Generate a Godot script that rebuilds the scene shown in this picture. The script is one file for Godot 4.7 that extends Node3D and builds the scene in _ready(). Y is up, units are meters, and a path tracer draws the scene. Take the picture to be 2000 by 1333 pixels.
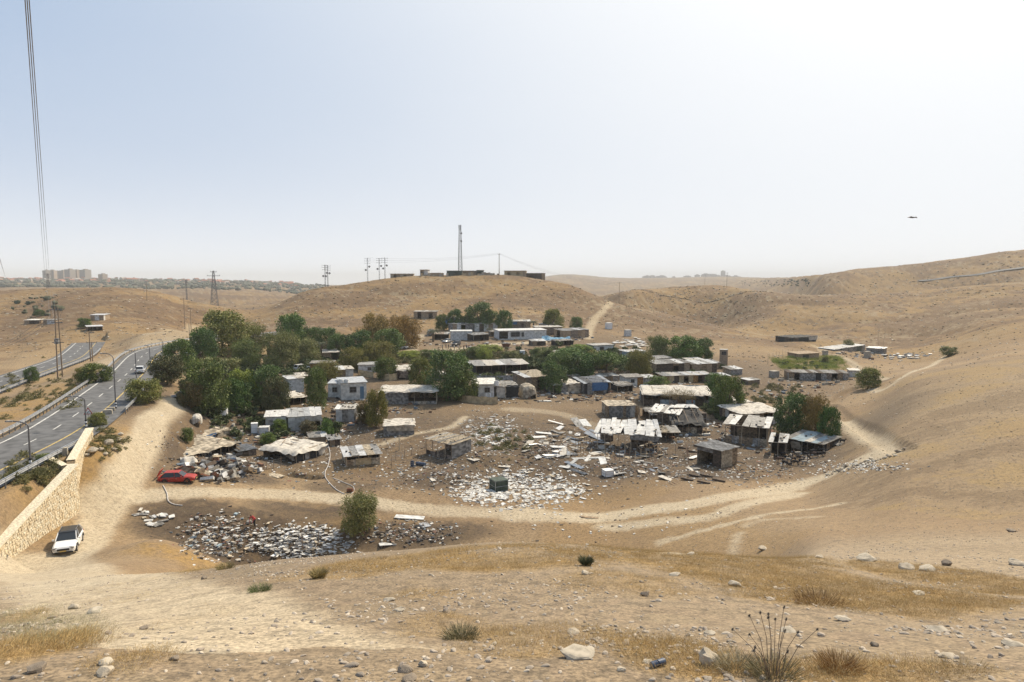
extends Node3D

# ---------------------------------------------------------------- camera model and terrain data
const FOCAL := 1333.0
const EYE := 27.0
const PITCH := 0.08831
var rng := RandomNumberGenerator.new()
var cam_basis := Basis(Vector3.RIGHT, -PITCH)
var taken := {}
var M := {}
var unit_box: ArrayMesh
var corr_sheet: ArrayMesh
var n_fine := FastNoiseLite.new()
var n_mid := FastNoiseLite.new()
var n_big := FastNoiseLite.new()
var n_ridge := FastNoiseLite.new()
var n_gully := FastNoiseLite.new()

# every column: picture column at the horizon, then (depth, picture row) of the ground; rows above 10000 are metres below the eye
const COLS := [
	[-600, [5.5,1333, 12,1210, 24,1165, 40,10017, 58,10022, 88,10019, 150,10020, 215,10021, 300,10020, 520,10012, 800,10025, 1400,10015, 1700,10018, 2600,10000, 6000,10060]],
	[0, [5.5,1333, 12,1205, 24,1150, 42,1122, 56,1099, 88,838, 150,745, 215,690, 300,640, 520,568, 800,10031, 1400,562, 1700,561, 2600,547, 6000,10060]],
	[200, [5.5,1333, 11,1203, 23,1130, 45,1106, 66,1040, 95,860, 140,752, 200,690, 300,630, 480,562, 800,10031, 1400,563, 1700,562, 2600,547, 6000,10060]],
	[300, [5.5,1333, 10.8,1200, 22.5,1120, 46,1130, 70,1012, 100,850, 138,770, 205,692, 310,634, 480,570, 800,10031, 1400,566, 1700,563, 2650,548, 6000,10060]],
	[400, [5.5,1333, 10.5,1200, 22,1110, 48,10024.3, 72,1000, 98,884, 136,775, 212,692, 335,648, 460,594, 800,10034, 1300,568, 1700,563, 2700,550, 6000,10060]],
	[500, [5.5,1333, 10.2,1200, 22,1098, 49,10025.5, 74,1010, 106,872, 152,752, 245,675, 340,636, 440,607, 700,10034, 1300,572, 1700,566, 2700,552, 6000,10060]],
	[600, [5.5,1333, 10,1200, 22,1090, 50,10026, 75,1015, 112,860, 165,740, 260,668, 365,615, 465,568, 700,10025, 1300,10030, 1700,10035, 2800,557, 6000,10070]],
	[700, [5.5,1333, 10,1200, 22,1082, 50,10026.4, 75,1015, 114,855, 178,727, 275,658, 385,600, 480,552, 700,10025, 1300,10035, 1700,10040, 3500,10020, 7000,10080]],
	[800, [5.5,1333, 10,1200, 22,1074, 50,10026.6, 76,1012, 115,850, 190,715, 290,650, 395,590, 490,540, 700,10020, 1300,10035, 1700,10040, 3500,10020, 7000,10080]],
	[900, [5.5,1333, 10,1200, 22,1066, 50,10026.6, 76,1012, 115,850, 205,704, 295,645, 400,588, 500,536, 700,10015, 1300,10035, 1700,10040, 3500,10020, 7000,10080]],
	[1000, [5.5,1333, 10,1200, 22,1060, 50,10026.6, 76,1015, 113,855, 215,700, 300,642, 400,588, 505,536, 700,10015, 1300,10035, 1700,10040, 3500,10020, 7000,10080]],
	[1100, [5.5,1333, 10,1200, 21.5,1062, 50,10026.6, 77,1008, 112,865, 215,702, 300,645, 390,596, 475,551, 600,10018, 1000,10028, 1700,10040, 5500,537, 8000,10080]],
	[1200, [5.5,1333, 10,1200, 21,1070, 50,10026.2, 78,1000, 110,880, 210,710, 300,650, 370,612, 430,587, 500,10025, 600,574, 1500,10045, 5500,543, 8000,10080]],
	[1300, [5.5,1333, 10,1200, 21,1078, 46,10024.5, 74,1000, 106,892, 190,733, 285,664, 350,632, 410,610, 500,10035, 630,560, 1500,10045, 5500,543, 8000,10080]],
	[1400, [5.5,1333, 10,1200, 21,1085, 42,10022, 70,1000, 100,905, 170,760, 262,680, 335,648, 400,631, 490,10038, 640,557, 1500,10045, 5000,541, 8000,10080]],
	[1500, [5.5,1333, 10,1200, 21,1092, 40,10019.2, 66,1000, 96,922, 168,765, 250,688, 335,660, 395,655, 470,618, 560,571, 800,10040, 3000,543, 8000,10080]],
	[1600, [5.5,1333, 10,1203, 20,1097, 38,1072, 62,1000, 92,930, 165,770, 242,700, 330,668, 395,648, 460,611, 540,577, 640,10032, 900,536, 8000,10080]],
	[1700, [5.5,1333, 10,1206, 20,1103, 33,1066, 60,988, 92,882, 142,789, 240,702, 330,680, 395,640, 465,602, 550,572, 660,10028, 900,522, 8000,10080]],
	[1800, [5.5,1333, 10,1210, 20,1108, 32,1060, 58,961, 92,832, 128,750, 240,706, 320,676, 395,630, 470,594, 560,566, 680,10022, 900,514, 8000,10080]],
	[2000, [5.5,1333, 10,1212, 20,1110, 32,1050, 54,951, 82,812, 122,716, 215,665, 250,640, 350,607, 430,580, 520,552, 650,10012, 880,487, 8000,10060]],
	[2600, [5.5,1333, 10,1212, 20,1110, 32,10011, 55,10014, 85,10013, 130,10012, 230,10014, 300,10012, 420,10008, 520,10004, 650,10000, 800,9999, 1200,9920, 8000,10060]],
]
const AZ_N := 480
const AZ_MAX := 1.31
const LD_N := 420
const LD_MIN := 0.0
const LD_MAX := 9.0
var base_tab := PackedFloat32Array()

# painted ground: cells of 0.6 m
const GX0 := -170.0
const GZ0 := -480.0
const CELL := 0.6
const GW := 690
const GH := 790
var paint_track := PackedFloat32Array()
var paint_dark := PackedFloat32Array()
var paint_gold := PackedFloat32Array()
var paint_dip := PackedFloat32Array()

# world coordinates of the two highways (right-hand edge; deck height) and the retaining wall
const ROAD_A := [[-40.0,-24.0],[-43.0,-40.0],[-46.0,-54.0],[-48.6,-66.0],[-52.0,-83.0],[-56.5,-97.0],[-63.0,-114.0],[-75.0,-144.0],[-90.0,-178.0],[-94.0,-195.0],[-92.5,-214.0],[-84.0,-240.0],[-70.0,-272.0]]
const ROAD_B := [[-88.0,-98.0],[-99.0,-125.0],[-108.5,-152.0],[-116.0,-176.0],[-126.0,-204.0],[-150.0,-250.0]]
const ROAD_W := 9.6
const ROAD_AY := 8.0
const ROAD_BY := 4.6
const WALL_A := Vector2(-42.6, -54.6)
const WALL_B := Vector2(-45.0, -69.2)

class Geo:
	var v := PackedVector3Array()
	var n := PackedVector3Array()
	var c := PackedColorArray()
	var col := Color.WHITE
	var colored := false
	func tri(a: Vector3, b: Vector3, d: Vector3) -> void:
		var m := (b - a).cross(d - a).normalized()
		v.append(a); v.append(d); v.append(b)
		n.append(m); n.append(m); n.append(m)
		if colored:
			c.append(col); c.append(col); c.append(col)
	func tri_n(a: Vector3, b: Vector3, d: Vector3, na: Vector3, nb: Vector3, nd: Vector3) -> void:
		v.append(a); v.append(d); v.append(b)
		n.append(na); n.append(nd); n.append(nb)
		if colored:
			c.append(col); c.append(col); c.append(col)
	func quad(a: Vector3, b: Vector3, d: Vector3, e: Vector3) -> void:
		tri(a, b, d); tri(a, d, e)
	func box(t: Transform3D, s: Vector3) -> void:
		var h := s * 0.5
		var p := []
		for i in 8:
			p.append(t * Vector3(h.x if i & 1 else -h.x, h.y if i & 2 else -h.y, h.z if i & 4 else -h.z))
		quad(p[4], p[5], p[7], p[6]); quad(p[1], p[0], p[2], p[3])
		quad(p[5], p[1], p[3], p[7]); quad(p[0], p[4], p[6], p[2])
		quad(p[6], p[7], p[3], p[2]); quad(p[0], p[1], p[5], p[4])
	func bar(a: Vector3, b: Vector3, w: float, t: float = -1.0) -> void:
		var y := (b - a)
		var l := y.length()
		if l < 0.0001: return
		y /= l
		var x := y.cross(Vector3(0.13, 0.31, 0.94) if absf(y.z) < 0.9 else Vector3.RIGHT).normalized()
		box(Transform3D(Basis(x, y, x.cross(y)), (a + b) * 0.5), Vector3(w, l, w if t < 0 else t))
	func tube(a: Vector3, b: Vector3, r0: float, r1: float, k: int = 6, caps := true) -> void:
		var y := (b - a).normalized()
		var x := y.cross(Vector3(0.13, 0.31, 0.94) if absf(y.z) < 0.9 else Vector3.RIGHT).normalized()
		var z := x.cross(y)
		for i in k:
			var a0 := TAU * i / k
			var a1 := TAU * (i + 1) / k
			var d0 := x * cos(a0) - z * sin(a0)
			var d1 := x * cos(a1) - z * sin(a1)
			tri_n(a + d0 * r0, a + d1 * r0, b + d1 * r1, d0, d1, d1)
			tri_n(a + d0 * r0, b + d1 * r1, b + d0 * r1, d0, d1, d0)
			if caps:
				tri(b, b + d0 * r1, b + d1 * r1)
				tri(a, a + d1 * r0, a + d0 * r0)
	func mesh() -> ArrayMesh:
		var arr := []
		arr.resize(Mesh.ARRAY_MAX)
		arr[Mesh.ARRAY_VERTEX] = v
		arr[Mesh.ARRAY_NORMAL] = n
		if colored: arr[Mesh.ARRAY_COLOR] = c
		var m := ArrayMesh.new()
		m.add_surface_from_arrays(Mesh.PRIMITIVE_TRIANGLES, arr)
		return m

# ---------------------------------------------------------------- naming and nodes
func numbered(s: String) -> String:
	if not taken.has(s):
		taken[s] = 0
		return s
	taken[s] += 1
	return "%s_%03d" % [s, taken[s]]

func thing(called: String, label: String, category: String, group := "", at := Transform3D.IDENTITY) -> Node3D:
	var o := Node3D.new()
	o.name = numbered(called)
	add_child(o)
	o.transform = at
	tag(o, label, category, group)
	return o

func tag(o: Node, label: String, category: String, group := "", kind := "") -> void:
	if label: o.set_meta("label", label)
	if category: o.set_meta("category", category)
	if group: o.set_meta("group", group)
	if kind: o.set_meta("kind", kind)

func part(parent: Node, called: String, mesh: Mesh, mat: Material, at := Transform3D.IDENTITY) -> MeshInstance3D:
	var o := MeshInstance3D.new()
	o.name = numbered(called) if parent == self else called
	o.mesh = mesh
	o.material_override = mat
	parent.add_child(o, true)
	o.transform = at
	return o

func box_part(parent: Node, called: String, mat: Material, t: Transform3D, s: Vector3) -> MeshInstance3D:
	return part(parent, called, unit_box, mat, Transform3D(t.basis * Basis.from_scale(s), t.origin))

func at(x: float, y: float, z: float, yaw := 0.0) -> Transform3D:
	return Transform3D(Basis(Vector3.UP, yaw), Vector3(x, y, z))

func scatter(called: String, mesh: Mesh, mat: Material, xf: Array, cols: Array, label: String, category: String) -> void:
	var mm := MultiMesh.new()
	mm.transform_format = MultiMesh.TRANSFORM_3D
	mm.use_colors = cols.size() > 0
	mm.mesh = mesh
	mm.instance_count = xf.size()
	for i in xf.size():
		mm.set_instance_transform(i, xf[i])
		if mm.use_colors: mm.set_instance_color(i, cols[i])
	var o := MultiMeshInstance3D.new()
	o.name = numbered(called)
	o.multimesh = mm
	o.material_override = mat
	add_child(o)
	tag(o, label, category, "", "stuff")

# ---------------------------------------------------------------- terrain
func dep(v: float) -> float:
	return tan(PITCH + atan((v - 666.5) / FOCAL))

func build_base() -> void:
	var rows := 16
	var nc := COLS.size()
	var lds := []
	var drops := []
	var us := []
	for c in COLS:
		var a := PackedFloat32Array([0.0])
		var b := PackedFloat32Array([1.95])
		for i in range(0, c[1].size(), 2):
			a.append(log(c[1][i]))
			b.append(c[1][i + 1] - 10000.0 if c[1][i + 1] > 9000 else c[1][i] * dep(c[1][i + 1]))
		lds.append(a); drops.append(b); us.append(float(c[0]))
	base_tab.resize(AZ_N * LD_N)
	var x := PackedFloat32Array(); x.resize(rows)
	var y := PackedFloat32Array(); y.resize(rows)
	var m := PackedFloat32Array(); m.resize(rows)
	for i in AZ_N:
		var az := lerpf(-AZ_MAX, AZ_MAX, float(i) / (AZ_N - 1))
		var u := clampf(1000.0 + 1338.0 * tan(az), us[0], us[nc - 1])
		var k := 0
		while k < nc - 2 and us[k + 1] < u: k += 1
		var t: float = (u - us[k]) / (us[k + 1] - us[k])
		var km := maxi(k - 1, 0)
		var kp := mini(k + 2, nc - 1)
		var span: float = us[k + 1] - us[k]
		for r in rows:
			for w in 2:
				var src: Array = lds if w == 0 else drops
				var p0: float = src[k][r]
				var p1: float = src[k + 1][r]
				var m0: float = 0.0 if k == km else (p1 - src[km][r]) / (us[k + 1] - us[km]) * span
				var m1: float = 0.0 if kp == k + 1 else (src[kp][r] - p0) / (us[kp] - us[k]) * span
				var t2 := t * t
				var t3 := t2 * t
				var q := (2 * t3 - 3 * t2 + 1) * p0 + (t3 - 2 * t2 + t) * m0 + (3 * t2 - 2 * t3) * p1 + (t3 - t2) * m1
				if w == 0: x[r] = q
				else: y[r] = q
		for r in rows:
			if r == 0 or r == rows - 1:
				m[r] = 0.0
				continue
			var s0 := (y[r] - y[r - 1]) / (x[r] - x[r - 1])
			var s1 := (y[r + 1] - y[r]) / (x[r + 1] - x[r])
			m[r] = 0.0 if s0 * s1 <= 0 else 2.0 * s0 * s1 / (s0 + s1)
		m[0] = (y[1] - y[0]) / (x[1] - x[0]) * 0.5
		var seg := 0
		for j in LD_N:
			var ld := lerpf(LD_MIN, LD_MAX, float(j) / (LD_N - 1))
			while seg < rows - 2 and x[seg + 1] < ld: seg += 1
			var h := x[seg + 1] - x[seg]
			var s := clampf((ld - x[seg]) / h, 0.0, 1.0)
			var s2 := s * s
			var s3 := s2 * s
			var q := (2 * s3 - 3 * s2 + 1) * y[seg] + (s3 - 2 * s2 + s) * h * m[seg] + (3 * s2 - 2 * s3) * y[seg + 1] + (s3 - s2) * h * m[seg + 1]
			base_tab[i * LD_N + j] = EYE - q

func base_height(x: float, z: float) -> float:
	var az := atan2(x, -z)
	var d: float
	if absf(az) < 1.05: d = -z
	else: d = sqrt(x * x + z * z) * 0.4976
	var fa := clampf((az + AZ_MAX) / (2 * AZ_MAX) * (AZ_N - 1), 0.0, AZ_N - 1.001)
	var fl := clampf(log(maxf(d, 1.0)) / LD_MAX * (LD_N - 1), 0.0, LD_N - 1.001)
	var i := int(fa)
	var j := int(fl)
	fa -= i; fl -= j
	var k := i * LD_N + j
	var h := lerpf(lerpf(base_tab[k], base_tab[k + 1], fl), lerpf(base_tab[k + LD_N], base_tab[k + LD_N + 1], fl), fa)
	if absf(az) > 0.95:
		h = lerpf(h, EYE - 1.9 - 0.00002 * (x * x + z * z), smoothstep(0.95, 1.7, absf(az)))
	return h

func road_near(road: Array, x: float, z: float) -> Vector2:
	# signed distance to the right-hand edge (positive to the right) and how far along
	var best := 1e9
	var sd := 0.0
	var along := 0.0
	for i in road.size() - 1:
		var ax: float = road[i][0]
		var az: float = road[i][1]
		var dx: float = road[i + 1][0] - ax
		var dz: float = road[i + 1][1] - az
		var t := clampf(((x - ax) * dx + (z - az) * dz) / (dx * dx + dz * dz), 0.0, 1.0)
		var px := x - ax - dx * t
		var pz := z - az - dz * t
		var q := px * px + pz * pz
		if q < best:
			best = q
			sd = sqrt(q) * (1.0 if dx * pz - dz * px > 0.0 else -1.0)
			along = i + t
	return Vector2(sd, along)

func grid(a: PackedFloat32Array, x: float, z: float) -> float:
	var fx := (x - GX0) / CELL
	var fz := (z - GZ0) / CELL
	if fx < 0 or fz < 0 or fx >= GW - 1 or fz >= GH - 1: return 0.0
	var i := int(fx)
	var j := int(fz)
	fx -= i; fz -= j
	var k := j * GW + i
	return lerpf(lerpf(a[k], a[k + 1], fx), lerpf(a[k + GW], a[k + GW + 1], fx), fz)

func hump(x: float, z: float, cx: float, cz: float, rx: float, rz: float, a: float) -> float:
	var q := (x - cx) * (x - cx) / (rx * rx) + (z - cz) * (z - cz) / (rz * rz)
	return a * exp(-q) if q < 6.0 else 0.0

func ground(x: float, z: float) -> float:
	var h := base_height(x, z)
	var d := maxf(-z, 1.0)
	var r := sqrt(x * x + z * z)
	# relief of its own
	var far := smoothstep(190.0, 420.0, r)
	h += n_mid.get_noise_2d(x, z) * (0.10 + 0.4 * far) * smoothstep(2.0, 12.0, r)
	if r < 160.0: h += n_fine.get_noise_2d(x, z) * 0.045 * (1.0 - smoothstep(90.0, 160.0, r)) * smoothstep(1.0, 8.0, r)
	if r > 150.0: h += n_ridge.get_noise_2d(x, z) * 1.1 * far * (1.0 if r < 1500.0 else 2.0)
	if r > 200.0:
		# gullies running through the slopes
		var gl := 1.0 - absf(n_gully.get_noise_2d(x, z))
		h -= 1.6 * pow(maxf(gl, 0.0), 9.0) * far
	if r < 140.0:
		h += hump(x, z, -26.0, -67.5, 9.0, 6.0, -4.4) + hump(x, z, -11.0, -67.5, 9.0, 5.0, -1.7)
		h += hump(x, z, -31.5, -60.0, 4.5, 4.5, 1.3) + hump(x, z, 2.0, -92.0, 8.0, 5.0, -1.2) + hump(x, z, 10.0, -84.0, 9.0, 5.0, -0.8)
		h += hump(x, z, -24.0, -97.0, 6.0, 3.0, 0.7) + hump(x, z, -5.0, -101.0, 4.0, 3.0, 0.8) + hump(x, z, 16.0, -99.0, 5.0, 3.0, 0.9) + hump(x, z, 5.0, -106.0, 5.0, 2.5, 0.9) + hump(x, z, -9.0, -92.0, 4.0, 2.5, 0.7)
	h += hump(x, z, -92.0, -128.0, 12.0, 14.0, 2.6) + hump(x, z, -98.0, -175.0, 10.0, 26.0, 3.4)
	h += hump(x, z, -112.0, -245.0, 24.0, 26.0, 4.5)
	h += grid(paint_dip, x, z)
	if x < -30.0 and z > -340.0:
		var q := road_near(ROAD_A, x, z)
		var right := q.x
		var left := -q.x - ROAD_W
		if right < 1.6 and left < 1.6:
			h = ROAD_AY - 0.22
		elif right > 0.0:
			var wall_x := lerpf(WALL_A.x, WALL_B.x, (z - WALL_A.y) / (WALL_B.y - WALL_A.y))
			if z < -52.0 and z > WALL_B.y + 0.4 and x < wall_x - 0.25:
				var top := lerpf(4.2, 6.6, clampf((z - WALL_A.y) / (WALL_B.y - WALL_A.y), 0.0, 1.0))
				var wide := maxf(wall_x - (x - right), 2.0)
				h = lerpf(ROAD_AY - 0.22, top, smoothstep(1.4, wide, right))
			else:
				var k := smoothstep(-67.5, -78.0, z) if z < -52.0 else 1.0
				h = lerpf(h, lerpf(ROAD_AY - 0.22, h, smoothstep(1.6, lerpf(9.0, 14.0, smoothstep(-80.0, -120.0, z)), right)), k)
		elif left > 0.0:
			h = lerpf(ROAD_AY - 0.22, h, smoothstep(1.6, 17.0, left))
		if x < -80.0:
			var b := road_near(ROAD_B, x, z)
			var off := maxf(b.x, -b.x - ROAD_W)
			if off < 14.0: h = lerpf(ROAD_BY - 0.2, h, smoothstep(1.2, 14.0, off))
	return h

func ray(u: float, v: float) -> Vector3:
	return (cam_basis * Vector3(u - 1000.0, 666.5 - v, -FOCAL)).normalized()

func spot(u: float, v: float) -> Vector3:
	# where the line of sight through that place of the photograph meets the ground
	var dir := ray(u, v)
	var t := 3.0
	var o := Vector3(0, EYE, 0)
	var step := 0.25
	while t < 4000.0:
		var p := o + dir * t
		var gap := p.y - ground(p.x, p.z)
		if gap < 0.0:
			var lo := t - step
			var hi := t
			for k in 11:
				var mid := (lo + hi) * 0.5
				p = o + dir * mid
				if p.y < ground(p.x, p.z): hi = mid
				else: lo = mid
			p = o + dir * hi
			return Vector3(p.x, ground(p.x, p.z), p.z)
		step = maxf(0.2 + t * 0.004, gap * 0.8)
		t += step
	var q := o + dir * 600.0
	return Vector3(q.x, ground(q.x, q.z), q.z)

func on(u: float, d: float) -> Vector3:
	var x := (u - 1000.0) / 1338.0 * d
	return Vector3(x, ground(x, -d), -d)

func per_px(p: Vector3) -> float:
	var c := cam_basis.inverse() * (p - Vector3(0, EYE, 0))
	return -c.z / FOCAL

func brush(a: PackedFloat32Array, x: float, z: float, rx: float, rz: float, val: float) -> PackedFloat32Array:
	var i0 := maxi(int((x - rx - GX0) / CELL), 0)
	var i1 := mini(int((x + rx - GX0) / CELL) + 1, GW - 1)
	var j0 := maxi(int((z - rz - GZ0) / CELL), 0)
	var j1 := mini(int((z + rz - GZ0) / CELL) + 1, GH - 1)
	for j in range(j0, j1 + 1):
		for i in range(i0, i1 + 1):
			var ex := (GX0 + i * CELL - x) / rx
			var ez := (GZ0 + j * CELL - z) / rz
			var q := ex * ex + ez * ez
			if q < 1.0:
				var w := val * (1.0 - q * q)
				var k := j * GW + i
				if val < 0.0: a[k] = minf(a[k], w)
				else: a[k] = maxf(a[k], w)
	return a

func path_points(px: Array) -> Array:
	var pts := []
	for i in range(0, px.size(), 2): pts.append(spot(px[i], px[i + 1]))
	var out := []
	for i in pts.size() - 1:
		var a: Vector3 = pts[maxi(i - 1, 0)]
		var b: Vector3 = pts[i]
		var c: Vector3 = pts[i + 1]
		var e: Vector3 = pts[mini(i + 2, pts.size() - 1)]
		var k := clampi(int(b.distance_to(c) / 0.7), 2, 300)
		for j in k: out.append(b.cubic_interpolate(c, a, e, float(j) / k))
	out.append(pts[-1])
	return out

func paint_ground() -> void:
	for a in 4:
		var z := PackedFloat32Array()
		z.resize(GW * GH)
		if a == 0: paint_track = z
		elif a == 1: paint_dark = z
		elif a == 2: paint_gold = z
		else: paint_dip = z
	# dirt tracks: half width, strength, then picture places
	var tracks := [
		[2.1, 1.0, [128,1100, 195,1020, 225,960, 262,895, 292,845, 304,812, 335,790, 372,774]],
		[1.5, 0.9, [170,985, 215,965, 300,962]],
		[0.4, 1.3, [140,1080, 200,1006, 232,955, 268,895, 296,845]], [0.4, 1.3, [118,1090, 186,1012, 216,958, 254,895, 284,845]],
		[2.2, 0.9, [160,990, 260,968, 420,962, 560,966, 680,975, 780,990, 900,1000, 1040,1000]],
		[2.6, 0.95, [1000,1006, 1120,1010, 1240,1000, 1350,985, 1450,968, 1560,948, 1640,918, 1700,890]],
		[1.6, 0.8, [1180,1030, 1300,1018, 1420,1000, 1560,965]],
		[1.8, 0.8, [1700,890, 1740,885, 1690,850, 1650,820]],
		[3.5, 0.8, [780,700, 850,685, 930,680, 985,672, 1060,668]],
		[2.4, 0.75, [820,655, 800,690, 790,700]],
		[2.6, 0.85, [1148,662, 1152,640, 1165,620, 1180,604, 1194,592]],
		[1.6, 0.6, [1590,675, 1650,700, 1730,742]],
		[1.2, 0.9, [1700,760, 1760,740, 1850,690]],
		[1.0, 0.7, [740,870, 800,850, 880,835, 910,815]],
		[2.5, 0.4, [1000,800, 1100,810, 1160,835]],
		[2.0, 0.5, [560,655, 640,720, 720,722]],
		[7.0, 0.6, [225,715, 262,688, 300,664, 345,648]],
		[6.0, 0.62, [300,686, 330,668, 372,652, 385,640]],
		[0.8, 0.7, [1290,1060, 1400,1030, 1500,1005, 1640,985]],
		[0.5, 0.6, [1310,1085, 1450,1040, 1600,1010]],
	]
	for t in tracks:
		for p in path_points(t[2]): paint_track = brush(paint_track, p.x, p.z, t[0], t[0], t[1])
	# near track, wide and pale
	for p in path_points([640,1333, 560,1290, 470,1230, 380,1190, 280,1165, 180,1140, 100,1118, 60,1108]):
		var w: float = 1.25 + 0.05 * Vector2(p.x, p.z).length()
		paint_track = brush(paint_track, p.x, p.z, w, w, 1.0)
	# trodden, dung-dark and burnt soil, plus painted tree shade right of the dirt road: centre, half sizes in metres, strength
	for b in [[460,1030,10.0,3.5,0.95], [430,1062,8.0,4.0,0.9], [620,1000,7.0,2.0,0.7], [800,1045,9.0,2.5,0.75], [850,930,6.0,4.5,0.85], [905,925,5.0,5.0,0.8],
			[1010,870,4.0,5.0,0.8], [1060,870,5.0,5.0,0.9], [1100,905,8.0,6.0,0.85], [1200,910,10.0,6.0,0.95], [1300,900,8.0,6.0,0.9], [1380,925,7.0,4.0,0.85],
			[1480,900,8.0,6.0,0.8], [1560,895,7.0,4.0,0.8], [1350,870,8.0,5.0,0.85], [1300,840,8.0,6.0,0.75], [1450,860,7.0,5.0,0.7], [1600,905,5.0,3.0,0.7],
			[400,900,7.0,4.0,0.85], [460,930,6.0,3.0,0.7], [500,890,7.0,5.0,0.7], [560,880,6.0,5.0,0.7], [450,830,9.0,7.0,0.75], [620,850,6.0,5.0,0.55], [700,880,5.0,5.0,0.45],
			[680,950,5.0,2.5,0.6], [600,770,16.0,12.0,0.7], [450,740,14.0,18.0,0.8], [720,760,10.0,9.0,0.6], [850,770,10.0,9.0,0.6], [1150,745,16.0,12.0,0.6], [1320,745,16.0,14.0,0.6], [880,735,14.0,14.0,0.5], [1050,700,20.0,20.0,0.45],
			[345,850,3.0,7.0,0.6], [352,895,3.0,5.0,0.7], [330,925,2.5,3.0,0.5], [1000,860,40.0,22.0,0.66], [1350,850,34.0,24.0,0.72], [600,845,30.0,24.0,0.7], [900,725,60.0,45.0,0.6], [1200,725,60.0,45.0,0.62], [1000,665,60.0,30.0,0.45], [1700,752,5.0,4.0,0.6], [1240,860,6.0,5.0,0.8], [950,850,4.0,5.0,0.6]]:  # leading patches here: tree shade painted beside the dirt road
		var p := spot(b[0], b[1])
		paint_dark = brush(paint_dark, p.x, p.z, b[2] * 1.25, b[3] * 1.25, b[4])
	# yellow straw patches
	for b in [[40,790,9.0,6.0,1.0], [20,810,8.0,4.0,1.0], [120,735,10.0,8.0,0.9], [60,770,8.0,8.0,0.8], [140,690,12.0,14.0,0.8], [60,960,4.0,4.0,0.5], [195,870,3.0,7.0,0.9], [190,920,2.5,5.0,0.8], [215,840,3.0,4.0,0.7], [330,1080,4.0,2.5,0.9], [1610,870,3.5,2.5,0.8], [1560,640,18.0,14.0,0.5], [970,700,10.0,6.0,0.7], [1040,705,8.0,6.0,0.6], [1470,780,6.0,8.0,0.5]]:
		var p := spot(b[0], b[1])
		paint_gold = brush(paint_gold, p.x, p.z, b[2], b[3], b[4])
	# trenches and banks
	for t in [[1.3, -0.7, [1628,792, 1650,812, 1690,838, 1730,862, 1768,880]], [0.9, -0.6, [1600,682, 1640,700, 1680,722, 1690,735]], [1.2, -0.9, [1630,785, 1660,762, 1700,750]], [0.8, -0.5, [1180,600, 1150,615, 1135,632]]]:
		for p in path_points(t[2]): paint_dip = brush(paint_dip, p.x, p.z, t[0], t[0], t[1])
	for p in path_points([562,925, 590,930, 615,932]): paint_dip = brush(paint_dip, p.x, p.z, 1.2, 0.9, -0.7)

func build_terrain() -> void:
	var azs := PackedFloat32Array()
	var a := -180.0
	while a < 180.0001:
		azs.append(deg_to_rad(a))
		var f := absf(a + 0.0001)
		if f < 39.9: a += 0.13
		elif f < 44.0: a += 0.5
		elif f < 60.0: a += 2.0
		else: a += 6.0
	azs[azs.size() - 1] = PI
	var ds := PackedFloat32Array()
	for s in [[0.6, 4.0, 16], [4.0, 24.0, 190], [24.0, 52.0, 50], [52.0, 130.0, 270], [130.0, 300.0, 180], [300.0, 900.0, 130], [900.0, 7500.0, 50]]:
		for i in s[2]: ds.append(s[0] * pow(s[1] / s[0], float(i) / s[2]))
	ds.append(7500.0)
	var na := azs.size()
	var nd := ds.size()
	var v := PackedVector3Array(); v.resize(na * nd)
	var n := PackedVector3Array(); n.resize(na * nd)
	var c := PackedColorArray(); c.resize(na * nd)
	for i in na:
		var sa := sin(azs[i])
		var ca := cos(azs[i])
		var k := 1.0 / maxf(ca, 0.4976)
		var seen := absf(azs[i]) < 0.78
		for j in nd:
			var r := ds[j] * k
			var x := sa * r
			var z := -ca * r
			v[i * nd + j] = Vector3(x, ground(x, z) if seen else base_height(x, z) + (0.0 if x > -30.0 or r > 120.0 else ground(x, z) - base_height(x, z)), z)
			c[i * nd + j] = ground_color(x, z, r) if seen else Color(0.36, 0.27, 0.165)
	for i in na:
		var i0 := maxi(i - 1, 0)
		var i1 := mini(i + 1, na - 1)
		for j in nd:
			var j0 := maxi(j - 1, 0)
			var j1 := mini(j + 1, nd - 1)
			n[i * nd + j] = (v[i1 * nd + j] - v[i0 * nd + j]).cross(v[i * nd + j1] - v[i * nd + j0]).normalized()
	var idx := PackedInt32Array()
	idx.resize((na - 1) * (nd - 1) * 6)
	var q := 0
	for i in na - 1:
		for j in nd - 1:
			var p := i * nd + j
			idx[q] = p; idx[q + 1] = p + 1; idx[q + 2] = p + nd
			idx[q + 3] = p + 1; idx[q + 4] = p + nd + 1; idx[q + 5] = p + nd
			q += 6
	if n[nd * 200 + 100].y < 0:
		for i in n.size(): n[i] = -n[i]
	var arr := []
	arr.resize(Mesh.ARRAY_MAX)
	arr[Mesh.ARRAY_VERTEX] = v
	arr[Mesh.ARRAY_NORMAL] = n
	arr[Mesh.ARRAY_COLOR] = c
	arr[Mesh.ARRAY_INDEX] = idx
	var m := ArrayMesh.new()
	m.add_surface_from_arrays(Mesh.PRIMITIVE_TRIANGLES, arr)
	var o := part(self, "terrain", m, M.ground)
	tag(o, "dry brown valley and hills with dirt tracks and straw", "terrain", "", "structure")

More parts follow.
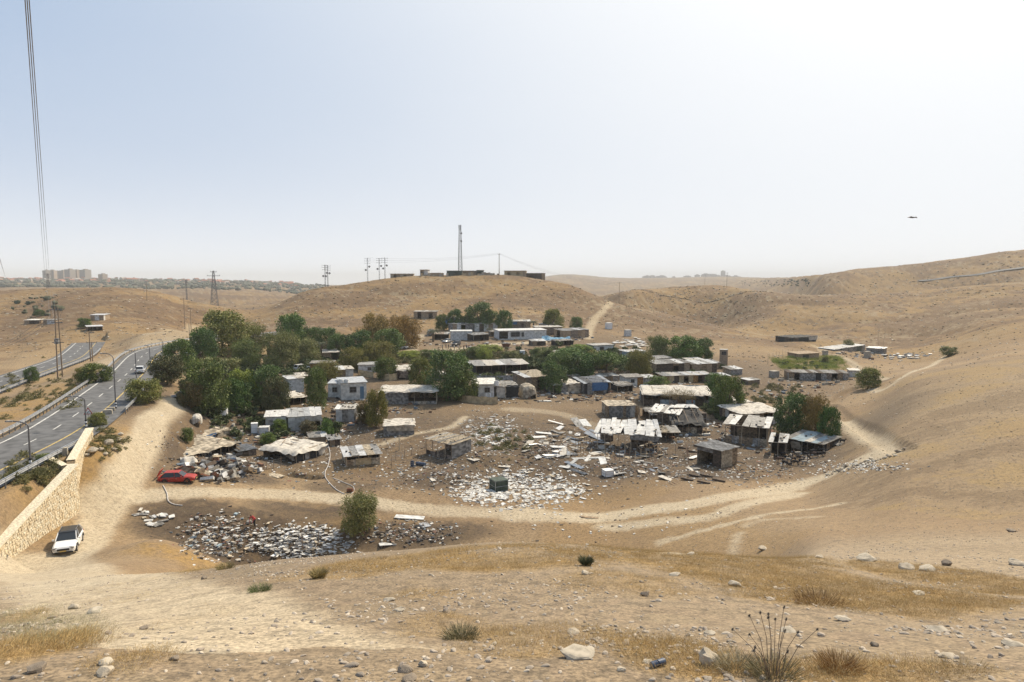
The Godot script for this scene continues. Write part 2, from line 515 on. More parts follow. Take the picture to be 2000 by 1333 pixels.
var straw_beds := []
func lay_straw() -> void:
	for b in [[60,1265,170,55,0.8], [300,1128,190,18,0.8], [1000,1090,240,26,0.9], [1500,1125,420,38,1.0], [1650,1160,330,50,1.0], [1060,1245,220,30,0.75], [1330,1290,130,40,0.85], [860,1225,110,30,0.6], [1720,1318,260,24,0.6], [130,1195,110,35,0.6], [730,1105,140,14,0.9], [240,1300,90,30,0.45], [1900,1140,160,40,0.9], [620,1125,140,14,0.55], [1250,1150,200,30,0.7], [840,1170,130,20,0.35], [1000,1270,160,20,0.5]]:
		var p := spot(b[0], b[1])
		var f := spot(b[0], b[1] - b[3])
		var n := spot(b[0], b[1] + b[3])
		straw_beds.append([p.x, (f.z + n.z) * 0.5, b[2] * per_px(p), maxf(absf(f.z - n.z) * 0.5, 0.5), b[4]])

func straw(x: float, z: float) -> float:
	# where dry grass grows, 0 to 1
	var n := n_big.get_noise_2d(x * 9.0, z * 9.0) + 0.6 * n_mid.get_noise_2d(x * 3.7 + 40.0, z * 3.7)
	if z < -45.0: return smoothstep(0.02, 0.45, n)
	var k := 0.0
	for b in straw_beds:
		var q: float = (x - b[0]) * (x - b[0]) / (b[2] * b[2]) + (z - b[1]) * (z - b[1]) / (b[3] * b[3])
		if q < 1.6: k = maxf(k, b[4] * (1.0 - smoothstep(0.35, 1.6, q)))
	return smoothstep(0.25, 0.85, k * 0.95 + n * 0.55)

func ground_color(x: float, z: float, r: float) -> Color:
	var a := n_mid.get_noise_2d(x * 0.5, z * 0.5)
	var b := n_big.get_noise_2d(x, z)
	var f := n_fine.get_noise_2d(x * 1.5, z * 1.5)
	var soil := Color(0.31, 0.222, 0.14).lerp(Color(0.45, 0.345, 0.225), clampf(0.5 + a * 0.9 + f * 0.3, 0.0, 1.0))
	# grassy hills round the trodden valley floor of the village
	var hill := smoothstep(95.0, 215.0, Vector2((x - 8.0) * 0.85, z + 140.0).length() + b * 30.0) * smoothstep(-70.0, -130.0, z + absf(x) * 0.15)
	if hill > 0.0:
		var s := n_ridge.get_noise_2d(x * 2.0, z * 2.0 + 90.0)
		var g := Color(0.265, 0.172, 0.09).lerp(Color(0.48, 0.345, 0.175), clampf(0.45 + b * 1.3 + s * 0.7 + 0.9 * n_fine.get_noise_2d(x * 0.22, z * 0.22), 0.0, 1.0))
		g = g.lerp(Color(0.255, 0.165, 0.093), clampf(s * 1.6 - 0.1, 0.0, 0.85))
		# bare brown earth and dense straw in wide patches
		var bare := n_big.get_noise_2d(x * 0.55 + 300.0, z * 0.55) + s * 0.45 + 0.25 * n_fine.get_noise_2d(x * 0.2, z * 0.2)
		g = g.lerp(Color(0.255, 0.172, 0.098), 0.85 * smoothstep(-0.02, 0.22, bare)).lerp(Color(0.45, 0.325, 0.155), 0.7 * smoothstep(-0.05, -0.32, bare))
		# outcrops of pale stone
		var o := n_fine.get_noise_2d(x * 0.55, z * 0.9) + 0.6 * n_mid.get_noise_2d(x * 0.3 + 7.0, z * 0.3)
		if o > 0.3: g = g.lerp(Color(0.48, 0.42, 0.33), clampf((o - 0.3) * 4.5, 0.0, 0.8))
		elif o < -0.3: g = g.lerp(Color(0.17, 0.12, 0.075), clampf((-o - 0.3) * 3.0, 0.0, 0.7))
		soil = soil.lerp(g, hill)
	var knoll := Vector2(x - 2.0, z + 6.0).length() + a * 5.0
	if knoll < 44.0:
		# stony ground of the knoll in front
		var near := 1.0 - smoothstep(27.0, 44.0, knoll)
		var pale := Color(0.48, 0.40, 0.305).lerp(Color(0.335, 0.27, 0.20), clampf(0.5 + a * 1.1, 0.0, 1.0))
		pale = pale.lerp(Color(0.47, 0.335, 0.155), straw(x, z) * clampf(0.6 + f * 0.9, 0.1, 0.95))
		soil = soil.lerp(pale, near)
	else:
		soil = soil.lerp(Color(0.44, 0.30, 0.13), straw(x * 0.5, z * 0.5) * 0.35 * (1.0 - hill))
		if r < 180.0 and x > 30.0 - 0.12 * z * 0.0:
			# the bare hill beside the valley: greyish loam with small stones
			var rh := smoothstep(18.0, 34.0, x + (z + 60.0) * 0.62)
			var loam := Color(0.34, 0.255, 0.165).lerp(Color(0.41, 0.325, 0.225), clampf(0.5 + a + f * 0.5, 0.0, 1.0))
			var w := n_big.get_noise_2d(x * 4.0 + 70.0, z * 4.0) + f * 0.35
			loam = loam.lerp(Color(0.43, 0.315, 0.15), 0.75 * smoothstep(0.0, 0.35, w)).lerp(Color(0.235, 0.172, 0.108), 0.7 * smoothstep(-0.08, -0.4, w))
			soil = soil.lerp(loam, rh * 0.85)
	if r < 470.0 and x > GX0 and z > GZ0:
		var wx := x + a * 1.6
		var wz := z + f * 1.2
		soil = soil.lerp(Color(0.46, 0.31, 0.12), grid(paint_gold, wx, wz) * clampf(0.75 + f, 0.3, 1.0))
		var dk := grid(paint_dark, wx, wz)
		soil = soil.lerp(Color(0.085, 0.062, 0.044).lerp(Color(0.15, 0.112, 0.08), clampf(0.5 + f * 1.2 + a * 0.6, 0.0, 1.0)), clampf(dk * (1.15 + f * 0.9 + a * 0.5), 0.0, 0.97))
		var tk := grid(paint_track, wx * 0.5 + x * 0.5, wz * 0.5 + z * 0.5)
		soil = soil.lerp(Color(0.75, 0.69, 0.585).lerp(Color(0.64, 0.57, 0.465), clampf(0.5 + a + f * 0.6, 0.0, 1.0)), clampf(tk * (1.1 + a * 0.7), 0.0, 0.92))
	if x < -58.0 and z < -95.0 and z > -330.0:
		# the cut faces beside the highway, pale marl
		var cut := smoothstep(0.0, 0.5, n_mid.get_noise_2d(x * 0.7, z * 0.7) + 0.35) * (smoothstep(-200.0, -150.0, x) * smoothstep(-320.0, -230.0, z) * smoothstep(-100.0, -180.0, z))
		soil = soil.lerp(Color(0.52, 0.41, 0.27), cut * 0.75)
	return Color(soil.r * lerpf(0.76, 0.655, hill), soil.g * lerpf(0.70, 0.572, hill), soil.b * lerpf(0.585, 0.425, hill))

# ---------------------------------------------------------------- materials
func noise_image(seed_: int, freq: float, lo: float, hi: float, gain := 0.5, size := 512) -> ImageTexture:
	var nz := FastNoiseLite.new()
	nz.seed = seed_
	nz.noise_type = FastNoiseLite.TYPE_SIMPLEX_SMOOTH
	nz.frequency = freq
	nz.fractal_octaves = 5
	nz.fractal_gain = gain
	var im := nz.get_seamless_image(size, size)
	im.convert(Image.FORMAT_RGB8)
	var data := im.get_data()
	for i in data.size():
		data[i] = clampi(int(lerpf(lo, hi, data[i] / 255.0) * 255.0), 0, 255)
	return ImageTexture.create_from_image(Image.create_from_data(size, size, false, Image.FORMAT_RGB8, data))

func normal_image(seed_: int, freq: float, bump: float, size := 512) -> ImageTexture:
	var nz := FastNoiseLite.new()
	nz.seed = seed_
	nz.frequency = freq
	nz.fractal_octaves = 4
	var im := nz.get_seamless_image(size, size)
	im.convert(Image.FORMAT_RGBA8)
	im.bump_map_to_normal_map(bump)
	return ImageTexture.create_from_image(im)

func mat(lin: Color, rough := 0.85, metal := 0.0, tex: Texture2D = null, scale := 0.4, nrm: Texture2D = null, nscale := 0.6) -> StandardMaterial3D:
	var m := StandardMaterial3D.new()
	m.albedo_color = lin.linear_to_srgb()
	m.roughness = rough
	m.metallic = metal
	if tex: m.albedo_texture = tex
	if nrm:
		m.normal_enabled = true
		m.normal_texture = nrm
		m.normal_scale = nscale
	if tex or nrm:
		m.uv1_triplanar = true
		m.uv1_world_triplanar = true
		m.uv1_scale = Vector3.ONE * scale
	return m

func build_materials() -> void:
	var grime := noise_image(11, 0.008, 0.4, 1.2, 0.5)
	var stain := noise_image(12, 0.008, 0.72, 1.12, 0.45)
	var grain := noise_image(13, 0.05, 0.42, 1.35, 0.75, 1024)
	var patch := noise_image(14, 0.11, 0.55, 1.37, 0.75, 1024)
	var rough_n := normal_image(15, 0.06, 6.0, 1024)
	var cloth_n := normal_image(16, 0.02, 8.0)
	M.ground = mat(Color(1.18, 1.18, 1.18), 0.97, 0.0, grain, 0.22, rough_n, 0.45)
	M.ground.vertex_color_use_as_albedo = true
	M.ground.detail_enabled = true
	M.ground.detail_albedo = patch
	M.ground.detail_blend_mode = BaseMaterial3D.BLEND_MODE_MUL
	M.ground.detail_uv_layer = BaseMaterial3D.DETAIL_UV_2
	M.ground.uv2_triplanar = true
	M.ground.uv2_world_triplanar = true
	M.ground.uv2_scale = Vector3.ONE * 0.019
	M.asphalt = mat(Color(0.125, 0.125, 0.125), 0.85, 0.0, stain, 0.12)
	M.white_line = mat(Color(0.62, 0.61, 0.57), 0.8, 0.0, stain, 0.5)
	M.yellow_line = mat(Color(0.55, 0.40, 0.13), 0.8, 0.0, stain, 0.5)
	M.galv = mat(Color(0.44, 0.45, 0.46), 0.45, 0.55, stain, 0.5)
	M.steel = mat(Color(0.16, 0.16, 0.165), 0.55, 0.5)
	M.black = mat(Color(0.02, 0.02, 0.022), 0.6)
	M.white_paint = mat(Color(0.74, 0.74, 0.72), 0.6)
	M.red_paint = mat(Color(0.42, 0.03, 0.02), 0.5)
	M.concrete = mat(Color(0.40, 0.36, 0.29), 0.9, 0.0, stain, 0.35)
	M.mud_wall = mat(Color(0.36, 0.27, 0.18), 0.95, 0.0, stain, 0.3)
	M.stone_0 = mat(Color(0.72, 0.61, 0.42), 0.92, 0.0, stain, 0.9)
	M.stone_1 = mat(Color(0.64, 0.52, 0.34), 0.92, 0.0, stain, 0.9)
	M.stone_2 = mat(Color(0.74, 0.66, 0.49), 0.92, 0.0, stain, 0.9)
	M.rock = mat(Color(0.48, 0.41, 0.31), 0.95, 0.0, stain, 1.2, rough_n, 0.8)
	M.rock_white = mat(Color(0.48, 0.42, 0.325), 0.95, 0.0, stain, 1.4, rough_n, 0.8)
	M.rock_dark = mat(Color(0.27, 0.22, 0.165), 0.95, 0.0, stain, 1.2, rough_n, 0.8)
	M.tin = mat(Color(0.56, 0.57, 0.57), 0.42, 0.45, stain, 0.3)
	M.tin_dull = mat(Color(0.40, 0.39, 0.37), 0.6, 0.3, grime, 0.35)
	M.tin_rust = mat(Color(0.30, 0.235, 0.18), 0.8, 0.1, grime, 0.4)
	M.tin_white = mat(Color(0.62, 0.62, 0.60), 0.6, 0.0, stain, 0.25)
	M.tin_bright = mat(Color(0.62, 0.62, 0.61), 0.5, 0.1, stain, 0.25)
	M.board_pale = mat(Color(0.55, 0.46, 0.33), 0.85, 0.0, grime, 0.5)
	M.board = mat(Color(0.36, 0.255, 0.155), 0.85, 0.0, grime, 0.5)
	M.board_dark = mat(Color(0.12, 0.085, 0.058), 0.9, 0.0, grime, 0.5)
	M.board_orange = mat(Color(0.42, 0.22, 0.065), 0.85, 0.0, grime, 0.5)
	M.pole = mat(Color(0.22, 0.165, 0.115), 0.9)
	M.pole_pale = mat(Color(0.46, 0.38, 0.27), 0.9)
	M.tarp = mat(Color(0.52, 0.445, 0.335), 0.9, 0.0, grime, 0.22, cloth_n, 0.4)
	M.tarp_white = mat(Color(0.56, 0.52, 0.45), 0.85, 0.0, stain, 0.3, cloth_n, 0.4)
	M.tarp_tan = mat(Color(0.50, 0.385, 0.225), 0.9, 0.0, stain, 0.3, cloth_n, 0.4)
	M.tarp_grey = mat(Color(0.30, 0.285, 0.26), 0.9, 0.0, grime, 0.3, cloth_n, 0.4)
	M.tarp_black = mat(Color(0.028, 0.029, 0.032), 0.85, 0.0, grime, 0.4, cloth_n, 0.5)
	M.tarp_blue = mat(Color(0.05, 0.15, 0.32), 0.7, 0.0, stain, 0.5, cloth_n, 0.5)
	M.tarp_sky = mat(Color(0.13, 0.32, 0.46), 0.7, 0.0, stain, 0.5, cloth_n, 0.5)
	M.plastic_white = mat(Color(0.72, 0.72, 0.70), 0.5)
	M.plastic_blue = mat(Color(0.035, 0.06, 0.11), 0.5)
	M.plaster = mat(Color(0.66, 0.645, 0.60), 0.9, 0.0, stain, 0.25)
	M.plaster_blue = mat(Color(0.30, 0.38, 0.42), 0.9, 0.0, stain, 0.3)
	M.green_metal = mat(Color(0.045, 0.07, 0.05), 0.7, 0.0, stain, 0.3)
	M.door_blue = mat(Color(0.09, 0.17, 0.25), 0.7)
	M.glass = mat(Color(0.03, 0.035, 0.04), 0.12)
	M.rust = mat(Color(0.22, 0.085, 0.04), 0.85, 0.1, grime, 0.8)
	M.tyre = mat(Color(0.025, 0.024, 0.023), 0.9)
	M.rim = mat(Color(0.38, 0.38, 0.39), 0.35, 0.8)
	M.car_white = mat(Color(0.78, 0.78, 0.76), 0.25); M.car_white.clearcoat_enabled = true
	M.car_red = mat(Color(0.42, 0.035, 0.022), 0.45, 0.0, stain, 0.8)
	M.car_dark = mat(Color(0.05, 0.06, 0.075), 0.3); M.car_dark.clearcoat_enabled = true
	M.car_black = mat(Color(0.02, 0.022, 0.025), 0.3)
	M.car_silver = mat(Color(0.42, 0.43, 0.44), 0.35, 0.5)
	M.lens = mat(Color(0.22, 0.23, 0.25), 0.15, 0.4)
	M.cable = mat(Color(0.20, 0.20, 0.205), 0.6, 0.3)
	M.hose = mat(Color(0.46, 0.43, 0.40), 0.7)
	M.bark = mat(Color(0.16, 0.115, 0.075), 0.95, 0.0, stain, 1.0)
	M.vcol = mat(Color.WHITE, 0.9)
	M.vcol.vertex_color_use_as_albedo = true
	M.leaf = mat(Color.WHITE, 0.7)
	M.leaf.vertex_color_use_as_albedo = true
	M.leaf.backlight_enabled = true
	M.leaf.backlight = Color(0.30, 0.34, 0.16)
	M.leaf.cull_mode = BaseMaterial3D.CULL_DISABLED
	M.town = mat(Color(0.36, 0.32, 0.275), 0.9)
	M.town_warm = mat(Color(0.32, 0.255, 0.20), 0.9)
	M.town_roof = mat(Color(0.33, 0.13, 0.075), 0.9)
	M.town_dark = mat(Color(0.16, 0.15, 0.145), 0.6)
	M.crop = mat(Color.WHITE, 0.85)
	M.crop.vertex_color_use_as_albedo = true
	var g := Geo.new()
	g.box(Transform3D.IDENTITY, Vector3.ONE)
	unit_box = g.mesh()
	# a corrugated sheet of 1 x 1, ribs along z, 40 mm deep at its own scale
	g = Geo.new()
	var k := 14
	for i in k:
		var x0 := float(i) / k - 0.5
		var x1 := float(i + 1) / k - 0.5
		var y0 := 0.02 if i % 2 else -0.02
		g.quad(Vector3(x0, y0, 0.5), Vector3(x1, -y0, 0.5), Vector3(x1, -y0, -0.5), Vector3(x0, y0, -0.5))
		g.quad(Vector3(x0, y0 - 0.008, -0.5), Vector3(x1, -y0 - 0.008, -0.5), Vector3(x1, -y0 - 0.008, 0.5), Vector3(x0, y0 - 0.008, 0.5))
	corr_sheet = g.mesh()

# ---------------------------------------------------------------- soft bodies: tapered bones joined and meshed as surface nets
func soft_body(bones: Array, cell: float, blend: float, paint: Callable) -> ArrayMesh:
	var lo := Vector3.ONE * 1e6
	var hi := -lo
	for b in bones:
		for e in [[b[0], b[2]], [b[1], b[3]]]:
			lo = lo.min(e[0] - Vector3.ONE * (e[1] + blend + cell * 2))
			hi = hi.max(e[0] + Vector3.ONE * (e[1] + blend + cell * 2))
	var s := Vector3i(((hi - lo) / cell).ceil()) + Vector3i.ONE
	var f := PackedFloat32Array()
	f.resize(s.x * s.y * s.z)
	f.fill(1.0)
	for b in bones:
		var p0: Vector3 = b[0]
		var p1: Vector3 = b[1]
		var r0: float = b[2]
		var r1: float = b[3]
		var reach := Vector3.ONE * (maxf(r0, r1) + blend + cell * 2)
		var a := Vector3i(((p0.min(p1) - reach - lo) / cell).floor()).clamp(Vector3i.ZERO, s - Vector3i.ONE)
		var e := Vector3i(((p0.max(p1) + reach - lo) / cell).ceil()).clamp(Vector3i.ZERO, s - Vector3i.ONE)
		var ax := p1 - p0
		var l2 := maxf(ax.length_squared(), 1e-9)
		for z in range(a.z, e.z + 1):
			for y in range(a.y, e.y + 1):
				for x in range(a.x, e.x + 1):
					var p := lo + Vector3(x, y, z) * cell
					var t := clampf((p - p0).dot(ax) / l2, 0.0, 1.0)
					var d := p.distance_to(p0 + ax * t) - lerpf(r0, r1, t)
					var k := x + s.x * (y + s.y * z)
					var o := f[k]
					var h := maxf(blend - absf(o - d), 0.0) / blend
					f[k] = minf(o, d) - h * h * blend * 0.25
	var id := {}
	var v := PackedVector3Array()
	var n := PackedVector3Array()
	var c := PackedColorArray()
	var idx := PackedInt32Array()
	var st := [1, s.x, s.x * s.y]
	for z in s.z - 1:
		for y in s.y - 1:
			for x in s.x - 1:
				var k := x + s.x * (y + s.y * z)
				var neg := 0
				for i in 8:
					if f[k + (i & 1) + s.x * ((i >> 1) & 1) + s.x * s.y * (i >> 2)] < 0.0: neg += 1
				if neg == 0 or neg == 8: continue
				var acc := Vector3.ZERO
				var cnt := 0
				for e in [[0, 1], [2, 3], [4, 5], [6, 7], [0, 2], [1, 3], [4, 6], [5, 7], [0, 4], [1, 5], [2, 6], [3, 7]]:
					var i0: int = e[0]
					var i1: int = e[1]
					var f0 := f[k + (i0 & 1) + s.x * ((i0 >> 1) & 1) + s.x * s.y * (i0 >> 2)]
					var f1 := f[k + (i1 & 1) + s.x * ((i1 >> 1) & 1) + s.x * s.y * (i1 >> 2)]
					if (f0 < 0.0) != (f1 < 0.0):
						acc += Vector3(i0 & 1, (i0 >> 1) & 1, i0 >> 2).lerp(Vector3(i1 & 1, (i1 >> 1) & 1, i1 >> 2), f0 / (f0 - f1))
						cnt += 1
				var q := lo + (Vector3(x, y, z) + acc / cnt) * cell
				id[k] = v.size()
				v.append(q)
				n.append(Vector3(f[k + 1] - f[k], f[k + s.x] - f[k], f[k + s.x * s.y] - f[k]).normalized())
				c.append(paint.call(q))
	for k in id:
		var z := int(k / (s.x * s.y))
		var y := int(k / s.x) % s.y
		var x: int = k % s.x
		for ax in 3:
			var a1: int = [s.x, s.x * s.y, 1][ax]
			var a2: int = [s.x * s.y, 1, s.x][ax]
			if not (id.has(k - a1) and id.has(k - a2) and id.has(k - a1 - a2)): continue
			var fa := f[k]
			var fb: float = f[k + st[ax]]
			if (fa < 0.0) == (fb < 0.0): continue
			var q := [id[k], id[k - a1], id[k - a1 - a2], id[k - a2]]
			if fa < 0.0: q = [q[0], q[3], q[2], q[1]]
			idx.append_array([q[0], q[1], q[2], q[0], q[2], q[3]])
	var arr := []
	arr.resize(Mesh.ARRAY_MAX)
	arr[Mesh.ARRAY_VERTEX] = v
	arr[Mesh.ARRAY_NORMAL] = n
	arr[Mesh.ARRAY_COLOR] = c
	arr[Mesh.ARRAY_INDEX] = idx
	var m := ArrayMesh.new()
	m.add_surface_from_arrays(Mesh.PRIMITIVE_TRIANGLES, arr)
	return m

func person_mesh(pose: int, top: Color, legs: Color) -> ArrayMesh:
	# pose 0 standing, 1 with one arm lifted, 2 stooping
	var lean := 0.0 if pose < 2 else 0.75
	var hip := Vector3(0, 0.93, 0)
	var up := Vector3(0, cos(lean), sin(lean))
	var chest := hip + up * 0.40
	var neck := hip + up * 0.56
	var head := neck + Vector3(0, cos(lean * 0.6), sin(lean * 0.6)) * 0.13
	var b := [[hip, hip + up * 0.2, 0.145, 0.13], [hip + up * 0.2, chest, 0.13, 0.15], [chest, neck, 0.12, 0.055], [neck, head, 0.05, 0.07], [head, head + up * 0.07 + Vector3(0, 0, 0.015), 0.088, 0.083], [head + Vector3(0, 0.0, 0.07), head + Vector3(0, 0.02, 0.1), 0.02, 0.014]]
	for s in [-1.0, 1.0]:
		var h := hip + Vector3(s * 0.09, -0.03, 0)
		var kn := Vector3(s * 0.11, 0.49, 0.05 + 0.04 * s)
		var an := Vector3(s * 0.12, 0.08, -0.02 + 0.07 * s)
		b.append([h, kn, 0.085, 0.058])
		b.append([kn, an, 0.056, 0.038])
		b.append([an + Vector3(0, -0.04, -0.03), an + Vector3(0, -0.045, 0.14), 0.036, 0.03])
		var sh := chest + up * 0.1 + Vector3(s * 0.19, 0, 0)
		var el := sh + Vector3(s * 0.07, -0.27, 0.02 if pose < 2 else 0.08)
		var wr := el + Vector3(-s * 0.03, -0.23, 0.09)
		if pose == 1 and s > 0:
			el = sh + Vector3(0.17, -0.16, 0.12)
			wr = el + Vector3(-0.05, 0.2, 0.13)
		b.append([chest + up * 0.09, sh, 0.075, 0.062])
		b.append([sh, el, 0.055, 0.042])
		b.append([el, wr, 0.04, 0.03])
		var hand := (wr - el).normalized()
		b.append([wr, wr + hand * 0.07, 0.03, 0.033])
		for k in 4: b.append([wr + hand * 0.07 + Vector3(0, 0, 0.02 * k - 0.03), wr + hand * (0.13 + 0.02 * (1 - absf(k - 1.4) * 0.5)) + Vector3(0, 0, 0.022 * k - 0.033), 0.0105, 0.009])
		b.append([wr + hand * 0.02 + Vector3(0, 0, 0.03), wr + hand * 0.08 + Vector3(0, 0, 0.06), 0.011, 0.01])
	var skin := Color(0.34, 0.20, 0.13)
	return soft_body(b, 0.03, 0.03, func(p: Vector3) -> Color:
		if p.distance_to(head + up * 0.03) < 0.14:
			return Color(0.03, 0.022, 0.018) if (p - head).dot(up) > 0.06 or p.z - head.z < -0.02 else skin
		if p.y < 0.075: return Color(0.03, 0.028, 0.025)
		if absf(p.x) > 0.22 and p.y < 0.93 and pose < 2: return skin
		return legs if (p - hip).dot(up) < 0.02 else top)

func goat_mesh(pose: int, coat: Color, mark: Color) -> ArrayMesh:
	# about 0.7 m at the back; pose 0 standing, 1 head to the ground
	var b := [[Vector3(0, 0.56, 0.30), Vector3(0, 0.58, 0.05), 0.155, 0.15], [Vector3(0, 0.58, 0.05), Vector3(0, 0.60, -0.30), 0.15, 0.13]]
	var neck := Vector3(0, 0.86, 0.52) if pose == 0 else Vector3(0, 0.42, 0.66)
	var muzzle := neck + (Vector3(0, -0.07, 0.19) if pose == 0 else Vector3(0, -0.2, 0.09))
	b.append([Vector3(0, 0.62, 0.34), neck, 0.105, 0.065])
	b.append([neck, muzzle, 0.07, 0.04])
	b.append([Vector3(0, 0.66, -0.40), Vector3(0, 0.58, -0.5), 0.03, 0.022])
	for s in [-1.0, 1.0]:
		b.append([neck + Vector3(s * 0.04, 0.02, -0.02), neck + Vector3(s * 0.15, -0.05, -0.03), 0.026, 0.018])
		b.append([neck + Vector3(s * 0.03, 0.05, -0.02), neck + Vector3(s * 0.05, 0.14, -0.10), 0.016, 0.009])
		b.append([Vector3(s * 0.09, 0.5, 0.30), Vector3(s * 0.1, 0.27, 0.31 + 0.03 * s), 0.06, 0.032])
		b.append([Vector3(s * 0.1, 0.27, 0.31 + 0.03 * s), Vector3(s * 0.1, 0.03, 0.30 + 0.03 * s), 0.027, 0.024])
		b.append([Vector3(s * 0.09, 0.52, -0.28), Vector3(s * 0.1, 0.36, -0.2), 0.085, 0.05])
		b.append([Vector3(s * 0.1, 0.36, -0.2), Vector3(s * 0.1, 0.23, -0.33), 0.045, 0.028])
		b.append([Vector3(s * 0.1, 0.23, -0.33), Vector3(s * 0.1, 0.03, -0.3 - 0.03 * s), 0.026, 0.024])
	return soft_body(b, 0.035, 0.04, func(p: Vector3) -> Color: return mark if (p.z > 0.42 and pose == 0) or p.y < 0.2 else coat)

# ---------------------------------------------------------------- plants
func leaf_card(g: Geo, p: Vector3, d: Vector3, l: float, w: float) -> void:
	var s := d.cross(Vector3(rng.randf_range(-1, 1), rng.randf_range(-1, 1), rng.randf_range(-1, 1))).normalized() * w * 0.5
	var q := p + d * l
	var m := p + d * l * 0.45 + Vector3(0, -0.08 * l, 0)
	g.tri(p, m + s, q)
	g.tri(p, q, m - s)

func crown_mesh(tall: float, wide: float, style: int, clumps: int, leaves: int, ca: Color, cb: Color, cc: Color) -> ArrayMesh:
	# style 0 broad dense leaves, 1 feathery sprays, 2 flat umbrella; crown stands from 0 to tall, centred on the trunk
	var g := Geo.new()
	g.colored = true
	var centre := []
	for i in clumps:
		var a := rng.randf() * TAU
		var t := rng.randf()
		var y: float
		var rr: float
		if style == 2:
			y = tall * rng.randf_range(0.62, 0.86)
			rr = wide * 0.44 * sqrt(rng.randf())
			y -= rr * 0.25 * tall / wide
		else:
			y = tall * lerpf(0.10, 0.88, t)
			rr = wide * 0.45 * sqrt(rng.randf()) * sqrt(maxf(0.05, 1.0 - pow((t - 0.42) / 0.72, 2.0)))
		centre.append([Vector3(cos(a) * rr, y, sin(a) * rr), wide * rng.randf_range(0.06, 0.15), rng.randf()])
	for k in centre:
		for i in leaves:
			var d := Vector3(rng.randfn(), rng.randfn(), rng.randfn()).normalized()
			var q: Vector3 = k[0] + d * k[1] * pow(rng.randf(), 0.45) * Vector3(1.0, 0.62 if style == 2 else 0.85, 1.0).length() / 1.5
			var f: float = clampf(k[2] + rng.randf_range(-0.35, 0.35), 0.0, 1.0)
			g.col = ca.lerp(cb, f) if rng.randf() < 0.86 else cc
			if style == 1:
				var dir := (d + Vector3(0, -0.35, 0) + Vector3(rng.randfn(), rng.randfn(), rng.randfn()) * 0.35).normalized()
				leaf_card(g, q, dir, rng.randf_range(0.24, 0.5), rng.randf_range(0.05, 0.1))
			else:
				var dir := (d * 0.8 + Vector3(rng.randfn(), rng.randfn() - 0.2, rng.randfn()) * 0.7).normalized()
				leaf_card(g, q, dir, rng.randf_range(0.16, 0.32), rng.randf_range(0.1, 0.2))
	return g.mesh()

func trunk_mesh(tall: float, wide: float, thick: float, style: int) -> ArrayMesh:
	var g := Geo.new()
	var fork := tall * (0.32 if style != 2 else 0.4)
	g.tube(Vector3(0, -0.3, 0), Vector3(0.05, fork * 0.5, 0.03), thick, thick * 0.8, 7)
	g.tube(Vector3(0.05, fork * 0.5, 0.03), Vector3(0, fork, 0), thick * 0.8, thick * 0.65, 7)
	for i in 6:
		var a := TAU * i / 6.0 + rng.randf()
		var e := Vector3(cos(a) * wide * rng.randf_range(0.2, 0.34), tall * rng.randf_range(0.55, 0.82), sin(a) * wide * rng.randf_range(0.2, 0.34))
		var mid := Vector3(0, fork, 0).lerp(e, 0.5) + Vector3(0, 0.12 * tall, 0) * 0.5
		g.tube(Vector3(0, fork * 0.95, 0), mid, thick * 0.5, thick * 0.3, 5)
		g.tube(mid, e, thick * 0.3, thick * 0.1, 4)
		for j in 2:
			var t := mid + Vector3(rng.randfn(), 0.9, rng.randfn()) * wide * 0.13
			g.tube(mid, t, thick * 0.2, thick * 0.06, 4)
	return g.mesh()

func palm_meshes() -> Array:
	var t := Geo.new()
	t.tube(Vector3(0, -0.3, 0), Vector3(0, 0.62, 0), 0.07, 0.05, 7)
	var g := Geo.new()
	g.colored = true
	for i in 34:
		var a := i * 2.4
		var rise := rng.randf_range(-0.25, 0.5)
		var p := Vector3(0, 0.62, 0)
		var dir := Vector3(cos(a), rise, sin(a)).normalized()
		g.col = Color(0.06, 0.085, 0.035).lerp(Color(0.16, 0.165, 0.10), rng.randf())
		if rise < -0.1: g.col = Color(0.20, 0.15, 0.08)
		for s in 5:
			var q := p + dir * 0.085
			var side := dir.cross(Vector3.UP).normalized()
			for e in [-1.0, 1.0]:
				for w in 2:
					leaf_card(g, p.lerp(q, 0.5 * w), (dir * 0.5 + side * e + Vector3(0, -0.25, 0)).normalized(), 0.11 * (1.0 - s * 0.1), 0.022)
			p = q
			dir = (dir + Vector3(0, -0.17, 0)).normalized()
	return [t.mesh(), g.mesh()]

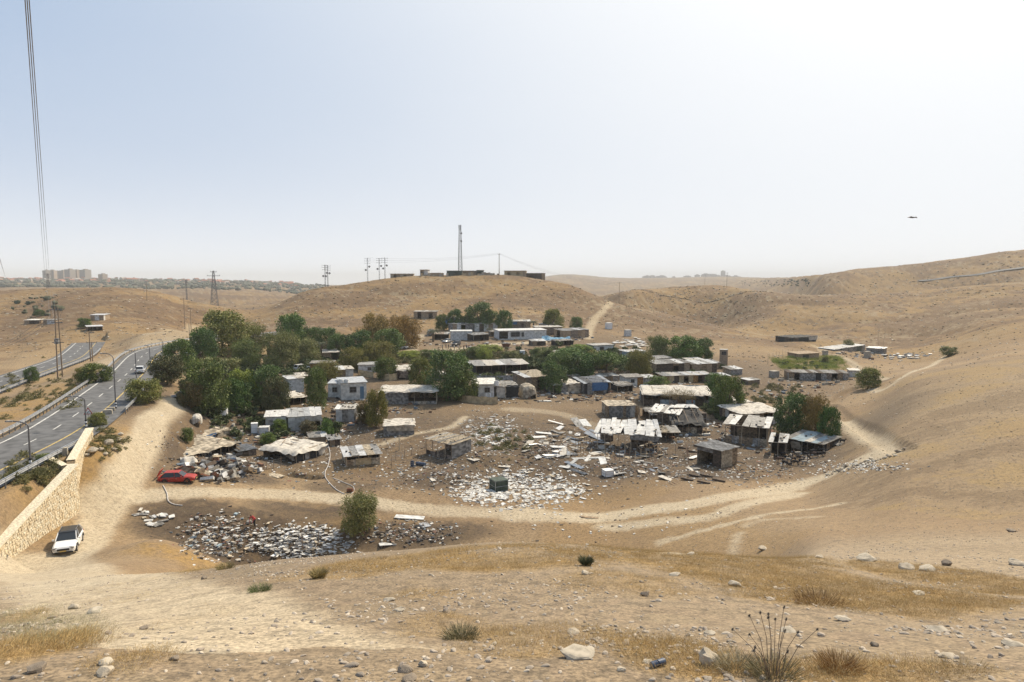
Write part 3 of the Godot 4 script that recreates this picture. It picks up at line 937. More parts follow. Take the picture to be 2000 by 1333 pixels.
var tree_kinds := []
var leaf_mats := []
func build_tree_kinds() -> void:
	var dk := [Color(0.045, 0.085, 0.020), Color(0.125, 0.195, 0.045), Color(0.19, 0.23, 0.07)]
	var ol := [Color(0.085, 0.10, 0.028), Color(0.235, 0.24, 0.07), Color(0.29, 0.26, 0.10)]
	var br := [Color(0.13, 0.10, 0.028), Color(0.32, 0.205, 0.045), Color(0.38, 0.24, 0.06)]
	var gn := [Color(0.055, 0.115, 0.025), Color(0.145, 0.24, 0.045), Color(0.20, 0.28, 0.07)]
	var yl := [Color(0.13, 0.17, 0.025), Color(0.32, 0.36, 0.045), Color(0.38, 0.40, 0.08)]
	var rd := [Color(0.065, 0.07, 0.03), Color(0.165, 0.135, 0.06), Color(0.22, 0.13, 0.07)]
	for t in [Color(1, 1, 1), Color(1.0, 0.94, 0.72), Color(0.84, 0.93, 0.8), Color(1.0, 1.0, 0.86)]:
		var m: StandardMaterial3D = M.leaf.duplicate()
		m.albedo_color = t
		leaf_mats.append(m)
	# name: style, colours
	var sets := {"dark": [0, dk], "olive": [0, ol], "feather": [1, ol], "brown": [1, br], "green": [0, gn], "yellow": [0, yl], "russet": [0, rd], "umbrella": [2, ol], "flat": [2, dk]}
	for k in sets:
		for i in 2:
			# crowns are made for a tree 6 m wide and 6 m high and scaled a little from there
			var style: int = sets[k][0]
			var c: Array = sets[k][1]
			tree_kinds.append({"kind": k, "crown": crown_mesh(6.0, 6.0, style, 84 if style != 2 else 64, 125, c[0], c[1], c[2]), "trunk": trunk_mesh(6.0, 6.0, 0.16, style)})

func plant_tree(u: float, v: float, hpx: float, wpx: float, kind: String, label: String, group := "", called := "tree") -> Node3D:
	var p := spot(u, v)
	var s := per_px(p)
	var list := tree_kinds.filter(func(t): return t.kind == kind)
	var k: Dictionary = list[rng.randi() % list.size()]
	var tall := maxf(hpx * s, 0.5)
	var wide := maxf(wpx * s, 0.5)
	var o := thing(called, label, "tree" if called == "tree" else "bush", group, at(p.x, p.y, p.z, rng.randf() * TAU))
	var sc := Transform3D(Basis.from_scale(Vector3(wide / 6.0, tall / 6.0, wide / 6.0)), Vector3.ZERO)
	part(o, "trunk" if called == "tree" else "stem", k.trunk, M.bark, sc)
	part(o, "crown" if called == "tree" else "foliage", k.crown, leaf_mats[rng.randi() % leaf_mats.size()], sc)
	return o

func blade_tuft(n: int, tall: float, spread: float, ca: Color, cb: Color) -> ArrayMesh:
	var g := Geo.new()
	g.colored = true
	for i in n:
		var a := rng.randf() * TAU
		var r := spread * sqrt(rng.randf())
		var p := Vector3(cos(a) * r, -0.02, sin(a) * r)
		var d := Vector3(cos(a) * 0.5 + rng.randfn() * 0.3, 1.3, sin(a) * 0.5 + rng.randfn() * 0.3).normalized()
		var l := tall * rng.randf_range(0.5, 1.1)
		var s := d.cross(Vector3(rng.randfn(), 0.1, rng.randfn())).normalized() * tall * 0.011
		g.col = ca.lerp(cb, rng.randf())
		var m := p + d * l * 0.6
		var q := p + d * l + Vector3(cos(a), -0.2, sin(a)) * l * 0.18
		g.tri(p - s, p + s, m)
		g.tri(m - s * 1.3, m + s * 1.3, q)
	return g.mesh()

func rock_mesh(seed_: int, flat: float) -> ArrayMesh:
	var sp := SphereMesh.new()
	sp.radius = 0.5
	sp.height = 1.0
	sp.radial_segments = 12
	sp.rings = 7
	var arr := sp.get_mesh_arrays()
	var vs: PackedVector3Array = arr[Mesh.ARRAY_VERTEX]
	var ix: PackedInt32Array = arr[Mesh.ARRAY_INDEX]
	var nz := FastNoiseLite.new()
	nz.seed = seed_
	nz.noise_type = FastNoiseLite.TYPE_CELLULAR
	nz.frequency = 0.9
	var nz2 := FastNoiseLite.new()
	nz2.seed = seed_ + 5
	nz2.frequency = 1.6
	var r2 := RandomNumberGenerator.new()
	r2.seed = seed_
	var cuts := []
	for i in 7: cuts.append([Vector3(r2.randfn(), r2.randfn(), r2.randfn()).normalized(), r2.randf_range(0.28, 0.42)])
	for i in vs.size():
		var p := vs[i]
		p *= 1.0 + nz2.get_noise_3dv(p) * 0.45
		for c in cuts:
			var e: float = p.dot(c[0]) - c[1]
			if e > 0: p -= c[0] * e * 0.9
		vs[i] = p * Vector3(1.0, flat, 1.0)
	var g := Geo.new()
	for i in range(0, ix.size(), 3):
		if vs[ix[i]].distance_to(vs[ix[i + 1]]) > 0.001 and vs[ix[i + 1]].distance_to(vs[ix[i + 2]]) > 0.001 and vs[ix[i]].distance_to(vs[ix[i + 2]]) > 0.001:
			g.tri(vs[ix[i]], vs[ix[i + 2]], vs[ix[i + 1]])
	return g.mesh()

# ---------------------------------------------------------------- vehicles (length along z, front at +z, wheels on y = 0)
func loft(g: Geo, rings: Array, close_ends := true) -> void:
	# rings: half outlines from the middle of the top to the middle of the floor, mirrored
	var full := []
	for r in rings:
		var f := []
		for p in r: f.append(p)
		for i in range(r.size() - 1, -1, -1):
			if absf(r[i].x) > 0.001: f.append(Vector3(-r[i].x, r[i].y, r[i].z))
		full.append(f)
	for i in full.size() - 1:
		var a: Array = full[i]
		var b: Array = full[i + 1]
		var k := a.size()
		for j in k:
			g.quad(a[j], b[j], b[(j + 1) % k], a[(j + 1) % k])
	if close_ends:
		for e in [0, full.size() - 1]:
			var f: Array = full[e]
			var mid := Vector3.ZERO
			for p in f: mid += p / f.size()
			for j in f.size():
				if e == 0: g.tri(mid, f[j], f[(j + 1) % f.size()])
				else: g.tri(mid, f[(j + 1) % f.size()], f[j])

func car(called: String, label: String, xf: Transform3D, l: float, w: float, h: float, paint: Material, opts := {}) -> Node3D:
	var o := thing(called, label, opts.get("category", "car"), opts.get("group", ""), xf)
	var hw := w * 0.5
	var hl := l * 0.5
	var belt := h * 0.60
	var van: bool = opts.get("van", false)
	var g := Geo.new()
	var st := []
	# z, half width, floor, shoulder, top
	var prof := [[-1.0, 0.86, 0.30, 0.50, 0.56], [-0.97, 0.94, 0.22, 0.54, 0.60], [-0.8, 1.0, 0.19, 0.56, 0.61], [-0.4, 1.0, 0.17, 0.56, 0.605], [0.1, 1.0, 0.17, 0.55, 0.60], [0.38, 1.0, 0.17, 0.545, 0.605], [0.62, 0.99, 0.18, 0.52, 0.585], [0.84, 0.96, 0.19, 0.49, 0.545], [0.96, 0.90, 0.21, 0.44, 0.49], [1.0, 0.80, 0.25, 0.38, 0.42]]
	for s in prof:
		var z: float = s[0] * hl
		var x: float = s[1] * hw
		st.append([Vector3(0, s[4] * h + 0.015, z), Vector3(x * 0.8, s[4] * h, z), Vector3(x * 0.95, s[3] * h, z), Vector3(x, s[3] * h * 0.82, z), Vector3(x * 0.985, s[2] * h * 1.5, z), Vector3(x * 0.93, s[2] * h, z), Vector3(0, s[2] * h, z)])
	loft(g, st)
	part(o, "body", g.mesh(), paint)
	# cabin: glass with a roof and pillars
	var cab := Geo.new()
	var z0 := -0.93 * hl if van else -0.88 * hl
	var zr0 := -0.80 * hl if van else -0.62 * hl
	var zr1 := 0.10 * hl
	var z1 := 0.42 * hl
	var top := h * 0.985
	var ring := func(z: float, y: float, x: float) -> Array:
		return [Vector3(0, y, z), Vector3(x, y, z), Vector3(hw * 0.9, belt - 0.03, z), Vector3(0, belt - 0.03, z)]
	loft(cab, [ring.call(z0, belt, hw * 0.86), ring.call(zr0, top - 0.03, hw * 0.72), ring.call(zr1, top - 0.03, hw * 0.72), ring.call(z1, belt, hw * 0.86)])
	part(o, "windows", cab.mesh(), opts.get("glass", M.glass))
	var roof := Geo.new()
	loft(roof, [[Vector3(0, top - 0.02, zr0 - 0.12), Vector3(hw * 0.73, top - 0.04, zr0 - 0.12), Vector3(0, top - 0.07, zr0 - 0.12)], [Vector3(0, top + 0.015, zr0 + 0.1), Vector3(hw * 0.74, top - 0.01, zr0 + 0.1), Vector3(0, top - 0.05, zr0 + 0.1)], [Vector3(0, top + 0.015, zr1 - 0.1), Vector3(hw * 0.74, top - 0.01, zr1 - 0.1), Vector3(0, top - 0.05, zr1 - 0.1)], [Vector3(0, top - 0.03, zr1 + 0.08), Vector3(hw * 0.73, top - 0.05, zr1 + 0.08), Vector3(0, top - 0.08, zr1 + 0.08)]])
	var rf := part(o, "roof", roof.mesh(), opts.get("roof", paint))
	if opts.get("rails", false):
		for s in [-1.0, 1.0]:
			var rail := Geo.new()
			rail.bar(Vector3(s * hw * 0.70, top + 0.05, zr0), Vector3(s * hw * 0.70, top + 0.05, zr1 - 0.1), 0.04)
			part(rf, "roof_rail", rail.mesh(), M.rim)
	for s in [-1.0, 1.0]:
		var pil := Geo.new()
		pil.bar(Vector3(s * hw * 0.88, belt, z1 - 0.02), Vector3(s * hw * 0.735, top - 0.04, zr1), 0.07, 0.05)
		pil.bar(Vector3(s * hw * 0.905, belt - 0.02, -0.08 * hl), Vector3(s * hw * 0.745, top - 0.04, -0.10 * hl), 0.09, 0.05)
		pil.bar(Vector3(s * hw * 0.89, belt - 0.02, z0 + 0.02), Vector3(s * hw * 0.735, top - 0.04, zr0), 0.16, 0.06)
		part(o, "pillar", pil.mesh(), paint)
		var mir := Geo.new()
		mir.box(at(s * (hw + 0.08), belt + 0.06, z1 - 0.25), Vector3(0.18, 0.13, 0.09))
		part(o, "mirror", mir.mesh(), paint)
		var dr := Geo.new()
		for e in [[0.30, -0.09], [-0.11, -0.48]]:
			dr.box(at(s * hw * 0.985, h * 0.36, (e[0] + e[1]) * 0.5 * hl), Vector3(0.03, h * 0.30, (e[0] - e[1]) * hl * 0.96))
		part(o, "door", dr.mesh(), paint)
		var hd := Geo.new()
		for e in [0.02, -0.37]: hd.box(at(s * (hw * 0.985 + 0.025), h * 0.47, e * hl), Vector3(0.03, 0.03, 0.17))
		part(o, "door_handle", hd.mesh(), M.rim)
		for e in [-0.60, 0.60]:
			var wr := h * 0.215
			var base := Vector3(s * (hw - 0.10), wr, e * hl)
			var ty := Geo.new()
			ty.tube(base - Vector3(0.11, 0, 0), base + Vector3(0.11, 0, 0), wr, wr, 18)
			var whl := part(o, "wheel", ty.mesh(), M.tyre)
			var rm := Geo.new()
			rm.tube(base + Vector3(s * 0.06, 0, 0), base + Vector3(s * 0.125, 0, 0), wr * 0.66, wr * 0.6, 14)
			part(whl, "rim", rm.mesh(), opts.get("rim", M.rim))
			var arch := Geo.new()
			for i in 9:
				var a0 := PI * i / 9.0
				var a1 := PI * (i + 1) / 9.0
				var c0 := Vector3(s * (hw + 0.008), wr + sin(a0) * wr * 1.22, e * hl + cos(a0) * wr * 1.22)
				var c1 := Vector3(s * (hw + 0.008), wr + sin(a1) * wr * 1.22, e * hl + cos(a1) * wr * 1.22)
				arch.bar(c0, c1, 0.07, 0.03)
			part(o, "wheel_arch", arch.mesh(), M.black)
		if not opts.get("wreck", false):
			var hl_ := Geo.new()
			hl_.box(Transform3D(Basis(Vector3.UP, -s * 0.45), Vector3(s * hw * 0.68, h * 0.445, hl * 0.972)), Vector3(0.44, 0.12, 0.14))
			part(o, "headlight", hl_.mesh(), M.lens)
			var tl := Geo.new()
			tl.box(at(s * hw * 0.80, h * 0.50, -hl * 0.975), Vector3(0.28, 0.14, 0.08))
			part(o, "tail_light", tl.mesh(), M.red_paint)
	var fr := Geo.new()
	fr.box(at(0, h * 0.36, hl * 1.0), Vector3(w * 0.5, h * 0.12, 0.06))
	fr.box(at(0, h * 0.22, hl * 0.985), Vector3(w * 0.7, h * 0.09, 0.08))
	part(o, "grille", fr.mesh(), M.black)
	var bp := Geo.new()
	bp.box(at(0, h * 0.20, hl * 0.965), Vector3(w * 0.80, h * 0.08, 0.14))
	bp.box(at(0, h * 0.22, -hl * 0.965), Vector3(w * 0.80, h * 0.09, 0.14))
	part(o, "bumper", bp.mesh(), M.black)
	var pl := Geo.new()
	pl.box(at(0, h * 0.29, hl * 1.03), Vector3(0.5, 0.11, 0.02))
	pl.box(at(0, h * 0.36, -hl * 1.005), Vector3(0.5, 0.11, 0.02))
	part(o, "number_plate", pl.mesh(), M.yellow_line)
	return o

# ---------------------------------------------------------------- huts and shelters
func cloth_sheet(c00: Vector3, c10: Vector3, c11: Vector3, c01: Vector3, nx: int, nz: int, sag: float, crumple: float, droop: float, thick := 0.03) -> ArrayMesh:
	# a sheet hung between four corners, wrinkled, with drooping hems and a thickness
	var nz_ := FastNoiseLite.new()
	nz_.seed = rng.randi() % 10000
	nz_.frequency = 0.3
	nz_.fractal_octaves = 3
	var p := []
	for j in nz + 1:
		for i in nx + 1:
			var s := float(i) / nx
			var t := float(j) / nz
			var q := c00.lerp(c10, s).lerp(c01.lerp(c11, s), t)
			q.y -= sag * (sin(PI * s * 3.0) * 0.3 + sin(PI * t)) * sin(PI * s)
			q.y += crumple * (nz_.get_noise_3dv(q * 1.2) * 0.8 - 0.35 * pow(1.0 - absf(nz_.get_noise_3dv(Vector3(q.x * 1.6 + q.z * 0.5, 7.0, q.z * 0.35))), 8.0))
			var e := minf(minf(s * nx, (1.0 - s) * nx), minf(t * nz, (1.0 - t) * nz))
			if e < 0.5: q += Vector3(nz_.get_noise_3dv(q * 5.0) * 0.25, -droop * (0.6 + 0.6 * nz_.get_noise_3dv(q * 2.0 + Vector3(9, 0, 0))), nz_.get_noise_3dv(q * 3.0 + Vector3(0, 5, 0)) * 0.25)
			p.append(q)
	var nn := []
	nn.resize(p.size())
	for j in nz + 1:
		for i in nx + 1:
			var dx: Vector3 = p[j * (nx + 1) + mini(i + 1, nx)] - p[j * (nx + 1) + maxi(i - 1, 0)]
			var dz: Vector3 = p[mini(j + 1, nz) * (nx + 1) + i] - p[maxi(j - 1, 0) * (nx + 1) + i]
			nn[j * (nx + 1) + i] = dx.cross(dz).normalized()
	var g := Geo.new()
	for j in nz:
		for i in nx:
			var a := j * (nx + 1) + i
			var b := a + 1
			var c := b + nx + 1
			var d := a + nx + 1
			g.tri_n(p[a], p[b], p[c], nn[a], nn[b], nn[c])
			g.tri_n(p[a], p[c], p[d], nn[a], nn[c], nn[d])
			g.tri_n(p[a] - nn[a] * thick, p[c] - nn[c] * thick, p[b] - nn[b] * thick, -nn[a], -nn[c], -nn[b])
			g.tri_n(p[a] - nn[a] * thick, p[d] - nn[d] * thick, p[c] - nn[c] * thick, -nn[a], -nn[d], -nn[c])
	return g.mesh()

func pick(a: Array) -> Variant:
	return a[rng.randi() % a.size()]

func mats(names: String) -> Array:
	var out := []
	for n in names.split(" "): out.append(M[n])
	return out

# walls of upright panels between two local points; openings are [x0, x1, y0, y1] in shares of the wall
func panel_wall(o: Node3D, a: Vector3, b: Vector3, ha: float, hb: float, step: float, ms: Array, holes: Array, corrugated: bool, low := 0.25, miss := 0.0, jag := 0.0) -> void:
	var l := a.distance_to(b)
	var n := maxi(1, roundi(l / step))
	var dir := (b - a).normalized()
	var out := dir.cross(Vector3.UP)
	var basis_ := Basis(dir, Vector3.UP, out * -1.0)
	basis_ = Basis(dir, Vector3.UP, dir.cross(Vector3.UP))
	for i in n:
		var f := (i + 0.5) / n
		var h := lerpf(ha, hb, f) * (1.0 - jag * rng.randf())
		var cuts := [[0.0, 1.0]]
		for k in holes:
			if f > k[0] and f < k[1]:
				cuts = []
				if k[2] > 0.04: cuts.append([0.0, k[2]])
				if k[3] < 0.97: cuts.append([k[3], 1.0])
		if rng.randf() < miss: cuts = []
		for c in cuts:
			var y0: float = -low if c[0] == 0.0 else h * c[0]
			var y1: float = h * c[1] - (rng.randf() * 0.05 if c[1] == 1.0 else 0.0)
			var q := a.lerp(b, f) + Vector3(0, (y0 + y1) * 0.5, 0) + basis_.z * rng.randf_range(-0.015, 0.015)
			var tilt := basis_ * Basis(Vector3(0, 0, 1), rng.randf_range(-0.008, 0.008))
			var w := l / n * 0.995
			if corrugated:
				part(o, "wall_panel", corr_sheet, pick(ms), Transform3D(tilt * Basis(Vector3.RIGHT, PI / 2) * Basis.from_scale(Vector3(w, 1.1, y1 - y0)), q))
			else:
				box_part(o, "wall_panel", pick(ms), Transform3D(tilt, q), Vector3(w, y1 - y0, 0.05))

func shack(called: String, label: String, category: String, A: Array, B: Array, hpx: float, deep: float, roof: String, roof_m: String, wall_m: String, opt := {}) -> Node3D:
	var pa := spot(A[0], A[1])
	var pb := spot(B[0], B[1])
	var flat := Vector3(pb.x - pa.x, 0, pb.z - pa.z)
	var l := flat.length()
	var yaw := atan2(-flat.z, flat.x)
	var mid := (pa + pb) * 0.5
	var bs := Basis(Vector3.UP, yaw)
	var y0 := 1e9
	for k in [Vector3(-l / 2, 0, 0), Vector3(l / 2, 0, 0), Vector3(-l / 2, 0, -deep), Vector3(l / 2, 0, -deep)]:
		var w: Vector3 = mid + bs * k
		y0 = minf(y0, ground(w.x, w.z))
	y0 = lerpf(y0, minf(pa.y, pb.y), 0.6)
	var s := per_px(mid)
	var h := hpx * s
	var hb: float = h * opt.get("back", 1.12)
	var o := thing(called, label, category, opt.get("group", ""), Transform3D(bs, Vector3(mid.x, y0, mid.z)))
	var x0 := -l / 2
	var x1 := l / 2
	var step: float = opt.get("step", 1.05 if s < 0.1 else 1.8)
	var ms := mats(wall_m)
	var corr: bool = opt.get("corr", false)
	var miss: float = opt.get("miss", 0.0)
	var holes: Array = opt.get("holes", [])
	if not opt.get("open", false):
		panel_wall(o, Vector3(x0, 0, 0), Vector3(x1, 0, 0), h, h, step, ms, holes, corr, 0.3, miss)
	elif opt.has("low_wall"):
		panel_wall(o, Vector3(x0, 0, 0), Vector3(x1, 0, 0), h * opt.low_wall, h * opt.low_wall, step, mats(opt.get("low_m", wall_m)), opt.get("low_gap", []), corr, 0.3, miss)
	if not opt.get("open_left", false): panel_wall(o, Vector3(x0, 0, -deep), Vector3(x0, 0, -0.03), hb, h, step, mats(opt.get("side_m", wall_m)), opt.get("left_holes", []), corr, 0.3, miss)
	if not opt.get("open_right", false): panel_wall(o, Vector3(x1, 0, -0.03), Vector3(x1, 0, -deep), h, hb, step, mats(opt.get("side_m", wall_m)), opt.get("right_holes", []), corr, 0.3, miss)
	panel_wall(o, Vector3(x1, 0, -deep), Vector3(x0, 0, -deep), hb, hb, step, mats(opt.get("back_m", wall_m)), [], corr, 0.3, miss)
	# doors and windows in the front wall
	for d in opt.get("doors", []):
		var wx := lerpf(x0, x1, (d[0] + d[1]) * 0.5)
		var dr := box_part(o, "door", M[d[3]], at(wx, h * d[2] * 0.5, 0.02), Vector3((d[1] - d[0]) * l * 0.95, h * d[2], 0.06))
		box_part(o, "door_handle", M.steel, at(wx + (d[1] - d[0]) * l * 0.35, h * d[2] * 0.48, 0.08), Vector3(0.04, 0.14, 0.06))
	for w in opt.get("windows", []):
		var wx := lerpf(x0, x1, (w[0] + w[1]) * 0.5)
		var ww: float = (w[1] - w[0]) * l
		var wh: float = (w[3] - w[2]) * h
		var wy: float = (w[3] + w[2]) * 0.5 * h
		var wn := Node3D.new()
		wn.name = "window"
		o.add_child(wn, true)
		wn.position = Vector3(wx, wy, 0.03)
		box_part(wn, "pane", M.glass, at(0, 0, 0), Vector3(ww * 0.92, wh * 0.92, 0.03))
		var fr := Geo.new()
		for e in [-1.0, 1.0]:
			fr.box(at(0, e * wh * 0.5, 0.02), Vector3(ww + 0.08, 0.07, 0.08))
			fr.box(at(e * ww * 0.5, 0, 0.02), Vector3(0.07, wh, 0.08))
		fr.box(at(0, 0, 0.02), Vector3(0.05, wh, 0.06))
		fr.box(at(0, 0, 0.022), Vector3(ww, 0.05, 0.06))
		part(wn, "window_frame", fr.mesh(), M[opt.get("frame_m", "steel")])
	# posts
	var np: int = opt.get("posts", 0)
	for i in np:
		var px := lerpf(x0 + 0.06, x1 - 0.06, float(i) / maxi(np - 1, 1)) + (rng.randf_range(-0.2, 0.2) if i > 0 and i < np - 1 else 0.0)
		var g := Geo.new()
		g.tube(Vector3(px + rng.randf_range(-0.08, 0.08), -0.4, 0.0), Vector3(px, h, 0.02), 0.055, 0.045, 5)
		part(o, "post", g.mesh(), M.pole if rng.randf() < 0.6 else M.pole_pale)
	if np > 0:
		var g := Geo.new()
		g.bar(Vector3(x0, h - 0.05, 0.02), Vector3(x1, h - 0.05, 0.02), 0.09)
		part(o, "beam", g.mesh(), M.pole_pale)
	# roof
	var ov: float = opt.get("over", 0.3)
	var sl := (h - hb) / deep
	var rm := mats(roof_m)
	if roof == "sheets":
		var n := maxi(1, roundi((l + 2 * ov) / step))
		var w := (l + 2 * ov) / n
		var len_ := sqrt(1 + sl * sl) * (deep + 2 * ov)
		var tilt := atan(-sl)
		var wob: float = opt.get("wobble", 0.02)
		for i in n:
			if rng.randf() < opt.get("roof_miss", 0.0): continue
			var f := x0 - ov + w * (i + 0.5)
			var b := Basis(Vector3.RIGHT, tilt + rng.randf_range(-1, 1) * wob) * Basis(Vector3.UP, rng.randf_range(-1.6, 1.6) * wob) * Basis(Vector3.BACK, rng.randf_range(-1.2, 1.2) * wob)
			var k := rng.randf_range(0.93, 1.03)
			part(o, "roof_sheet", corr_sheet, pick(rm), Transform3D(b * Basis.from_scale(Vector3(w * 1.06, 1.2, len_ * k)), Vector3(f, (h + hb) * 0.5 + 0.07 + 0.02 * (i % 2), -deep * 0.5 + rng.randf_range(-0.08, 0.08))))
		for i in opt.get("weights", 6):
			var wx := rng.randf_range(x0, x1)
			var wz := rng.randf_range(-deep, 0)
			var wt := pick(["stone", "plank", "tyre"]) as String
			if wt == "plank": box_part(o, "plank", pick(mats("board board_pale board_dark")), Transform3D(Basis(Vector3.UP, rng.randf() * 3.0) , Vector3(wx, lerpf(h, hb, -wz / deep) + 0.16, wz)), Vector3(rng.randf_range(0.8, 1.8), 0.06, 0.12))
			else: box_part(o, "roof_weight", M.rock if wt == "stone" else M.tyre, at(wx, lerpf(h, hb, -wz / deep) + 0.16, wz, rng.randf() * 3.0), Vector3(0.3, 0.16, 0.24))
	elif roof == "slab":
		var b := Basis(Vector3.RIGHT, atan(-sl))
		box_part(o, "roof", rm[0], Transform3D(b, Vector3(0, (h + hb) * 0.5 + 0.09, -deep * 0.5)), Vector3(l + 2 * ov, 0.14, sqrt(1 + sl * sl) * deep + 2 * ov))
	else:
		var lift := 0.06
		var m := cloth_sheet(Vector3(x0 - ov, h + lift, ov), Vector3(x1 + ov, h + lift, ov), Vector3(x1 + ov, hb + lift, -deep - ov), Vector3(x0 - ov, hb + lift, -deep - ov), clampi(int(l * 2.0), 6, 26), clampi(int(deep * 2.0), 5, 16), opt.get("sag", 0.10), opt.get("crumple", 0.28), opt.get("droop", 0.35))
		part(o, "roof_cover", m, rm[0])
		var g := Geo.new()
		for i in 3:
			var x := lerpf(x0, x1, (i + 0.5) / 3.0)
			g.bar(Vector3(x, h - 0.12, 0), Vector3(x, hb - 0.12, -deep), 0.08)
		part(o, "rafter", g.mesh(), M.pole)
		for i in opt.get("weights", 4):
			var wx := rng.randf_range(x0, x1)
			var wz := rng.randf_range(-deep, 0)
			var wb := Geo.new()
			wb.bar(Vector3(wx, lerpf(h, hb, -wz / deep) + 0.2, wz), Vector3(clampf(wx + rng.randf_range(-2, 2), x0, x1), lerpf(h, hb, -wz / deep) + 0.22, clampf(wz + rng.randf_range(-1.5, 1.5), -deep, 0)), 0.08)
			part(o, "roof_pole", wb.mesh(), pick(mats("pole pole_pale board")))
	# hangings over the front: [x0, x1, y0, y1, material]
	for c in opt.get("hang", []):
		var m := cloth_sheet(Vector3(lerpf(x0, x1, c[0]), h * c[2], 0.16), Vector3(lerpf(x0, x1, c[1]), h * c[2], 0.16), Vector3(lerpf(x0, x1, c[1]), h * c[3], 0.08), Vector3(lerpf(x0, x1, c[0]), h * c[3], 0.08), 8, 6, 0.0, 0.16, 0.05)
		part(o, "hanging_cloth", m, M[c[4]])
	return o

func tent(called: String, label: String, u: float, v: float, wpx: float, hpx: float, deep: float, yaw: float, m: Material) -> void:
	# a sheet pulled over a frame: ridge of uneven height, sides to the ground
	var p := spot(u, v)
	var s := per_px(p)
	var w := wpx * s
	var h := hpx * s
	var o := thing(called, label, "tent", "", at(p.x, p.y - 0.05, p.z - deep * 0.5, yaw))
	var g := Geo.new()
	var ns := 10
	var prof := [[-0.5, 0.0], [-0.47, 0.55], [-0.36, 0.88], [-0.1, 1.0], [0.18, 0.97], [0.38, 0.85], [0.47, 0.5], [0.5, 0.0]]
	var rows := []
	for j in ns + 1:
		var t := float(j) / ns
		var e := 1.0 - pow(absf(t * 2 - 1), 6.0) * 0.28
		var r := []
		for q in prof: r.append(Vector3(q[0] * w * e + rng.randf_range(-0.05, 0.05), q[1] * h * e * rng.randf_range(0.95, 1.04), (0.5 - t) * deep))
		rows.append(r)
	for j in ns:
		for i in prof.size() - 1: g.quad(rows[j][i + 1], rows[j][i], rows[j + 1][i], rows[j + 1][i + 1])
	for e in [0, ns]:
		for i in range(1, prof.size() - 2):
			if e == 0: g.tri(rows[e][0], rows[e][i + 1], rows[e][i])
			else: g.tri(rows[e][0], rows[e][i], rows[e][i + 1])
	part(o, "tent_cover", g.mesh(), m)
	var f := Geo.new()
	for i in 4:
		var x := lerpf(-0.4, 0.4, i / 3.0) * w
		f.bar(Vector3(x, 0, deep * 0.5 + 0.02), Vector3(x * 0.9, h * 0.8, deep * 0.5 + 0.03), 0.05)
	part(o, "tent_pole", f.mesh(), M.pole)

func fence(called: String, label: String, px: Array, hpx: float, m: Material, gap: float, style: String) -> void:
	# style cloth: sheets between stakes; wire: stakes with strands; boards: upright boards of uneven height
	var pts := []
	for i in range(0, px.size(), 2): pts.append(spot(px[i], px[i + 1]))
	var o := thing(called, label, "fence", "", Transform3D(Basis.IDENTITY, pts[0]))
	var h: float = hpx * per_px(pts[0])
	var stakes := []
	for i in pts.size() - 1:
		var n := maxi(1, roundi(pts[i].distance_to(pts[i + 1]) / gap))
		for j in n + (1 if i == pts.size() - 2 else 0):
			var q: Vector3 = pts[i].lerp(pts[i + 1], float(j) / n)
			q.y = ground(q.x, q.z)
			stakes.append(q - pts[0])
	for q in stakes:
		var g := Geo.new()
		var k := h * rng.randf_range(0.9, 1.25)
		g.tube(q - Vector3(0, 0.3, 0), q + Vector3(rng.randf_range(-0.1, 0.1), k, rng.randf_range(-0.05, 0.05)), 0.045, 0.035, 5)
		part(o, "stake", g.mesh(), M.pole if rng.randf() < 0.7 else M.pole_pale)
	for i in stakes.size() - 1:
		var a: Vector3 = stakes[i]
		var b: Vector3 = stakes[i + 1]
		if style == "cloth":
			part(o, "cloth", cloth_sheet(a + Vector3(0, h * rng.randf_range(0.8, 1.0), 0.06), b + Vector3(0, h * rng.randf_range(0.8, 1.0), 0.06), b + Vector3(0, 0.02, 0.25), a + Vector3(0, 0.02, 0.25), 5, 4, 0.05, 0.14, 0.05), m)
		elif style == "boards":
			var n := maxi(1, int(a.distance_to(b) / 0.35))
			for j in n:
				var q := a.lerp(b, (j + 0.5) / n)
				var k := h * rng.randf_range(0.75, 1.05)
				box_part(o, "board", m if rng.randf() < 0.7 else M.board_pale, Transform3D(Basis(Vector3.UP, atan2(-(b - a).z, (b - a).x)) * Basis(Vector3.BACK, rng.randf_range(-0.06, 0.06)), q + Vector3(0, k * 0.5 - 0.1, 0.05)), Vector3(a.distance_to(b) / n * 0.92, k, 0.04))
		else:
			var g := Geo.new()
			for k in 4: g.bar(a + Vector3(0, h * (0.25 + 0.22 * k), 0), b + Vector3(0, h * (0.25 + 0.22 * k), 0), 0.02)
			part(o, "wire", g.mesh(), m)

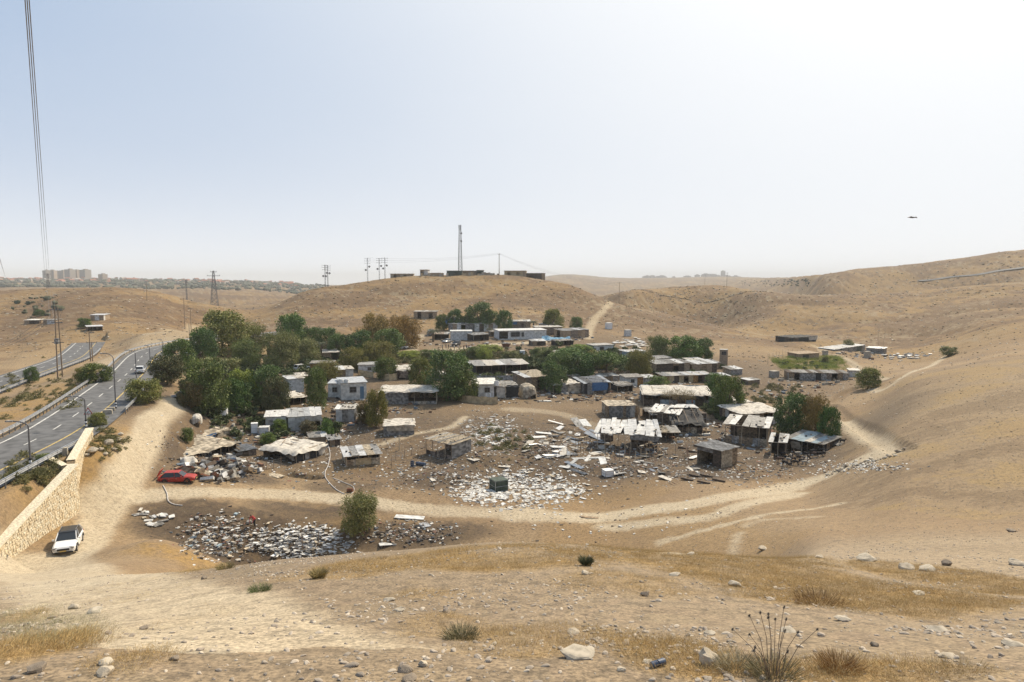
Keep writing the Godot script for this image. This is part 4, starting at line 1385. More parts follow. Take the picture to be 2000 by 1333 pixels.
func tank(u: float, v: float, wpx: float, hpx: float, label: String, lying := false, lift := 0.0, m: Material = null) -> void:
	var p := spot(u, v)
	var s := per_px(p)
	var r := wpx * s * 0.5
	var h := hpx * s
	var o := thing("water_tank", label, "water tank", "", at(p.x, p.y + lift, p.z, rng.randf_range(-0.5, 0.5)))
	var mm: Material = M.plastic_white if m == null else m
	var g := Geo.new()
	if lying:
		g.tube(Vector3(-h * 0.5, r, 0), Vector3(h * 0.5, r, 0), r, r, 14)
		part(o, "drum", g.mesh(), mm)
		var c := Geo.new()
		for x in [-0.35, 0.0, 0.35]: c.tube(Vector3(h * x - 0.03, r, 0), Vector3(h * x + 0.03, r, 0), r * 1.03, r * 1.03, 14)
		part(o, "hoop", c.mesh(), mm)
	else:
		g.tube(Vector3(0, -0.15, 0), Vector3(0, h * 0.88, 0), r, r, 14)
		g.tube(Vector3(0, h * 0.88, 0), Vector3(0, h * 0.97, 0), r, r * 0.45, 14)
		part(o, "drum", g.mesh(), mm)
		var c := Geo.new()
		c.tube(Vector3(0, h * 0.96, 0), Vector3(0, h, 0), r * 0.4, r * 0.4, 10)
		part(o, "lid", c.mesh(), mm)
		var k := Geo.new()
		for y in [0.15, 0.45, 0.75]: k.tube(Vector3(0, h * y, 0), Vector3(0, h * y + 0.05, 0), r * 1.03, r * 1.03, 14)
		part(o, "hoop", k.mesh(), mm)

func crate(called: String, u: float, v: float, wpx: float, hpx: float, m: String, label: String, category: String, yaw := 0.3, lift := 0.0) -> void:
	# cage tanks and boxes: body with frame bars
	var p := spot(u, v)
	var s := per_px(p)
	var w := wpx * s
	var h := hpx * s
	var o := thing(called, label, category, "", at(p.x, p.y + lift, p.z, yaw))
	box_part(o, "body", M[m], at(0, h * 0.5, 0), Vector3(w * 0.96, h, w * 0.9))
	var g := Geo.new()
	for sx in [-1.0, 1.0]:
		for sz in [-1.0, 1.0]: g.bar(Vector3(sx * w * 0.49, -0.1, sz * w * 0.46), Vector3(sx * w * 0.49, h * 1.01, sz * w * 0.46), 0.05)
		for y in [0.05, 0.5, 0.98]:
			g.bar(Vector3(-w * 0.5, h * y, sx * w * 0.465), Vector3(w * 0.5, h * y, sx * w * 0.465), 0.04)
			g.bar(Vector3(sx * w * 0.495, h * y, -w * 0.46), Vector3(sx * w * 0.495, h * y, w * 0.46), 0.04)
	part(o, "frame", g.mesh(), M.galv if m != "board_pale" else M.board_dark)
	box_part(o, "lid", M[m], at(0, h + 0.03, 0), Vector3(w * 1.02, 0.06, w * 0.98))

# ---------------------------------------------------------------- poles and lines
func lattice(g: Geo, h: float, w0: float, w1: float, bays: int, bar_w: float, y0 := 0.0) -> void:
	for i in bays:
		var a := float(i) / bays
		var b := float(i + 1) / bays
		var wa := lerpf(w0, w1, a) * 0.5
		var wb := lerpf(w0, w1, b) * 0.5
		var ca := [Vector3(-wa, y0 + h * a, -wa), Vector3(wa, y0 + h * a, -wa), Vector3(wa, y0 + h * a, wa), Vector3(-wa, y0 + h * a, wa)]
		var cb := [Vector3(-wb, y0 + h * b, -wb), Vector3(wb, y0 + h * b, -wb), Vector3(wb, y0 + h * b, wb), Vector3(-wb, y0 + h * b, wb)]
		for k in 4:
			g.bar(ca[k], cb[k], bar_w)
			g.bar(ca[k], cb[(k + 1) % 4], bar_w * 0.6)
			g.bar(ca[(k + 1) % 4], cb[k], bar_w * 0.6)
			g.bar(cb[k], cb[(k + 1) % 4], bar_w * 0.6)

func mast(called: String, label: String, category: String, p: Vector3, h: float, w0: float, w1: float, bays: int, arms: Array, bar_w: float, group := "", yaw := 0.2) -> Vector3:
	var o := thing(called, label, category, group, Transform3D(Basis(Vector3.UP, yaw), p - Vector3(0, 0.3, 0)))
	var g := Geo.new()
	if bays > 0: lattice(g, h, w0, w1, bays, bar_w)
	else: g.tube(Vector3.ZERO, Vector3(0, h, 0), w0 * 0.5, w1 * 0.5, 7)
	part(o, "mast" , g.mesh(), M.steel if bays > 0 else M.pole)
	for a in arms:
		# [height share, half length, kind]
		var q := Geo.new()
		if a[2] == "arm":
			q.bar(Vector3(-a[1], h * a[0], 0), Vector3(a[1], h * a[0], 0), bar_w * 1.2)
			part(o, "cross_arm", q.mesh(), M.steel)
			for e in [-1.0, 0.0, 1.0]:
				var ins := Geo.new()
				ins.tube(Vector3(e * a[1] * 0.95, h * a[0], 0), Vector3(e * a[1] * 0.95, h * a[0] + bar_w * 4.0, 0), bar_w, bar_w * 0.7, 5)
				part(o, "insulator", ins.mesh(), M.tin_dull)
		elif a[2] == "dish":
			q.tube(Vector3(a[1], h * a[0], 0.1), Vector3(a[1], h * a[0], 0.5), 0.6, 0.75, 10)
			part(o, "dish", q.mesh(), M.tin_dull)
		else:
			for e in 3: q.box(Transform3D(Basis(Vector3.UP, TAU * e / 3.0), Vector3(sin(TAU * e / 3.0), 0, cos(TAU * e / 3.0)) * a[1] + Vector3(0, h * a[0], 0)), Vector3(0.3, h * 0.06, 0.15))
			part(o, "antenna", q.mesh(), M.tin_dull)
	return p + Vector3(0, h, 0)

func wire(called: String, label: String, a: Vector3, b: Vector3, sag: float, r: float, group := "", n := 40) -> void:
	var g := Geo.new()
	var o := thing(called, label, "power cable", group, Transform3D(Basis.IDENTITY, a))
	var last := Vector3.ZERO
	for i in n:
		var t := float(i + 1) / n
		var q := (b - a) * t - Vector3(0, sag * 4.0 * t * (1 - t), 0)
		g.tube(last, q, r, r, 4, false)
		last = q
	part(o, "strand", g.mesh(), M.cable)

func ribbon(px: Array, r: float, m: Material, called: String, label: String) -> void:
	# a hose or pipe lying on the ground
	var pts := path_points(px)
	var o := thing(called, label, "hose", "", Transform3D(Basis.IDENTITY, pts[0]))
	var g := Geo.new()
	for i in pts.size() - 1:
		var a: Vector3 = pts[i]
		var b: Vector3 = pts[i + 1]
		a.y = ground(a.x, a.z) + r * 0.8
		b.y = ground(b.x, b.z) + r * 0.8
		g.tube(a - pts[0], b - pts[0], r, r, 6, false)
	part(o, "tube", g.mesh(), m)

func strip(road: Array, off0: float, off1: float, y: float, s0: float, s1: float) -> ArrayMesh:
	# a band beside a road edge: offsets to the left of the right-hand edge, from s0 to s1 metres along
	var g := Geo.new()
	var pts := road_line(road, 1.5)
	var run := 0.0
	for i in pts.size() - 1:
		var a: Vector3 = pts[i]
		var b: Vector3 = pts[i + 1]
		var l := a.distance_to(b)
		if run + l > s0 and run < s1:
			var ra := clampf((s0 - run) / l, 0.0, 1.0)
			var rb := clampf((s1 - run) / l, 0.0, 1.0)
			var na := left_of(pts, i)
			var nb := left_of(pts, i + 1)
			var p0 := a.lerp(b, ra)
			var p1 := a.lerp(b, rb)
			var q0 := na.lerp(nb, ra)
			var q1 := na.lerp(nb, rb)
			var up := Vector3(0, y, 0)
			g.quad(p0 + q0 * off0 + up, p1 + q1 * off0 + up, p1 + q1 * off1 + up, p0 + q0 * off1 + up)
		run += l
	return g.mesh()

func road_line(road: Array, step: float) -> Array:
	var out := []
	for i in road.size() - 1:
		var p := []
		for k in [maxi(i - 1, 0), i, i + 1, mini(i + 2, road.size() - 1)]: p.append(Vector3(road[k][0], 0, road[k][1]))
		var n := maxi(2, int(p[1].distance_to(p[2]) / step))
		for j in n: out.append(p[1].lerp(p[2], float(j) / n) if i == 0 else p[1].cubic_interpolate(p[2], p[0], p[3], float(j) / n))
	return out

func left_of(pts: Array, i: int) -> Vector3:
	var d: Vector3 = pts[mini(i + 1, pts.size() - 1)] - pts[maxi(i - 1, 0)]
	d = d.normalized()
	return Vector3(d.z, 0, -d.x)

# ---------------------------------------------------------------- the place
const SUN_AZ := 0.68
const SUN_EL := 0.81
func sun_dir() -> Vector3:
	return Vector3(sin(SUN_AZ) * cos(SUN_EL), sin(SUN_EL), -cos(SUN_AZ) * cos(SUN_EL))

func _ready() -> void:
	rng.seed = 7031
	var cam := Camera3D.new()
	cam.name = "camera"
	cam.fov = rad_to_deg(2.0 * atan(666.5 / FOCAL))
	cam.near = 0.2
	cam.far = 20000.0
	add_child(cam)
	cam.transform = Transform3D(cam_basis, Vector3(0, EYE, 0))
	cam.current = true
	var sun := DirectionalLight3D.new()
	sun.name = "sun"
	sun.light_energy = 1.6
	sun.light_color = Color(1.0, 0.935, 0.83)
	sun.light_angular_distance = 0.6
	sun.shadow_enabled = true
	add_child(sun)
	sun.look_at_from_position(sun_dir() * 100.0, Vector3.ZERO)
	var env := Environment.new()
	env.background_mode = Environment.BG_SKY
	env.tonemap_mode = Environment.TONE_MAPPER_LINEAR
	env.tonemap_exposure = 1.1
	env.sdfgi_enabled = true
	env.ssao_enabled = true
	env.ssil_enabled = true
	env.fog_enabled = true
	env.fog_density = 0.00016
	env.fog_light_color = Color(0.98, 0.98, 0.97)
	var sky := Sky.new()
	var pano := PanoramaSkyMaterial.new()
	pano.panorama = sky_image()
	sky.sky_material = pano
	env.sky = sky
	var we := WorldEnvironment.new()
	we.name = "air"
	we.environment = env
	add_child(we)
	n_fine.seed = 3; n_fine.frequency = 0.35; n_fine.fractal_octaves = 3
	n_mid.seed = 5; n_mid.frequency = 0.06; n_mid.fractal_octaves = 4
	n_big.seed = 9; n_big.frequency = 0.012; n_big.fractal_octaves = 4
	n_gully.seed = 33; n_gully.frequency = 0.0045; n_gully.fractal_octaves = 3
	n_ridge.seed = 21; n_ridge.frequency = 0.011; n_ridge.fractal_octaves = 5
	build_materials()
	build_base()
	paint_ground()
	lay_straw()
	build_terrain()
	print("terrain ", Time.get_ticks_msec())
	build_roads()
	build_wall()
	build_tree_kinds()
	build_far()
	build_village()
	print("village ", Time.get_ticks_msec())
	build_trees()
	build_scrap()
	build_clutter()
	build_lines()
	build_life()
	build_foreground()
	print("done ", Time.get_ticks_msec())

func sky_image() -> ImageTexture:
	var w := 512
	var h := 256
	var im := Image.create(w, h, false, Image.FORMAT_RGBF)
	var s := sun_dir()
	var nz := FastNoiseLite.new()
	nz.seed = 4
	nz.frequency = 0.9
	nz.fractal_octaves = 4
	for j in h:
		var e := PI * 0.5 - PI * (j + 0.5) / h
		for i in w:
			var a := TAU * (i + 0.5) / w
			var d := Vector3(sin(a) * cos(e), sin(e), -cos(a) * cos(e))
			var gam := rad_to_deg(acos(clampf(d.dot(s), -1.0, 1.0)))
			var el := maxf(rad_to_deg(e), 0.0)
			var hz := 0.92 * exp(-el / 11.0)
			var au := 0.97 * exp(-pow(gam / 55.0, 3.4))
			var t := 1.0 - (1.0 - hz) * (1.0 - au)
			# thin high veil
			t = clampf(t + 0.05 * nz.get_noise_3d(d.x * 2.0, d.y * 6.0, d.z * 2.0) * (1.0 - t), 0.0, 1.0)
			var c := Vector3(0.195, 0.345, 0.58).lerp(Vector3(0.97, 0.97, 0.96), t)
			c += Vector3(0.4, 0.37, 0.32) * exp(-pow(gam / 22.0, 2.0))
			im.set_pixel(i, j, Color(c.x, c.y, c.z))
	return ImageTexture.create_from_image(im)

func build_roads() -> void:
	for k in 2:
		var road: Array = ROAD_A if k == 0 else ROAD_B
		var y := ROAD_AY if k == 0 else ROAD_BY
		var o := Node3D.new()
		o.name = numbered("highway")
		add_child(o)
		tag(o, "grey asphalt highway running beside the village" if k == 0 else "second asphalt road behind the rocky verge", "road", "", "structure")
		part(o, "asphalt", strip(road, -0.4, ROAD_W + 0.4, y, 0.0, 400.0), M.asphalt)
		part(o, "edge_line", strip(road, ROAD_W - 0.9, ROAD_W - 0.65, y + 0.006, 0.0, 400.0), M.white_line)
		part(o, "edge_line", strip(road, 2.5, 2.72, y + 0.006, 0.0, 400.0), M.yellow_line)
		for i in (28 if k == 0 else 17):
			part(o, "lane_dash", strip(road, 5.6, 5.78, y + 0.006, 9.0 * i + 2.0, 9.0 * i + 5.4), M.white_line)
	# crash barriers
	var post := Geo.new()
	post.box(at(0, 0.18, 0), Vector3(0.1, 1.0, 0.12))
	var post_m := post.mesh()
	for k in [[ROAD_A, ROAD_AY, -0.7, 0.0, 58.0, "steel crash barrier between highway and retaining wall"], [ROAD_A, ROAD_AY, -0.7, 76.0, 190.0, "steel crash barrier along the village side of the highway"], [ROAD_A, ROAD_AY, ROAD_W + 0.7, 0.0, 220.0, "long steel crash barrier on the far verge of the highway"], [ROAD_B, ROAD_BY, -0.6, 0.0, 130.0, "low crash barrier along the second road"]]:
		var pts := road_line(k[0], 2.0)
		var o := thing("crash_barrier", k[5], "crash barrier", "", Transform3D(Basis.IDENTITY, Vector3(pts[0].x, k[1], pts[0].z)))
		var run := 0.0
		var g := Geo.new()
		var cap := Geo.new()
		for i in pts.size() - 1:
			var a: Vector3 = pts[i] + left_of(pts, i) * k[2] + Vector3(0, k[1], 0)
			var b: Vector3 = pts[i + 1] + left_of(pts, i + 1) * k[2] + Vector3(0, k[1], 0)
			run += pts[i].distance_to(pts[i + 1])
			if run < k[3] or run > k[4]: continue
			var yaw := atan2((b - a).x, (b - a).z)
			part(o, "post", post_m, M.steel, Transform3D(Basis(Vector3.UP, yaw), a - o.position))
			var dir := (b - a).normalized()
			var side := dir.cross(Vector3.UP) * 0.04
			for e in [[0.42, 0.03], [0.51, -0.03], [0.60, 0.03], [0.69, -0.03]]:
				g.quad(a - o.position + side + Vector3(0, e[0], 0) + side * e[1] * 20, b - o.position + side + Vector3(0, e[0], 0) + side * e[1] * 20, b - o.position + side + Vector3(0, e[0] + 0.09, 0) - side * e[1] * 20, a - o.position + side + Vector3(0, e[0] + 0.09, 0) - side * e[1] * 20)
				g.quad(b - o.position - side * 0.6 + Vector3(0, e[0], 0), a - o.position - side * 0.6 + Vector3(0, e[0], 0), a - o.position - side * 0.6 + Vector3(0, e[0] + 0.09, 0), b - o.position - side * 0.6 + Vector3(0, e[0] + 0.09, 0))
			g.quad(a - o.position - side * 2 + Vector3(0, 0.785, 0), a - o.position + side * 2 + Vector3(0, 0.785, 0), b - o.position + side * 2 + Vector3(0, 0.785, 0), b - o.position - side * 2 + Vector3(0, 0.785, 0))
		part(o, "rail", g.mesh(), M.galv)
	# lamp columns: [u, v, height px, arm to the left px, banded foot]
	var n := 0
	for l in [[60,921,99,30,true,"street lamp on a concrete block beside the stone wall"], [168,840,66,24,true,"street lamp beside the red warning triangle"], [226,801,111,16,true,"tallest street lamp, where the near crash barrier begins again"], [266,742,58,14,false,"street lamp on the far verge near the white car"], [294,733,58,3,false,"slim street lamp on the village side of the highway"], [318,705,42,3,false,"farthest street lamp before the trees"], [370,668,38,0,false,"thin lamp column on the pale cutting"]]:
		var p := spot(l[0], l[1])
		var s := per_px(p)
		var h: float = l[2] * s
		var o := thing("street_lamp", l[5], "street lamp", "street lamps along the highway", Transform3D(Basis.IDENTITY, p))
		var g := Geo.new()
		var a: float = l[3] * s
		g.tube(Vector3(0, -0.5, 0), Vector3(0, h * 0.9, 0), 0.11, 0.075, 8)
		if a > 0.1:
			var last := Vector3(0, h * 0.9, 0)
			for i in 6:
				var t := (i + 1) / 6.0
				var q := Vector3(-a * (1 - cos(t * PI / 2)) , h * 0.9 + h * 0.1 * sin(t * PI / 2), 0)
				g.tube(last, q, 0.06, 0.055, 6)
				last = q
			part(o, "column", g.mesh(), M.steel)
			box_part(o, "lamp_head", M.tin_dull, at(-a - 0.3, h, 0), Vector3(0.75, 0.13, 0.28))
		else:
			part(o, "column", g.mesh(), M.steel)
			box_part(o, "lamp_head", M.tin_dull, at(0, h * 0.92, 0), Vector3(0.4, 0.1, 0.25))
		if l[4]:
			for i in 5:
				var b := Geo.new()
				b.tube(Vector3(0, 0.25 + 0.22 * i, 0), Vector3(0, 0.47 + 0.22 * i, 0), 0.135, 0.135, 8)
				part(o, "band", b.mesh(), M.white_paint if i % 2 else M.black)
		if n == 0: box_part(o, "foundation", M.concrete, at(0, -0.25, 0.1, 0.3), Vector3(1.3, 1.3, 1.0))
		n += 1
	# warning sign
	var ps := spot(173, 832)
	var sg := thing("road_sign", "red edged triangular bend warning sign beside the highway", "road sign", "", at(ps.x, ps.y, ps.z, 0.45))
	var sp := Geo.new()
	sp.tube(Vector3(0, -0.4, 0), Vector3(0, 2.3, 0), 0.04, 0.04, 6)
	part(sg, "post", sp.mesh(), M.galv)
	for e in [[0.62, 0.0, "red_paint", "border"], [0.44, 0.012, "white_paint", "face"]]:
		var t := Geo.new()
		var r: float = e[0]
		var z: float = 0.06 + e[1]
		var c := Vector3(0, 1.85, z)
		var q := [c + Vector3(0, r, 0), c + Vector3(-r * 0.866, -r * 0.5, 0), c + Vector3(r * 0.866, -r * 0.5, 0)]
		t.tri(q[0], q[1], q[2])
		for i in 3: t.quad(q[i], q[(i + 1) % 3], q[(i + 1) % 3] - Vector3(0, 0, 0.02), q[i] - Vector3(0, 0, 0.02))
		t.tri(q[0] - Vector3(0, 0, 0.02), q[2] - Vector3(0, 0, 0.02), q[1] - Vector3(0, 0, 0.02))
		part(sg, e[3], t.mesh(), M[e[2]])
	var ar := Geo.new()
	for i in 5:
		var a0 := PI * 0.5 * i / 5.0
		var a1 := PI * 0.5 * (i + 1) / 5.0
		ar.bar(Vector3(-0.12 + 0.2 * (1 - cos(a0)), 1.68 + 0.2 * sin(a0), 0.085), Vector3(-0.12 + 0.2 * (1 - cos(a1)), 1.68 + 0.2 * sin(a1), 0.085), 0.06, 0.012)
	ar.tri(Vector3(0.2, 1.88, 0.087), Vector3(0.06, 1.97, 0.087), Vector3(0.06, 1.79, 0.087))
	part(sg, "bend_arrow", ar.mesh(), M.black)
	for b in [[210,812,16,"concrete block at the start of the near crash barrier"], [216,806,14,"second concrete block behind the first at the barrier end"], [180,835,9,"small pale marker stone under the warning sign"], [172,850,10,"pale block at the end of the stone wall"]]:
		var p := spot(b[0], b[1])
		var w: float = b[2] * per_px(p)
		var g := Geo.new()
		g.box(at(0, w * 0.3, 0, 0.4), Vector3(w, w * 0.7, w * 0.6))
		g.box(at(0, w * 0.68, 0, 0.4), Vector3(w * 0.9, w * 0.08, w * 0.5))
		var o := part(self, "concrete_block", g.mesh(), M.concrete, Transform3D(Basis.IDENTITY, p))
		tag(o, b[3], "block")
	# the far road cut into the hill
	var g2 := Geo.new()
	var last := Vector3.ZERO
	for i in 41:
		var t := i / 40.0
		var q := spot(lerpf(1795, 2040, t), lerpf(549.5, 516, t) + 3.0 * sin(t * PI) + 0.8 * sin(t * 17.0))
		if i > 0 and last.distance_to(q) < 90.0:
			g2.quad(last + Vector3(0, 0.2, 3), q + Vector3(0, 0.2, 3), q + Vector3(0, 1.3, -3), last + Vector3(0, 1.3, -3))
		last = q
	tag(part(self, "hill_road", g2.mesh(), M.asphalt), "grey road climbing the far hillside", "road", "", "structure")

func wall_run(o: Node3D, a: Vector2, b: Vector2, top_a: float, top_b: float, bottom: float, thick: float) -> void:
	# rubble faced wall: a core, and stones standing proud of it
	var l := a.distance_to(b)
	var dir := Vector3(b.x - a.x, 0, b.y - a.y) / l
	var out := Vector3(-dir.z, 0, dir.x)
	if out.x < 0: out = -out
	var g := Geo.new()
	var p := [Vector3(a.x, bottom, a.y) - o.position, Vector3(b.x, bottom, b.y) - o.position, Vector3(b.x, top_b, b.y) - o.position, Vector3(a.x, top_a, a.y) - o.position]
	var q := []
	for e in p: q.append(e - out * thick)
	g.quad(p[0], p[1], p[2], p[3]); g.quad(q[1], q[0], q[3], q[2]); g.quad(p[3], p[2], q[2], q[3]); g.quad(p[1], q[1], q[2], p[2]); g.quad(q[0], p[0], p[3], q[3])
	part(o, "core", g.mesh(), M.stone_1)
	var cop := Geo.new()
	cop.quad(p[3] + out * 0.12 + Vector3(0, 0.02, 0), p[2] + out * 0.12 + Vector3(0, 0.02, 0), p[2] + out * 0.12 + Vector3(0, 0.14, 0), p[3] + out * 0.12 + Vector3(0, 0.14, 0))
	cop.quad(p[3] + out * 0.12 + Vector3(0, 0.14, 0), p[2] + out * 0.12 + Vector3(0, 0.14, 0), q[2] - out * 0.05 + Vector3(0, 0.14, 0), q[3] - out * 0.05 + Vector3(0, 0.14, 0))
	cop.quad(q[2] - out * 0.05 + Vector3(0, 0.14, 0), q[3] - out * 0.05 + Vector3(0, 0.14, 0), q[3] - out * 0.05 + Vector3(0, 0.02, 0), q[2] - out * 0.05 + Vector3(0, 0.02, 0))
	part(o, "coping", cop.mesh(), M.stone_2)
	var gs := [Geo.new(), Geo.new(), Geo.new()]
	var y := bottom
	var row := 0
	while y < maxf(top_a, top_b):
		var hh := rng.randf_range(0.2, 0.3)
		var x := rng.randf() * 0.2
		while x < l:
			var w := rng.randf_range(0.22, 0.5)
			var tp := lerpf(top_a, top_b, clampf((x + w * 0.5) / l, 0, 1))
			if y + hh < tp + 0.02 and x + w < l + 0.05:
				var c: Vector3 = p[0] + dir * (x + w * 0.5) + Vector3(0, y - bottom + hh * 0.5, 0) + out * 0.015
				var d := rng.randf_range(0.02, 0.075)
				var sx := dir * (w * 0.5 - 0.014)
				var sy := Vector3(0, hh * 0.5 - 0.014, 0)
				var ix := sx * 0.84 + Vector3(0, rng.randf_range(-0.02, 0.02), 0)
				var iy := sy * 0.8
				var f := out * d
				var gg: Geo = gs[rng.randi() % 3]
				gg.quad(c - ix - iy + f, c + ix - iy + f, c + ix + iy + f, c - ix + iy + f)
				gg.quad(c - sx - sy, c + sx - sy, c + ix - iy + f, c - ix - iy + f)
				gg.quad(c + sx - sy, c + sx + sy, c + ix + iy + f, c + ix - iy + f)
				gg.quad(c + sx + sy, c - sx + sy, c - ix + iy + f, c + ix + iy + f)
				gg.quad(c - sx + sy, c - sx - sy, c - ix - iy + f, c - ix + iy + f)
			x += w
		y += hh
		row += 1
	for i in 3:
		var s := part(o, "stone_facing", gs[i].mesh(), M["stone_%d" % i])
		s.set_meta("kind", "stuff")

func build_wall() -> void:
	var o := thing("retaining_wall", "tall cream rubble stone retaining wall beside the white car", "wall", "", Transform3D(Basis.IDENTITY, Vector3(WALL_A.x, 0, WALL_A.y)))
	wall_run(o, WALL_A, WALL_B, 4.75, 8.0, 0.3, 0.8)
	var w := thing("wing_wall", "short stone wing wall turning back to the highway", "wall", "", Transform3D(Basis.IDENTITY, Vector3(WALL_B.x, 0, WALL_B.y)))
	wall_run(w, WALL_B + Vector2(-0.85, 0.3), Vector2(-50.4, -72.2), 7.95, 8.3, 3.0, 0.45)
	var u := thing("upper_wall", "upper stone wall tapering up to the crash barrier end", "wall", "", Transform3D(Basis.IDENTITY, Vector3(-46.6, 0, -71.5)))
	wall_run(u, Vector2(-46.2, -70.6), Vector2(-51.2, -82.0), 8.05, 9.0, 2.5, 0.7)
	box_part(u, "pillar", M.concrete, at(-2.6, 7.4, -2.2, 0.4), Vector3(0.5, 2.6, 0.5))

func build_far() -> void:
	# flats on the skyline
	var k := 0
	for t in [[91,10,19,2450], [102,13,19,2500], [113,6,16,2550], [123,11,18,2480], [137,14,21,2400], [150,11,20,2430], [167,15,21,2380], [201,12,12,2450]]:
		var p := on(t[0], t[3])
		var s: float = t[3] / FOCAL
		var w: float = t[1] * s
		var h: float = t[2] * s + 4.0
		var o := thing("apartment_tower", "hazy %s apartment tower on the skyline, number %s from the left edge" % [["slim", "broad", "low", "stepped", "tall", "pale", "widest", "squat"][k], ["one", "two", "three", "four", "five", "six", "seven", "eight"][k]], "building", "apartment towers on the skyline", at(p.x, p.y - 4.0, p.z, rng.randf_range(-0.4, 0.4)))
		box_part(o, "wall", M.town_warm if k % 2 else M.town, at(0, h * 0.5, 0), Vector3(w, h, w * 0.9))
		box_part(o, "roof_block", M.town, at(w * 0.1, h + 1.5, 0), Vector3(w * 0.4, 3.0, w * 0.4))
		var f := int(h / 4.0)
		for i in f:
			for c in 3:
				var wn := box_part(o, "window", M.town_dark, at((c - 1) * w * 0.3, 3.0 + i * 4.0, w * 0.45), Vector3(w * 0.17, 1.9, 0.5))
		k += 1
	# houses of the town, red roofs among trees
	var roof := Geo.new()
	for e in [-1.0, 1.0]:
		roof.quad(Vector3(-0.55 * e, 0, 0.55 * e), Vector3(0.55 * e, 0, 0.55 * e), Vector3(0.55 * e, 0.4, 0), Vector3(-0.55 * e, 0.4, 0))
		roof.tri(Vector3(0.55 * e, 0, 0.55 * e), Vector3(0.55 * e, 0, -0.55 * e), Vector3(0.55 * e, 0.4, 0))
	var roof_m := roof.mesh()
	for i in 120:
		var u := rng.randf_range(-20, 600)
		var d := rng.randf_range(2050, 2750)
		var p := on(u, d)
		var w := rng.randf_range(9, 16)
		var h := rng.randf_range(6, 11)
		var o := thing("town_house", "small pale house with a red roof in the hazy hilltop town", "house", "houses of the far town", at(p.x, p.y - 1.0, p.z, rng.randf() * 3.0))
		box_part(o, "wall", M.town if i % 3 else M.town_warm, at(0, h * 0.5, 0), Vector3(w, h, w * 0.8))
		part(o, "roof", roof_m, M.town_roof if i % 4 else M.town, Transform3D(Basis.from_scale(Vector3(w, w * 0.6, w * 0.8)), Vector3(0, h, 0)))
	var xf := []
	var col := []
	var blob := rock_mesh(77, 0.8)
	for i in 1500:
		var u := rng.randf_range(-40, 640)
		var d := rng.randf_range(1500, 2800)
		var p := on(u, d)
		if n_ridge.get_noise_2d(p.x * 0.6, p.z * 0.6) < -0.12 and d < 2000: continue
		var s := rng.randf_range(6, 15)
		xf.append(Transform3D(Basis(Vector3.UP, rng.randf() * 6.0) * Basis.from_scale(Vector3(s * 1.3, s * 0.8, s)), p + Vector3(0, s * 0.25, 0)))
		col.append(Color(0.055, 0.07, 0.04).lerp(Color(0.11, 0.11, 0.07), rng.randf()))
	scatter("treeline", blob, M.vcol, xf, col, "hazy mass of trees between the houses of the far town", "trees")
	# towns on the other horizon
	for i in 46:
		var u := rng.randf_range(1260, 1590) if i < 34 else rng.randf_range(1370, 1450)
		var d := rng.randf_range(4700, 5300)
		var p := on(u, d)
		var w := rng.randf_range(25, 60)
		var h := rng.randf_range(12, 26)
		if i == 0: u = 1531; h = 62; w = 24; p = on(1531, 4900)
		if i == 1: h = 50; w = 30; p = on(1412, 5000)
		var o := thing("distant_block", "bluish block of flats faint on the hazy horizon" if i > 1 else ["single faint tower rising above the hazy horizon", "paired faint tower over the hazy city edge"][i], "building", "faint blocks on the horizon", at(p.x, p.y - 5.0, p.z, rng.randf_range(-0.6, 0.6)))
		box_part(o, "wall", M.town, at(0, h * 0.5, 0), Vector3(w, h, w * 0.7))
		box_part(o, "roof_block", M.town, at(0, h + 2.0, 0), Vector3(w * 0.5, 4.0, w * 0.4))
	# dark scrub on the shoulders of the far hills
	xf = []
	col = []
	for i in 370:
		var p: Vector3
		if i < 150: p = spot(rng.randf_range(1440, 1585), rng.randf_range(546, 560))
		elif i < 260: p = on(rng.randf_range(1830, 2010), rng.randf_range(1180, 1330))
		elif i < 330: p = on(rng.randf_range(330, 470), rng.randf_range(620, 760))
		else: p = on(rng.randf_range(20, 120), rng.randf_range(330, 420))
		var s := rng.randf_range(1.2, 3.6) if i >= 330 or p.z < -900 else rng.randf_range(1.0, 3.0)
		if i > 344: s *= 0.6
		xf.append(Transform3D(Basis(Vector3.UP, rng.randf() * 6.0) * Basis.from_scale(Vector3(s * 1.3, s, s)), p + Vector3(0, s * 0.25, 0)))
		col.append(Color(0.045, 0.06, 0.03).lerp(Color(0.10, 0.10, 0.055), rng.randf()))
	scatter("scrub", blob, M.vcol, xf, col, "dark scrub dotted on the shoulders of the far hills", "scrub")

